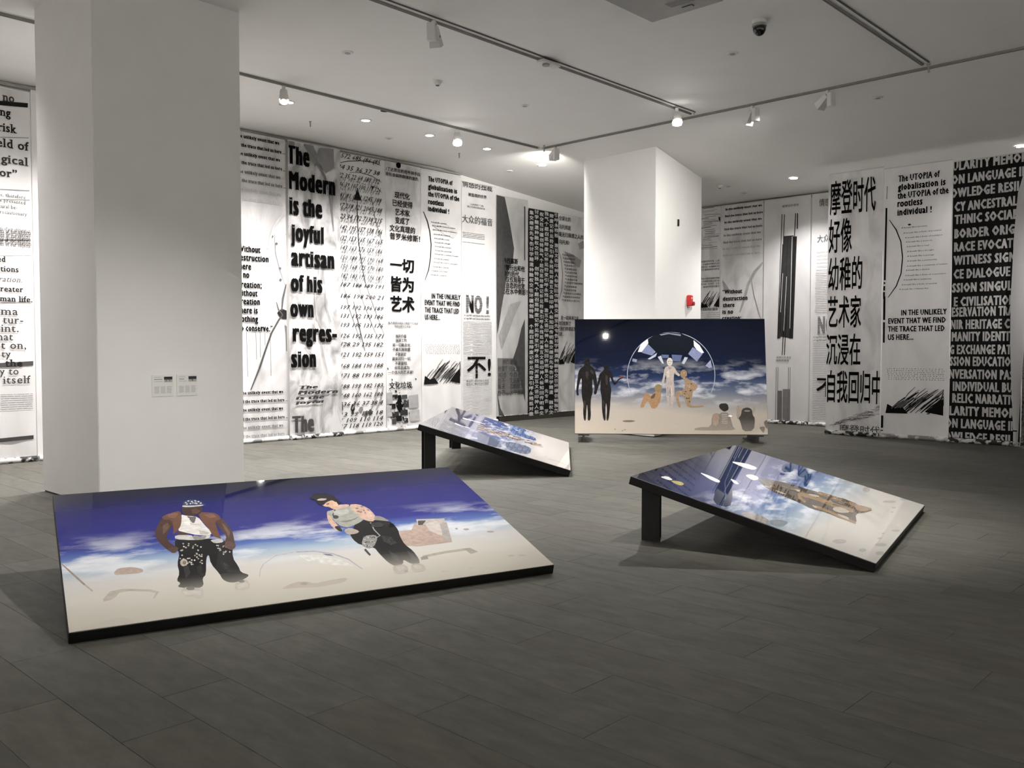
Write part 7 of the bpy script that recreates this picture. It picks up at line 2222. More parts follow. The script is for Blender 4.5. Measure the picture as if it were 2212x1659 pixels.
 ("printed_robed_figure", [0.16,0.12,0.09], [[1.799,0.649],[1.821,0.609],[1.834,0.611],[1.826,0.653]], 1),
 ("printed_robed_figure", [0.35,0.24,0.15], [[1.748,0.491],[1.84,0.431],[1.847,0.33],[1.566,0.382],[1.547,0.428]]),
 ("printed_rocks", [0.04,0.075,0.17], [[2.639,1.395],[2.734,1.289],[2.34,1.212],[2.183,1.288]]),
 ("printed_rocks", [0.04,0.075,0.17], [[2.64,1.228],[2.735,1.146],[2.275,1.065],[2.22,1.131]]),
 ("printed_rocks", [0.04,0.075,0.17], [[2.494,1.118],[2.577,1.064],[1.854,0.95],[1.866,0.988]]),
 ("printed_rocks", [0.36,0.33,0.31], [[0.032,1.045],[0.156,1.035],[0.214,0.935],[0.151,0.833],[0.023,0.811],[0.002,0.929]]),
 ("printed_rocks", [0.22,0.26,0.3], [[0.133,0.842],[0.283,0.803],[0.31,0.718],[0.057,0.719],[0.036,0.792]]),
 ("printed_rocks", [0.42,0.4,0.37], [[0.336,0.277],[0.271,0.277],[0.2,0.296],[0.157,0.324],[0.161,0.35],[0.209,0.36],[0.281,0.35],[0.343,0.325],[0.365,0.296]]),
 ("printed_rocks", [0.42,0.4,0.37], [[0.283,0.119],[0.239,0.118],[0.196,0.128],[0.175,0.144],[0.185,0.158],[0.222,0.165],[0.269,0.161],[0.303,0.147],[0.309,0.131]]),
 ("printed_rocks", [0.42,0.4,0.37], [[1.324,0.025],[1.28,0.027],[1.231,0.041],[1.201,0.059],[1.202,0.075],[1.235,0.08],[1.284,0.072],[1.327,0.054],[1.343,0.036]]),
 ("printed_rocks", [0.42,0.4,0.37], [[0.829,0.093],[0.801,0.093],[0.772,0.1],[0.756,0.111],[0.76,0.12],[0.783,0.124],[0.814,0.12],[0.838,0.111],[0.844,0.1]]),
 ("printed_rocks", [0.42,0.4,0.37], [[2.739,0.513],[2.626,0.503],[2.537,0.511],[2.51,0.532],[2.558,0.558],[2.66,0.576],[2.769,0.578],[2.834,0.562],[2.822,0.537]]),
 ("printed_rocks", [0.42,0.4,0.37], [[2.246,0.19],[2.216,0.191],[2.184,0.198],[2.165,0.209],[2.167,0.219],[2.19,0.222],[2.223,0.218],[2.25,0.208],[2.26,0.197]]),
 ("printed_rocks", [0.42,0.4,0.37], [[2.543,0.23],[2.471,0.235],[2.38,0.261],[2.313,0.295],[2.3,0.322],[2.348,0.33],[2.434,0.314],[2.519,0.282],[2.563,0.249]]),
 ("printed_rocks", [0.42,0.4,0.37], [[2.894,0.164],[2.813,0.163],[2.737,0.177],[2.701,0.199],[2.72,0.22],[2.787,0.229],[2.871,0.223],[2.932,0.203],[2.941,0.18]]),
 ("printed_rocks", [0.42,0.4,0.37], [[1.029,0.107],[1.005,0.106],[0.985,0.11],[0.977,0.116],[0.985,0.122],[1.006,0.126],[1.029,0.125],[1.045,0.119],[1.044,0.113]]),
 ("printed_rocks", [0.42,0.4,0.37], [[0.673,0.03],[0.621,0.033],[0.56,0.052],[0.519,0.078],[0.517,0.099],[0.554,0.105],[0.614,0.094],[0.668,0.07],[0.692,0.044]]),
 ("printed_rocks", [0.42,0.4,0.37], [[0.382,0.001],[0.329,0.001],[0.277,0.014],[0.249,0.034],[0.26,0.052],[0.303,0.059],[0.359,0.052],[0.402,0.034],[0.411,0.014]]),
 ("printed_rocks", [0.42,0.4,0.37], [[2.992,0.026],[2.938,0.028],[2.881,0.041],[2.848,0.06],[2.853,0.075],[2.895,0.08],[2.954,0.073],[3.003,0.056],[3.018,0.037]]),
 ("printed_rocks", [0.42,0.4,0.37], [[2.892,0.714],[2.831,0.714],[2.758,0.73],[2.708,0.754],[2.703,0.775],[2.745,0.784],[2.815,0.775],[2.882,0.754],[2.912,0.729]]),
 ("printed_rocks", [0.42,0.4,0.37], [[2.014,0.177],[1.992,0.177],[1.968,0.182],[1.955,0.191],[1.957,0.198],[1.974,0.2],[1.999,0.197],[2.019,0.19],[2.025,0.182]]),
],
"2": [
 ("printed_sky", [0.07,0.1,0.26], [[3.312,1.472],[3.6,1.139],[2.533,1.072],[2.545,1.186],[2.467,1.326]]),
 ("printed_sky", [0.1,0.16,0.34], [[3.509,1.032],[3.564,0.735],[2.614,0.748],[2.654,0.56],[2.122,0.517],[2.128,0.726],[2.157,0.929]]),
 ("printed_sky", [0.14,0.16,0.24], [[1.023,1.336],[1.017,1.151],[0.549,0.968],[0.084,0.94],[-0.006,1.152],[0.386,1.307]]),
 ("printed_sky", [0.16,0.19,0.28], [[1.041,0.94],[1.218,0.564],[0.333,0.554],[0.095,0.721],[0.239,0.882]]),
 ("printed_crowd", [0.75,0.7,0.66], [[1.543,0.841],[1.576,0.782],[1.619,0.724],[1.641,0.725],[1.639,0.784],[1.647,0.843]], 1),
 ("printed_crowd", [0.4,0.28,0.22], [[1.677,1.406],[1.708,1.342],[1.749,1.279],[1.772,1.28],[1.762,1.346],[1.764,1.412]], 1),
 ("printed_crowd", [0.75,0.7,0.66], [[1.681,1.327],[1.703,1.293],[1.731,1.259],[1.753,1.26],[1.754,1.296],[1.76,1.332]], 1),
 ("printed_crowd", [0.12,0.09,0.09], [[1.519,1.185],[1.536,1.144],[1.561,1.103],[1.582,1.104],[1.574,1.146],[1.574,1.188]], 1),
 ("printed_crowd", [0.4,0.28,0.22], [[1.446,1.263],[1.468,1.233],[1.494,1.204],[1.516,1.206],[1.519,1.236],[1.528,1.267]], 1),
 ("printed_crowd", [0.4,0.28,0.22], [[1.313,1.276],[1.336,1.253],[1.362,1.23],[1.383,1.231],[1.391,1.256],[1.403,1.281]], 1),
 ("printed_crowd", [0.4,0.28,0.22], [[1.779,0.618],[1.809,0.551],[1.849,0.484],[1.872,0.484],[1.86,0.551],[1.86,0.618]], 1),
 ("printed_crowd", [0.12,0.09,0.09], [[1.322,1.231],[1.349,1.2],[1.381,1.169],[1.402,1.171],[1.41,1.204],[1.424,1.237]], 1),
 ("printed_crowd", [0.25,0.17,0.13], [[1.772,1.16],[1.787,1.128],[1.807,1.097],[1.83,1.098],[1.825,1.13],[1.826,1.162]], 1),
 ("printed_crowd", [0.6,0.5,0.44], [[1.463,1.105],[1.489,1.056],[1.522,1.008],[1.544,1.009],[1.54,1.058],[1.544,1.108]], 1),
 ("printed_crowd", [0.4,0.28,0.22], [[1.762,1.38],[1.787,1.343],[1.819,1.306],[1.842,1.308],[1.844,1.347],[1.853,1.386]], 1),
 ("printed_crowd", [0.25,0.17,0.13], [[1.542,0.972],[1.569,0.946],[1.6,0.92],[1.622,0.921],[1.633,0.948],[1.648,0.976]], 1),
 ("printed_crowd", [0.12,0.09,0.09], [[1.749,0.544],[1.773,0.502],[1.804,0.459],[1.827,0.459],[1.825,0.502],[1.83,0.544]], 1),
 ("printed_crowd", [0.4,0.28,0.22], [[1.636,1.085],[1.647,1.061],[1.663,1.036],[1.685,1.037],[1.681,1.062],[1.682,1.087]], 1),
 ("printed_crowd", [0.12,0.09,0.09], [[1.457,0.834],[1.473,0.805],[1.493,0.776],[1.514,0.777],[1.512,0.806],[1.515,0.836]], 1),
 ("printed_crowd", [0.25,0.17,0.13], [[1.754,1.116],[1.783,1.069],[1.82,1.022],[1.843,1.023],[1.842,1.071],[1.851,1.12]], 1),
 ("printed_crowd", [0.12,0.09,0.09], [[1.538,0.87],[1.557,0.83],[1.582,0.791],[1.604,0.791],[1.599,0.832],[1.6,0.872]], 1),
 ("printed_crowd", [0.4,0.28,0.22], [[1.85,0.551],[1.875,0.511],[1.907,0.471],[1.929,0.471],[1.93,0.511],[1.937,0.551]], 1),
 ("printed_crowd", [0.6,0.5,0.44], [[1.407,1.093],[1.428,1.046],[1.456,0.999],[1.477,1.0],[1.469,1.048],[1.469,1.095]], 1),
 ("printed_crowd", [0.6,0.5,0.44], [[1.467,1.129],[1.494,1.079],[1.531,1.029],[1.552,1.03],[1.549,1.081],[1.555,1.133]], 1),
 ("printed_crowd", [0.75,0.7,0.66], [[1.805,0.502],[1.833,0.474],[1.866,0.447],[1.888,0.447],[1.9,0.474],[1.916,0.501]], 1),
 ("printed_crowd", [0.6,0.5,0.44], [[1.886,0.573],[1.911,0.515],[1.945,0.457],[1.967,0.457],[1.956,0.515],[1.955,0.573]], 1),
 ("printed_crowd", [0.25,0.17,0.13], [[1.707,1.007],[1.734,0.981],[1.765,0.955],[1.787,0.955],[1.797,0.983],[1.812,1.011]], 1),
 ("printed_crowd", [0.75,0.7,0.66], [[1.748,0.684],[1.777,0.65],[1.812,0.616],[1.835,0.617],[1.843,0.651],[1.858,0.685]], 1),
 ("printed_crowd", [0.12,0.09,0.09], [[1.66,0.54],[1.68,0.481],[1.71,0.422],[1.732,0.422],[1.716,0.481],[1.711,0.54]], 1),
 ("printed_crowd", [0.75,0.7,0.66], [[1.967,1.104],[1.985,1.06],[2.011,1.017],[2.034,1.018],[2.024,1.062],[2.023,1.106]], 1),
 ("printed_crowd", [0.6,0.5,0.44], [[1.495,0.625],[1.517,0.581],[1.547,0.538],[1.569,0.538],[1.565,0.582],[1.569,0.626]], 1),
 ("printed_crowd", [0.12,0.09,0.09], [[1.811,0.991],[1.828,0.949],[1.853,0.907],[1.875,0.908],[1.866,0.95],[1.865,0.993]], 1),
 ("printed_crowd", [0.6,0.5,0.44], [[1.663,0.661],[1.691,0.628],[1.724,0.596],[1.746,0.596],[1.754,0.629],[1.768,0.662]], 1),
 ("printed_crowd", [0.75,0.7,0.66], [[1.666,1.263],[1.691,1.217],[1.724,1.171],[1.746,1.173],[1.742,1.22],[1.746,1.268]], 1),
 ("printed_crowd", [0.25,0.17,0.13], [[1.485,1.079],[1.513,1.022],[1.552,0.966],[1.573,0.967],[1.568,1.025],[1.572,1.083]], 1),
 ("printed_crowd", [0.12,0.09,0.09], [[1.759,0.723],[1.781,0.667],[1.813,0.612],[1.835,0.612],[1.824,0.668],[1.822,0.724]], 1),
 ("printed_crowd", [0.6,0.5,0.44], [[1.334,1.156],[1.366,1.103],[1.406,1.05],[1.427,1.051],[1.427,1.106],[1.436,1.161]], 1),
 ("printed_crowd", [0.6,0.5,0.44], [[1.641,0.821],[1.66,0.796],[1.685,0.771],[1.706,0.772],[1.711,0.797],[1.72,0.823]], 1),
 ("printed_crowd", [0.6,0.5,0.44], [[1.818,1.138],[1.84,1.101],[1.869,1.064],[1.891,1.065],[1.89,1.103],[1.896,1.142]], 1),
 ("printed_crowd", [0.6,0.5,0.44], [[1.567,1.098],[1.598,1.043],[1.639,0.988],[1.66,0.989],[1.658,1.045],[1.664,1.102]], 1),
 ("printed_crowd", [0.6,0.5,0.44], [[1.827,0.572],[1.854,0.509],[1.891,0.446],[1.914,0.446],[1.902,0.509],[1.902,0.573]], 1),
 ("printed_crowd", [0.6,0.5,0.44], [[1.701,0.535],[1.72,0.487],[1.746,0.44],[1.768,0.44],[1.758,0.487],[1.756,0.535]], 1),
 ("printed_crowd", [0.12,0.09,0.09], [[1.698,0.554],[1.727,0.499],[1.766,0.444],[1.788,0.444],[1.784,0.499],[1.789,0.554]], 1),
 ("printed_crowd", [0.12,0.09,0.09], [[1.458,1.252],[1.485,1.204],[1.519,1.157],[1.541,1.158],[1.538,1.207],[1.543,1.257]], 1),
 ("printed_crowd", [0.25,0.17,0.13], [[1.64,1.145],[1.663,1.084],[1.697,1.023],[1.719,1.024],[1.705,1.086],[1.701,1.148]], 1),
 ("printed_crowd", [0.4,0.28,0.22], [[1.612,1.243],[1.632,1.193],[1.66,1.142],[1.682,1.143],[1.67,1.195],[1.667,1.247]], 1),
 ("printed_crowd", [0.25,0.17,0.13], [[1.933,0.854],[1.953,0.809],[1.981,0.763],[2.004,0.763],[1.995,0.81],[1.995,0.856]], 1),
 ("printed_crowd", [0.75,0.7,0.66], [[1.854,0.602],[1.883,0.534],[1.923,0.467],[1.946,0.467],[1.933,0.535],[1.932,0.603]], 1),
 ("printed_crowd", [0.75,0.7,0.66], [[1.679,1.4],[1.703,1.36],[1.735,1.321],[1.757,1.322],[1.757,1.364],[1.763,1.406]], 1),
 ("printed_crowd", [0.6,0.5,0.44], [[1.516,1.227],[1.536,1.187],[1.562,1.148],[1.584,1.149],[1.579,1.19],[1.582,1.231]], 1),
 ("printed_crowd", [0.25,0.17,0.13], [[1.539,0.624],[1.564,0.57],[1.599,0.516],[1.621,0.516],[1.614,0.57],[1.617,0.624]], 1),
 ("printed_crowd", [0.75,0.7,0.66], [[1.789,0.923],[1.812,0.886],[1.84,0.849],[1.863,0.849],[1.862,0.887],[1.868,0.926]], 1),
 ("printed_crowd", [0.75,0.7,0.66], [[1.77,1.165],[1.789,1.135],[1.813,1.106],[1.835,1.107],[1.836,1.137],[1.841,1.169]], 1),
 ("printed_crowd", [0.75,0.7,0.66], [[1.747,0.834],[1.769,0.803],[1.797,0.772],[1.819,0.773],[1.822,0.804],[1.831,0.836]], 1),
 ("printed_crowd", [0.25,0.17,0.13], [[1.868,0.997],[1.882,0.967],[1.901,0.936],[1.923,0.937],[1.919,0.968],[1.919,0.999]], 1),
 ("printed_crowd", [0.6,0.5,0.44], [[1.78,1.082],[1.808,1.018],[1.849,0.954],[1.871,0.955],[1.86,1.02],[1.86,1.085]], 1),
 ("printed_crowd", [0.4,0.28,0.22], [[1.484,0.831],[1.505,0.79],[1.533,0.751],[1.554,0.751],[1.551,0.792],[1.555,0.832]], 1),
 ("printed_crowd", [0.4,0.28,0.22], [[1.692,0.97],[1.716,0.915],[1.749,0.86],[1.771,0.861],[1.761,0.917],[1.761,0.973]], 1),
 ("printed_crowd", [0.12,0.09,0.09], [[1.81,0.881],[1.839,0.813],[1.88,0.746],[1.902,0.747],[1.889,0.815],[1.888,0.883]], 1),
 ("printed_crowd", [0.4,0.28,0.22], [[1.302,1.378],[1.329,1.342],[1.363,1.307],[1.384,1.309],[1.39,1.346],[1.401,1.385]], 1),
 ("printed_crowd", [0.6,0.5,0.44], [[1.902,1.0],[1.927,0.948],[1.961,0.896],[1.984,0.897],[1.976,0.95],[1.978,1.003]], 1),
 ("printed_crowd", [0.75,0.7,0.66], [[1.944,1.422],[1.968,1.381],[1.998,1.34],[2.021,1.342],[2.019,1.384],[2.023,1.428]], 1),
 ("printed_crowd", [0.6,0.5,0.44], [[1.388,1.152],[1.409,1.095],[1.44,1.039],[1.461,1.04],[1.448,1.097],[1.445,1.155]], 1),
 ("printed_crowd", [0.12,0.09,0.09], [[1.599,0.637],[1.62,0.6],[1.647,0.564],[1.669,0.564],[1.668,0.601],[1.674,0.638]], 1),
 ("printed_crowd", [0.25,0.17,0.13], [[1.462,0.933],[1.495,0.871],[1.538,0.81],[1.559,0.811],[1.555,0.873],[1.561,0.936]], 1),
 ("printed_crowd", [0.6,0.5,0.44], [[1.786,0.724],[1.808,0.676],[1.838,0.628],[1.86,0.628],[1.853,0.676],[1.853,0.725]], 1),
 ("printed_crowd", [0.75,0.7,0.66], [[1.909,0.758],[1.935,0.717],[1.969,0.677],[1.992,0.677],[1.993,0.718],[2.001,0.759]], 1),
 ("printed_crowd", [0.25,0.17,0.13], [[2.029,1.342],[2.058,1.293],[2.096,1.245],[2.119,1.246],[2.117,1.296],[2.123,1.347]], 1),
 ("printed_crowd", [0.12,0.09,0.09], [[1.666,0.599],[1.69,0.574],[1.718,0.548],[1.74,0.549],[1.748,0.574],[1.761,0.6]], 1),
 ("printed_crowd", [0.12,0.09,0.09], [[1.576,0.868],[1.606,0.803],[1.647,0.738],[1.669,0.739],[1.659,0.804],[1.661,0.871]], 1),
 ("printed_crowd", [0.12,0.09,0.09], [[1.557,0.978],[1.588,0.924],[1.63,0.869],[1.651,0.87],[1.65,0.926],[1.658,0.982]], 1),
 ("printed_crowd", [0.12,0.09,0.09], [[1.875,0.662],[1.906,0.6],[1.948,0.538],[1.97,0.538],[1.963,0.6],[1.967,0.663]], 1),
 ("printed_crowd", [0.4,0.28,0.22], [[1.607,0.882],[1.627,0.837],[1.655,0.793],[1.676,0.793],[1.67,0.838],[1.67,0.883]], 1),
 ("printed_crowd", [0.4,0.28,0.22], [[1.652,0.982],[1.673,0.936],[1.702,0.89],[1.724,0.891],[1.717,0.937],[1.718,0.984]], 1),
 ("printed_crowd", [0.6,0.5,0.44], [[1.64,1.031],[1.664,1.005],[1.691,0.979],[1.713,0.98],[1.72,1.007],[1.732,1.034]], 1),
 ("printed_crowd", [0.12,0.09,0.09], [[1.58,0.659],[1.597,0.605],[1.623,0.552],[1.645,0.553],[1.63,0.606],[1.625,0.659]], 1),
 ("printed_crowd", [0.25,0.17,0.13], [[1.532,0.509],[1.55,0.454],[1.577,0.4],[1.598,0.4],[1.584,0.454],[1.578,0.509]], 1),
 ("printed_crowd", [0.4,0.28,0.22], [[1.556,1.217],[1.587,1.153],[1.629,1.089],[1.651,1.09],[1.643,1.155],[1.645,1.222]], 1),
 ("printed_crowd", [0.4,0.28,0.22], [[1.635,0.498],[1.653,0.454],[1.678,0.411],[1.7,0.411],[1.692,0.454],[1.691,0.498]], 1),
 ("printed_crowd", [0.25,0.17,0.13], [[1.899,1.06],[1.917,1.007],[1.944,0.956],[1.967,0.956],[1.952,1.009],[1.947,1.062]], 1),
 ("printed_crowd", [0.25,0.17,0.13], [[1.558,0.806],[1.581,0.77],[1.609,0.734],[1.631,0.734],[1.632,0.771],[1.638,0.808]], 1),
 ("printed_crowd", [0.6,0.5,0.44], [[1.514,0.728],[1.533,0.698],[1.557,0.668],[1.578,0.668],[1.579,0.698],[1.585,0.729]], 1),
 ("printed_crowd", [0.25,0.17,0.13], [[1.685,0.79],[1.71,0.75],[1.742,0.71],[1.764,0.711],[1.764,0.751],[1.772,0.791]], 1),
 ("printed_crowd", [0.6,0.5,0.44], [[1.806,1.315],[1.834,1.267],[1.871,1.219],[1.893,1.22],[1.891,1.27],[1.897,1.321]], 1),
 ("printed_crowd", [0.75,0.7,0.66], [[1.681,0.578],[1.702,0.526],[1.732,0.475],[1.754,0.475],[1.743,0.526],[1.742,0.578]], 1),
 ("printed_crowd", [0.4,0.28,0.22], [[1.424,1.191],[1.452,1.156],[1.487,1.121],[1.508,1.122],[1.515,1.159],[1.528,1.196]], 1),
 ("printed_crowd", [0.25,0.17,0.13], [[1.724,0.624],[1.741,0.582],[1.765,0.54],[1.787,0.54],[1.779,0.582],[1.777,0.624]], 1),
 ("printed_crowd", [0.25,0.17,0.13], [[1.911,0.83],[1.931,0.775],[1.959,0.721],[1.982,0.722],[1.968,0.776],[1.963,0.831]], 1),
 ("printed_crowd", [0.6,0.5,0.44], [[1.705,0.959],[1.727,0.918],[1.756,0.877],[1.778,0.877],[1.775,0.919],[1.779,0.961]], 1),
 ("printed_crowd", [0.4,0.28,0.22], [[1.64,1.329],[1.662,1.281],[1.692,1.235],[1.714,1.236],[1.707,1.284],[1.709,1.333]], 1),
 ("printed_crowd", [0.25,0.17,0.13], [[1.715,0.548],[1.746,0.488],[1.787,0.428],[1.809,0.428],[1.804,0.488],[1.809,0.548]], 1),
 ("printed_crowd", [0.75,0.7,0.66], [[1.649,0.518],[1.669,0.458],[1.7,0.398],[1.722,0.398],[1.707,0.458],[1.701,0.519]], 1),
 ("printed_crowd", [0.6,0.5,0.44], [[1.449,1.063],[1.477,1.027],[1.511,0.992],[1.533,0.993],[1.539,1.03],[1.551,1.068]], 1),
 ("printed_crowd", [0.6,0.5,0.44], [[1.749,0.688],[1.773,0.632],[1.806,0.576],[1.829,0.576],[1.818,0.632],[1.817,0.689]], 1),
 ("printed_crowd", [0.75,0.7,0.66], [[1.719,0.679],[1.747,0.617],[1.785,0.556],[1.807,0.556],[1.797,0.618],[1.798,0.68]], 1),
 ("printed_crowd", [0.25,0.17,0.13], [[1.817,0.504],[1.831,0.471],[1.85,0.438],[1.873,0.438],[1.866,0.471],[1.866,0.504]], 1),
 ("printed_crowd", [0.12,0.09,0.09], [[1.878,1.423],[1.904,1.397],[1.936,1.372],[1.959,1.374],[1.969,1.402],[1.984,1.43]], 1),
 ("printed_crowd", [0.75,0.7,0.66], [[1.767,0.816],[1.787,0.773],[1.815,0.73],[1.837,0.73],[1.831,0.774],[1.832,0.818]], 1),
 ("printed_crowd", [0.4,0.28,0.22], [[1.775,0.571],[1.794,0.525],[1.82,0.48],[1.842,0.48],[1.834,0.526],[1.832,0.571]], 1),
 ("printed_crowd", [0.75,0.7,0.66], [[1.383,1.338],[1.409,1.278],[1.445,1.219],[1.466,1.22],[1.455,1.281],[1.455,1.343]], 1),
 ("printed_crowd", [0.4,0.28,0.22], [[1.826,1.207],[1.844,1.175],[1.867,1.144],[1.889,1.145],[1.887,1.177],[1.89,1.21]], 1),
 ("printed_crowd", [0.6,0.5,0.44], [[1.347,1.37],[1.372,1.332],[1.403,1.295],[1.424,1.297],[1.427,1.336],[1.436,1.376]], 1),
 ("printed_crowd", [0.4,0.28,0.22], [[1.625,0.551],[1.65,0.497],[1.684,0.443],[1.706,0.443],[1.698,0.497],[1.699,0.551]], 1),
 ("printed_crowd", [0.4,0.28,0.22], [[1.53,1.309],[1.554,1.273],[1.585,1.238],[1.606,1.239],[1.608,1.276],[1.616,1.314]], 1),
 ("printed_crowd", [0.75,0.7,0.66], [[1.486,1.383],[1.512,1.335],[1.547,1.288],[1.568,1.29],[1.565,1.339],[1.57,1.389]], 1),
 ("printed_crowd", [0.12,0.09,0.09], [[1.392,1.035],[1.41,0.996],[1.435,0.957],[1.456,0.958],[1.451,0.998],[1.453,1.038]], 1),
 ("printed_crowd", [0.4,0.28,0.22], [[1.952,1.114],[1.981,1.046],[2.023,0.978],[2.046,0.979],[2.032,1.048],[2.03,1.118]], 1),
 ("printed_crowd", [0.6,0.5,0.44], [[1.87,1.286],[1.892,1.259],[1.919,1.234],[1.941,1.235],[1.947,1.263],[1.957,1.291]], 1),
 ("printed_crowd", [0.25,0.17,0.13], [[2.013,1.462],[2.04,1.403],[2.076,1.345],[2.1,1.346],[2.089,1.406],[2.088,1.467]], 1),
 ("printed_crowd", [0.25,0.17,0.13], [[1.398,1.375],[1.425,1.316],[1.462,1.258],[1.483,1.259],[1.474,1.319],[1.475,1.38]], 1),
 ("printed_crowd", [0.12,0.09,0.09], [[1.828,0.767],[1.848,0.707],[1.879,0.647],[1.901,0.647],[1.885,0.707],[1.879,0.768]], 1),
 ("printed_crowd", [0.25,0.17,0.13], [[1.86,1.401],[1.878,1.374],[1.901,1.348],[1.924,1.35],[1.926,1.378],[1.932,1.406]], 1),
 ("printed_crowd", [0.25,0.17,0.13], [[1.4,1.361],[1.424,1.319],[1.456,1.278],[1.477,1.279],[1.476,1.323],[1.482,1.367]], 1),
 ("printed_crowd", [0.4,0.28,0.22], [[1.809,0.545],[1.837,0.49],[1.875,0.434],[1.898,0.434],[1.893,0.49],[1.897,0.546]], 1),
 ("printed_crowd", [0.75,0.7,0.66], [[1.929,0.949],[1.945,0.911],[1.968,0.872],[1.991,0.873],[1.983,0.912],[1.982,0.951]], 1),
 ("printed_crowd", [0.75,0.7,0.66], [[1.815,0.513],[1.839,0.484],[1.868,0.456],[1.89,0.456],[1.897,0.484],[1.909,0.513]], 1),
 ("printed_crowd", [0.12,0.09,0.09], [[1.621,1.412],[1.646,1.367],[1.678,1.323],[1.7,1.325],[1.697,1.371],[1.702,1.417]], 1),
 ("printed_crowd", [0.12,0.09,0.09], [[1.88,0.955],[1.904,0.93],[1.932,0.906],[1.955,0.906],[1.964,0.932],[1.977,0.959]], 1),
 ("printed_crowd", [0.12,0.09,0.09], [[1.506,0.589],[1.524,0.541],[1.55,0.493],[1.571,0.493],[1.561,0.541],[1.558,0.589]], 1),
 ("printed_crowd", [0.4,0.28,0.22], [[1.462,1.33],[1.485,1.272],[1.518,1.214],[1.539,1.215],[1.526,1.274],[1.524,1.334]], 1),
 ("printed_crowd", [0.75,0.7,0.66], [[1.684,0.929],[1.715,0.875],[1.755,0.821],[1.777,0.821],[1.774,0.877],[1.781,0.933]], 1),
 ("printed_crowd", [0.4,0.28,0.22], [[1.806,0.814],[1.826,0.767],[1.854,0.721],[1.876,0.722],[1.868,0.768],[1.867,0.815]], 1),
 ("printed_crowd", [0.6,0.5,0.44], [[1.535,0.678],[1.555,0.616],[1.585,0.554],[1.607,0.554],[1.589,0.616],[1.582,0.679]], 1),
 ("printed_crowd", [0.4,0.28,0.22], [[1.511,1.064],[1.526,1.04],[1.546,1.016],[1.567,1.017],[1.568,1.041],[1.572,1.066]], 1),
 ("printed_crowd", [0.3,0.38,0.55], [[2.921,0.981],[3.032,0.907],[3.059,0.907],[3.075,0.987]], 1),
 ("printed_crowd", [0.6,0.66,0.78], [[2.665,1.319],[2.737,1.27],[2.762,1.272],[2.772,1.325]], 1),
 ("printed_crowd", [0.08,0.1,0.2], [[1.509,1.111],[1.571,1.081],[1.592,1.082],[1.619,1.116]], 1),
 ("printed_crowd", [0.3,0.38,0.55], [[3.102,1.006],[3.231,0.916],[3.259,0.917],[3.273,1.013]], 1),
 ("printed_crowd", [0.3,0.38,0.55], [[2.776,0.755],[2.853,0.709],[2.878,0.71],[2.898,0.758]], 1),
 ("printed_crowd", [0.08,0.1,0.2], [[2.86,1.264],[2.972,1.2],[2.998,1.202],[3.026,1.273]], 1),
 ("printed_crowd", [0.3,0.38,0.55], [[3.134,0.676],[3.214,0.603],[3.241,0.604],[3.23,0.677]], 1),
 ("printed_crowd", [0.08,0.1,0.2], [[3.03,0.817],[3.106,0.757],[3.133,0.758],[3.134,0.82]], 1),
 ("printed_crowd", [0.08,0.1,0.2], [[2.873,1.086],[2.99,1.025],[3.016,1.026],[3.054,1.094]], 1),
 ("printed_crowd", [0.6,0.66,0.78], [[2.81,1.411],[2.893,1.341],[2.919,1.343],[2.91,1.418]], 1),
 ("printed_crowd", [0.3,0.38,0.55], [[1.692,1.286],[1.769,1.221],[1.791,1.222],[1.79,1.293]], 1),
 ("printed_crowd", [0.6,0.66,0.78], [[2.917,1.257],[3.002,1.209],[3.029,1.21],[3.051,1.264]], 1),
 ("printed_crowd", [0.6,0.66,0.78], [[2.721,1.126],[2.809,1.06],[2.835,1.061],[2.839,1.132]], 1),
 ("printed_crowd", [0.6,0.66,0.78], [[2.551,1.281],[2.605,1.249],[2.631,1.251],[2.643,1.287]], 1),
 ("printed_crowd", [0.3,0.38,0.55], [[3.037,0.85],[3.155,0.77],[3.182,0.77],[3.198,0.854]], 1),
 ("printed_crowd", [0.6,0.66,0.78], [[2.774,0.89],[2.869,0.81],[2.895,0.811],[2.891,0.893]], 1),
 ("printed_crowd", [0.08,0.1,0.2], [[2.767,1.329],[2.844,1.251],[2.869,1.253],[2.847,1.334]], 1),
 ("printed_crowd", [0.08,0.1,0.2], [[2.317,1.348],[2.404,1.291],[2.428,1.293],[2.443,1.356]], 1),
 ("printed_crowd", [0.3,0.38,0.55], [[2.632,1.096],[2.737,1.035],[2.762,1.036],[2.789,1.103]], 1),
 ("printed_crowd", [0.6,0.66,0.78], [[3.248,0.699],[3.312,0.648],[3.34,0.648],[3.339,0.701]], 1),
 ("printed_crowd", [0.3,0.38,0.55], [[1.745,0.769],[1.836,0.723],[1.858,0.723],[1.895,0.773]], 1),
 ("printed_crowd", [0.3,0.38,0.55], [[3.107,0.717],[3.22,0.638],[3.248,0.638],[3.261,0.72]], 1),
 ("printed_crowd", [0.6,0.66,0.78], [[2.921,0.733],[2.99,0.671],[3.017,0.671],[3.009,0.735]], 1),
 ("printed_crowd", [0.3,0.38,0.55], [[0.894,1.078],[0.939,1.03],[0.959,1.031],[0.952,1.081]], 1),
 ("printed_crowd", [0.3,0.38,0.55], [[2.738,1.119],[2.849,1.036],[2.875,1.037],[2.879,1.126]], 1),
 ("printed_crowd", [0.3,0.38,0.55], [[1.177,1.043],[1.225,1.002],[1.245,1.003],[1.246,1.046]], 1),
 ("printed_crowd", [0.08,0.1,0.2], [[2.962,1.191],[3.052,1.106],[3.078,1.107],[3.059,1.196]], 1),
 ("printed_crowd", [0.08,0.1,0.2], [[3.003,1.111],[3.105,1.046],[3.132,1.048],[3.15,1.118]], 1),
 ("printed_crowd", [0.08,0.1,0.2], [[1.521,0.685],[1.587,0.643],[1.608,0.643],[1.627,0.687]], 1),
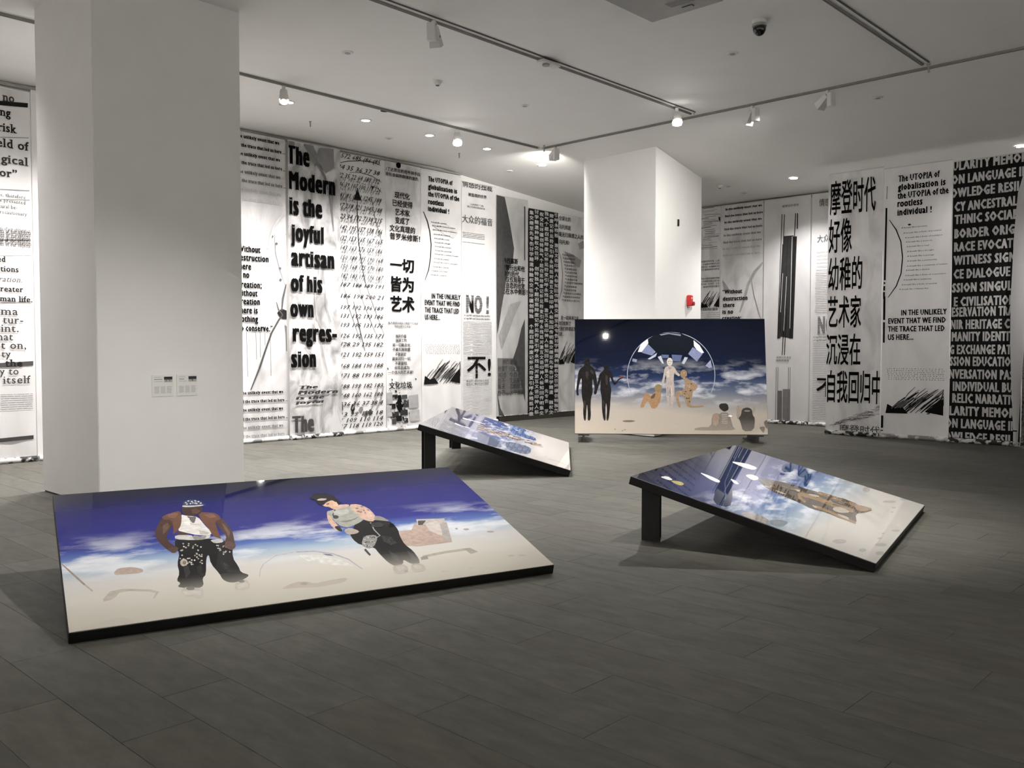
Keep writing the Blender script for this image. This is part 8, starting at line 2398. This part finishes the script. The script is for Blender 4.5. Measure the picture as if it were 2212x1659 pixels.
 ("printed_crowd", [0.3,0.38,0.55], [[2.529,0.711],[2.621,0.675],[2.646,0.675],[2.693,0.714]], 1),
 ("printed_crowd", [0.08,0.1,0.2], [[3.021,1.287],[3.11,1.24],[3.137,1.241],[3.161,1.295]], 1),
 ("printed_crowd", [0.08,0.1,0.2], [[2.94,1.283],[3.047,1.216],[3.074,1.217],[3.093,1.292]], 1),
 ("printed_crowd", [0.3,0.38,0.55], [[2.56,1.333],[2.683,1.258],[2.708,1.259],[2.732,1.344]], 1),
 ("printed_crowd", [0.08,0.1,0.2], [[1.986,1.2],[2.068,1.12],[2.091,1.121],[2.076,1.205]], 1),
 ("printed_light_streak", [0.93,0.93,0.95], [[2.151,1.698],[2.241,1.557],[2.342,1.355],[2.378,1.358],[2.343,1.565],[2.317,1.713]], 1),
 ("printed_light_streak", [0.93,0.93,0.95], [[1.195,1.701],[1.147,1.597],[1.189,1.468],[1.219,1.47],[1.228,1.604],[1.328,1.712]], 1),
 ("printed_debris", [0.45,0.42,0.4], [[0.393,0.311],[0.472,0.176],[0.349,0.018],[0.384,0.016],[0.553,0.173],[0.518,0.309]], 1),
 ("printed_debris", [0.6,0.57,0.55], [[0.313,0.441],[0.249,0.448],[0.195,0.465],[0.192,0.48],[0.242,0.482],[0.308,0.469],[0.34,0.451]]),
 ("printed_debris", [0.6,0.57,0.55], [[0.333,0.386],[0.268,0.393],[0.214,0.41],[0.211,0.425],[0.261,0.427],[0.327,0.413],[0.359,0.395]]),
 ("printed_debris", [0.6,0.57,0.55], [[0.294,0.486],[0.23,0.492],[0.176,0.509],[0.173,0.524],[0.223,0.525],[0.289,0.513],[0.321,0.495]]),
 ("printed_debris", [0.6,0.57,0.55], [[0.717,0.314],[0.648,0.322],[0.59,0.34],[0.587,0.356],[0.641,0.357],[0.711,0.342],[0.745,0.324]]),
],
}



def sky_mat(name, stops, cloud, band, cloud_scale, seed, cov=(0.52, 0.66), rough=0.018):
    """glossy face-mounted print: graded sky above pale sand, with printed clouds"""
    m, nt, b = new_mat(name)
    N, L = nt.nodes, nt.links
    uv = N.new('ShaderNodeUVMap')
    uv.uv_map = 'picture'
    sp = N.new('ShaderNodeSeparateXYZ')
    L.new(uv.outputs[0], sp.inputs[0])
    mp = N.new('ShaderNodeMapping')
    mp.inputs['Scale'].default_value = (cloud_scale * 0.75, cloud_scale * 1.35, 1)
    mp.inputs['Location'].default_value = (seed, seed * 0.37, 0)
    L.new(uv.outputs[0], mp.inputs['Vector'])
    nz = N.new('ShaderNodeTexNoise')
    nz.inputs['Scale'].default_value = 3.0
    nz.inputs['Detail'].default_value = 7
    nz.inputs['Roughness'].default_value = 0.55
    L.new(mp.outputs[0], nz.inputs['Vector'])
    nz2 = N.new('ShaderNodeTexNoise')
    nz2.inputs['Scale'].default_value = 1.3
    nz2.inputs['Detail'].default_value = 4
    L.new(mp.outputs[0], nz2.inputs['Vector'])
    wob = N.new('ShaderNodeMath')
    wob.operation = 'MULTIPLY_ADD'
    L.new(nz2.outputs['Fac'], wob.inputs[0])
    wob.inputs[1].default_value = 0.16
    L.new(sp.outputs['Y'], wob.inputs[2])
    sub = N.new('ShaderNodeMath')
    sub.operation = 'SUBTRACT'
    L.new(wob.outputs[0], sub.inputs[0])
    sub.inputs[1].default_value = 0.08
    rp = N.new('ShaderNodeValToRGB')
    cr = rp.color_ramp
    cr.elements[0].position, cr.elements[0].color = stops[0][0], (*stops[0][1], 1)
    cr.elements[1].position, cr.elements[1].color = stops[-1][0], (*stops[-1][1], 1)
    for p, c in stops[1:-1]:
        e = cr.elements.new(p)
        e.color = (*c, 1)
    L.new(sub.outputs[0], rp.inputs['Fac'])
    # cloud band mask
    bd = N.new('ShaderNodeValToRGB')
    e0, e1 = bd.color_ramp.elements
    e0.position, e0.color = band[0], (0, 0, 0, 1)
    e1.position, e1.color = band[3], (0, 0, 0, 1)
    for p in (band[1], band[2]):
        e = bd.color_ramp.elements.new(p)
        e.color = (1, 1, 1, 1)
    L.new(sp.outputs['Y'], bd.inputs['Fac'])
    th = N.new('ShaderNodeMapRange')
    th.inputs[1].default_value, th.inputs[2].default_value = cov
    L.new(nz.outputs['Fac'], th.inputs[0])
    mu = N.new('ShaderNodeMath')
    mu.operation = 'MULTIPLY'
    L.new(th.outputs[0], mu.inputs[0])
    L.new(bd.outputs['Color'], mu.inputs[1])
    mx = N.new('ShaderNodeMix')
    mx.data_type = 'RGBA'
    L.new(mu.outputs[0], mx.inputs[0])
    L.new(rp.outputs['Color'], mx.inputs[6])
    mx.inputs[7].default_value = (*cloud, 1)
    L.new(mx.outputs[2], b.inputs['Base Color'])
    b.inputs['Roughness'].default_value = rough
    b.inputs['Specular IOR Level'].default_value = 0.5
    return m


_pc = {}


# drifting sand haze of each picture: (height where it is gone, height where it is densest, strength, colour)
HAZE = {'1': (0.27, 0.03, 0.75, (0.70, 0.67, 0.60)), '2': (0.3, 0.1, 0.4, (0.72, 0.70, 0.68)), '3': (0.16, 0.0, 0.35, (0.58, 0.52, 0.45)), '4': (0.30, 0.08, 0.35, (0.62, 0.60, 0.56))}


def print_ink(c, panel_key):
    k = (panel_key,) + tuple(round(x, 2) for x in c)
    if k not in _pc:
        m = noisy('print_%d' % len(_pc), c, 0.02, 0.14, 30.0)
        nt = m.node_tree
        N, L = nt.nodes, nt.links
        b = N['Principled BSDF']
        src = b.inputs['Base Color'].links[0].from_socket
        hi, lo, st, hc = HAZE[panel_key]
        uv = N.new('ShaderNodeUVMap')
        uv.uv_map = 'picture'
        sp = N.new('ShaderNodeSeparateXYZ')
        L.new(uv.outputs[0], sp.inputs[0])
        mr = N.new('ShaderNodeMapRange')
        mr.interpolation_type = 'SMOOTHSTEP'
        mr.inputs[1].default_value, mr.inputs[2].default_value = lo, hi
        mr.inputs[3].default_value, mr.inputs[4].default_value = st, 0.0
        L.new(sp.outputs['Y'], mr.inputs[0])
        mx = N.new('ShaderNodeMix')
        mx.data_type = 'RGBA'
        L.new(mr.outputs[0], mx.inputs[0])
        L.new(src, mx.inputs[6])
        mx.inputs[7].default_value = (*hc, 1)
        L.new(mx.outputs[2], b.inputs['Base Color'])
        _pc[k] = m
    return _pc[k]


def rounded(pts, k=0.22):
    out = []
    n = len(pts)
    for i in range(n):
        a, b_ = pts[i], pts[(i + 1) % n]
        out.append((a[0] + (b_[0] - a[0]) * k, a[1] + (b_[1] - a[1]) * k))
        out.append((b_[0] - (b_[0] - a[0]) * k, b_[1] - (b_[1] - a[1]) * k))
    return out


def overlap(a, b_):
    return not (a[1] < b_[0] or b_[1] < a[0] or a[3] < b_[2] or b_[3] < a[2])


def ibeam(bm, h, w, d, t, M=None):
    """upright H-section: web in the middle, two flanges"""
    vs = box(bm, (0, 0, h / 2), (w - 2 * t, t, h))
    for s in (-1, 1):
        vs += box(bm, (s * (w / 2 - t / 2), 0, h / 2), (t, d, h))
    if M is not None:
        bmesh.ops.transform(bm, matrix=M, verts=vs)


def panel(key, x, y, z0, ang, W, D, tilt, th, skym, label, legs):
    """a thick picture panel; local frame: e along the low edge, s up the slope, n out of the picture"""
    root = empty('picture_panel', (x, y, 0))
    e = Vector((math.cos(ang), math.sin(ang), 0))
    nh = Vector((-math.sin(ang), math.cos(ang), 0))
    s = math.cos(tilt) * nh + math.sin(tilt) * Vector((0, 0, 1))
    n = e.cross(s)
    org = Vector((0, 0, z0)) - e * W / 2 + (n * th if key != '3' else Vector((0, 0, 0)))   # lower left corner of the picture face
    F = Matrix(((e.x, s.x, n.x, org.x), (e.y, s.y, n.y, org.y), (e.z, s.z, n.z, org.z), (0, 0, 0, 1)))
    bm = bmesh.new()
    box(bm, (W / 2, D / 2, -th / 2 - 0.002), (W, D, th - 0.004), None, 0.003)
    bmesh.ops.transform(bm, matrix=F, verts=bm.verts)
    obj('frame_block', bm, M_BLACK, root)
    bm = bmesh.new()
    uvl = bm.loops.layers.uv.new('picture')
    q = [bm.verts.new(F @ Vector(p)) for p in ((0.004, 0.004, 0), (W - 0.004, 0.004, 0), (W - 0.004, D - 0.004, 0), (0.004, D - 0.004, 0))]
    lo = [bm.verts.new(F @ Vector(p)) for p in ((0.004, 0.004, -0.004), (W - 0.004, 0.004, -0.004), (W - 0.004, D - 0.004, -0.004), (0.004, D - 0.004, -0.004))]
    f = bm.faces.new(q)
    for lp, uvc in zip(f.loops, ((0, 0), (1, 0), (1, 1), (0, 1))):
        lp[uvl].uv = uvc
    for i in range(4):
        bm.faces.new((lo[i], lo[(i + 1) % 4], q[(i + 1) % 4], q[i]))
    face = obj('glossy_print', bm, skym, root)
    # printed figures: flat ink shapes on the print
    placed, groups = [], {}
    for sub, c, pts, *strip in PICTURES[key]:
        bb = (min(p[0] for p in pts), max(p[0] for p in pts), min(p[1] for p in pts), max(p[1] for p in pts))
        lay_ = 1 + max([l for b2, l in placed if overlap(bb, b2)], default=0)
        placed.append((bb, lay_))
        groups.setdefault(sub, []).append((pts, c, lay_, bool(strip)))
    single = ('printed_sky', 'printed_rocks', 'printed_ruin', 'arch_shapes', 'printed_debris', 'printed_light_streak', 'printed_bubble')
    for sub, items in [(g, [i]) for g, it in groups.items() if g in single for i in it] + [(g, it) for g, it in groups.items() if g not in single]:
        bm = bmesh.new()
        mats, idx = [], {}
        for pts, c, lay_, strip in items:
            if not strip and sub not in ('printed_bubble', 'printed_ruin'):
                pts = rounded(pts)
            m = print_ink(c, key)
            if m.name not in idx:
                idx[m.name] = len(mats)
                mats.append(m)
            vv = [bm.verts.new((min(W - 0.006, max(0.006, p[0])), min(D - 0.006, max(0.006, p[1])), 0.00025 * lay_)) for p in pts]
            n = len(vv)
            for q in ([vv] if not strip else [(vv[i], vv[i + 1], vv[n - 2 - i], vv[n - 1 - i]) for i in range(n // 2 - 1)]):
                f = bm.faces.new(q)
                f.material_index = idx[m.name]
        bmesh.ops.triangulate(bm, faces=bm.faces[:])
        uvl = bm.loops.layers.uv.new('picture')
        for f in bm.faces:
            f.normal_update()
            if f.normal.z < 0:
                f.normal_flip()
            for lp in f.loops:
                lp[uvl].uv = (lp.vert.co.x / W, lp.vert.co.y / D)
        bmesh.ops.transform(bm, matrix=F, verts=bm.verts)
        po = obj(sub, bm, mats, face)
        if sub == 'printed_crowd':
            po['kind'] = 'stuff'
    legs(root, F, e, nh, W, D)
    tag(root, label, 'picture panel', 'large printed picture panels on steel legs')
    return root


def back_legs(insets, drop):
    def build(root, F, e, nh, W, D):
        for ins in insets:
            foot = F @ Vector((ins, D - 0.10, -0.075))
            bm = bmesh.new()
            M = Matrix.Translation((foot.x, foot.y, -0.0)) @ Matrix.Rotation(math.atan2(e.y, e.x) + drop, 4, 'Z')
            h = foot.z - 0.012
            ibeam(bm, h, 0.19, 0.15, 0.012, M)
            obj('leg', bm, M_STEEL, root)
    return build


def feet3(root, F, e, nh, W, D):
    for t in (0.16, W - 0.17):
        p = F @ Vector((t, 0, -0.03))
        bm = bmesh.new()
        ang = math.atan2(nh.y, nh.x)
        M = Matrix.Translation((p.x, p.y, 0)) @ Matrix.Rotation(ang, 4, 'Z')
        h = p.z - 0.012
        for cz, hh, ww in ((0.008, 0.016, 0.19), (h - 0.008, 0.016, 0.19), (h / 2, h - 0.03, 0.03)):
            vs = box(bm, (0.42, 0, cz), (0.9, ww, hh))
            bmesh.ops.transform(bm, matrix=M, verts=vs)
        foot = obj('beam_foot', bm, M_BRONZE, root)
        # rear strut up to the back of the panel
        bm = bmesh.new()
        a = p + nh * 0.78 + Vector((0, 0, -p.z + h))
        b_ = F @ Vector((t, D * 0.62, -0.075))
        d = b_ - a
        M = Matrix.Translation((a + b_) / 2) @ d.to_track_quat('Z', 'Y').to_matrix().to_4x4()
        box(bm, (0, 0, 0), (0.05, 0.05, d.length), M)
        obj('strut', bm, M_BRONZE, root)


SAND = (0.60, 0.56, 0.485)
M_SKY1 = sky_mat('desert_night_sky_print', [(0.0, (0.64, 0.61, 0.52)), (0.20, (0.74, 0.71, 0.64)), (0.30, (0.70, 0.69, 0.68)), (0.37, (0.42, 0.54, 0.66)), (0.44, (0.10, 0.17, 0.46)), (0.53, (0.028, 0.034, 0.25)), (0.78, (0.016, 0.017, 0.15)), (0.92, (0.010, 0.011, 0.055)), (1.0, (0.010, 0.011, 0.025))], (0.80, 0.83, 0.88), (0.24, 0.34, 0.44, 0.64), 2.2, 1.7, (0.49, 0.63))
M_SKY3 = sky_mat('cloud_bubble_print', [(0.0, (0.60, 0.53, 0.44)), (0.18, (0.56, 0.50, 0.43)), (0.28, (0.34, 0.33, 0.33)), (0.38, (0.12, 0.15, 0.22)), (0.48, (0.018, 0.034, 0.10)), (0.60, (0.006, 0.011, 0.034)), (1.0, (0.002, 0.003, 0.008))], (0.66, 0.68, 0.74), (0.22, 0.34, 0.43, 0.66), 2.4, 5.1, (0.47, 0.62))
M_SKY4 = sky_mat('pale_desert_print', [(0.0, (0.62, 0.60, 0.56)), (0.24, (0.60, 0.58, 0.54)), (0.36, (0.36, 0.44, 0.52)), (0.48, (0.16, 0.24, 0.42)), (0.62, (0.09, 0.11, 0.26)), (0.8, (0.05, 0.06, 0.15)), (1.0, (0.015, 0.016, 0.03))], (0.66, 0.70, 0.78), (0.25, 0.36, 0.58, 0.74), 3.0, 9.3, (0.48, 0.64))
M_SKY2 = sky_mat('blue_crowd_print', [(0.0, (0.70, 0.66, 0.62)), (0.25, (0.68, 0.64, 0.62)), (0.36, (0.42, 0.44, 0.52)), (0.5, (0.16, 0.20, 0.36)), (0.68, (0.12, 0.13, 0.24)), (0.85, (0.10, 0.10, 0.13)), (1.0, (0.06, 0.06, 0.07))], (0.66, 0.68, 0.76), (0.25, 0.34, 0.58, 0.75), 3.0, 2.9, (0.48, 0.62))

panel('1', 3.3021, 4.5852, 0.0, -0.2970, 3.1221, 1.8429, 0.2750, 0.0718, M_SKY1, 'nearest tilted picture panel, a man and a woman under deep blue sky', back_legs((0.18, 2.94), 0.0))
panel('2', 9.9889, 8.3135, 0.0, 0.7005, 3.4605, 2.0312, 0.2920, 0.0827, M_SKY2, 'tilted picture panel in the middle, strongly mirroring the white banners', back_legs((0.32, 3.2), 0.35))
panel('4', 7.7911, 2.7569, 0.0, 0.2100, 2.8336, 1.9855, 0.2511, 0.0701, M_SKY4, 'tilted picture panel on the right with a long robed figure', back_legs((0.27, 2.55), 0.3))
panel('3', 13.0600, 8.5538, 0.1512, -0.8808, 3.3317, 2.0525, 1.3820, 0.075, M_SKY3, 'upright picture panel with a glass bubble and standing black figures', feet3)

# ---------------------------------------------------------------- small things on the pillars
def caption_card(x0, label, seed):
    """white caption card on the near face of the big pillar"""
    w, h, t = 0.238, 0.232, 0.006
    root = empty('caption_card', (x0 + w / 2, 9.23, 1.112))
    bm = bmesh.new()
    box(bm, (0, -t / 2, h / 2), (w, t, h), bevel=0.0012)
    obj('card', bm, noisy('card_white_%d' % seed, (0.74, 0.735, 0.71), 0.6, 0.01), root)

    def patch(name, xa, za, xb, zb, m, d=0.0005):
        bm = bmesh.new()
        quad(bm, (xa - w / 2, -t - d, za), (xb - w / 2, -t - d, za), (xb - w / 2, -t - d, zb), (xa - w / 2, -t - d, zb))
        return obj(name, bm, m, root)

    g = noisy('caption_grey_%d' % seed, (0.42, 0.415, 0.40), 0.7, 0.15, 60.0)
    d_ = noisy('caption_dark_%d' % seed, (0.16, 0.155, 0.15), 0.7, 0.15, 60.0)
    patch('picture_sky', 0.133, 0.180, 0.226, 0.212, noisy('thumb_dark_%d' % seed, (0.015, 0.015, 0.02), 0.5))
    patch('picture_ground', 0.133, 0.152, 0.226, 0.180, noisy('thumb_sand_%d' % seed, (0.40, 0.39, 0.36), 0.5))
    for i, px_ in enumerate(((0.156, 0.194) if seed == 0 else (0.175, 0.180))):
        bm = bmesh.new()
        quad(bm, (px_ - w / 2 - 0.007, -t - 0.001, 0.182), (px_ - w / 2 - 0.001, -t - 0.001, 0.160), (px_ - w / 2 + 0.006, -t - 0.001, 0.160), (px_ - w / 2 + 0.008, -t - 0.001, 0.184))
        obj('picture_figure', bm, d_, root)
    patch('title_line', 0.025, 0.205, 0.095, 0.209, g)
    patch('title_line', 0.025, 0.180, 0.115 if seed == 0 else 0.085, 0.186, d_)
    patch('title_line', 0.025, 0.158, 0.118, 0.163, g)
    r = random.Random(seed)
    for c_ in range(3):
        xa = 0.026 + c_ * 0.068
        for i in range(9):
            patch('text_line', xa, 0.104 - i * 0.0085, xa + 0.058 * r.uniform(0.8, 1.0), 0.1078 - i * 0.0085, g)
    tag(root, label, 'caption card', 'caption cards on the big pillar')


caption_card(4.199, 'left caption card on the big pillar, two dark figures in its thumbnail', 0)
caption_card(4.474, 'right caption card on the big pillar, one dark group in its thumbnail', 1)

# alarm and socket on the oblique face of the second pillar
fa, fb = Vector((13.70, 9.33, 0)), Vector((16.05, 9.80, 0))
fd = (fb - fa).normalized()
fn = Vector((fd.y, -fd.x, 0))


def on_face(t, z):
    return fa + fd * t + Vector((0, 0, z))


root = empty('fire_alarm', on_face(1.63, 2.47), math.atan2(fd.y, fd.x))
bm = bmesh.new()
box(bm, (0, -0.05, 0.13), (0.13, 0.10, 0.22), bevel=0.02)
obj('housing', bm, M_RED, root)
bm = bmesh.new()
cyl(bm, (0.035, -0.11, 0.07), 0.045, 0.038, 0.05, 20, Matrix.Rotation(math.pi / 2, 4, 'X'))
obj('horn', bm, noisy('alarm_dark_red', (0.30, 0.012, 0.015), 0.4), root)
bm = bmesh.new()
cyl(bm, (0.03, -0.05, -0.02), 0.03, 0.04, 0.06, 16)
obj('lamp', bm, noisy('alarm_grey_lamp', (0.5, 0.49, 0.47), 0.25), root)
bm = bmesh.new()
box(bm, (-0.02, -0.101, 0.18), (0.06, 0.004, 0.03))
obj('label_plate', bm, noisy('alarm_pale_label', (0.75, 0.55, 0.52), 0.4), root)
tag(root, 'red fire alarm sounder on the oblique pillar face', 'fire alarm')
root = empty('wall_socket', on_face(1.08, 4.03), math.atan2(fd.y, fd.x))
bm = bmesh.new()
box(bm, (0, -0.008, 0.05), (0.10, 0.016, 0.13), bevel=0.004)
obj('plate', bm, noisy('socket_plate', (0.5, 0.5, 0.46), 0.5), root)
bm = bmesh.new()
box(bm, (-0.015, -0.022, 0.05), (0.065, 0.02, 0.125), bevel=0.003)
obj('black_box', bm, M_DOME, root)
tag(root, 'small black box high on the oblique pillar face', 'wall box')
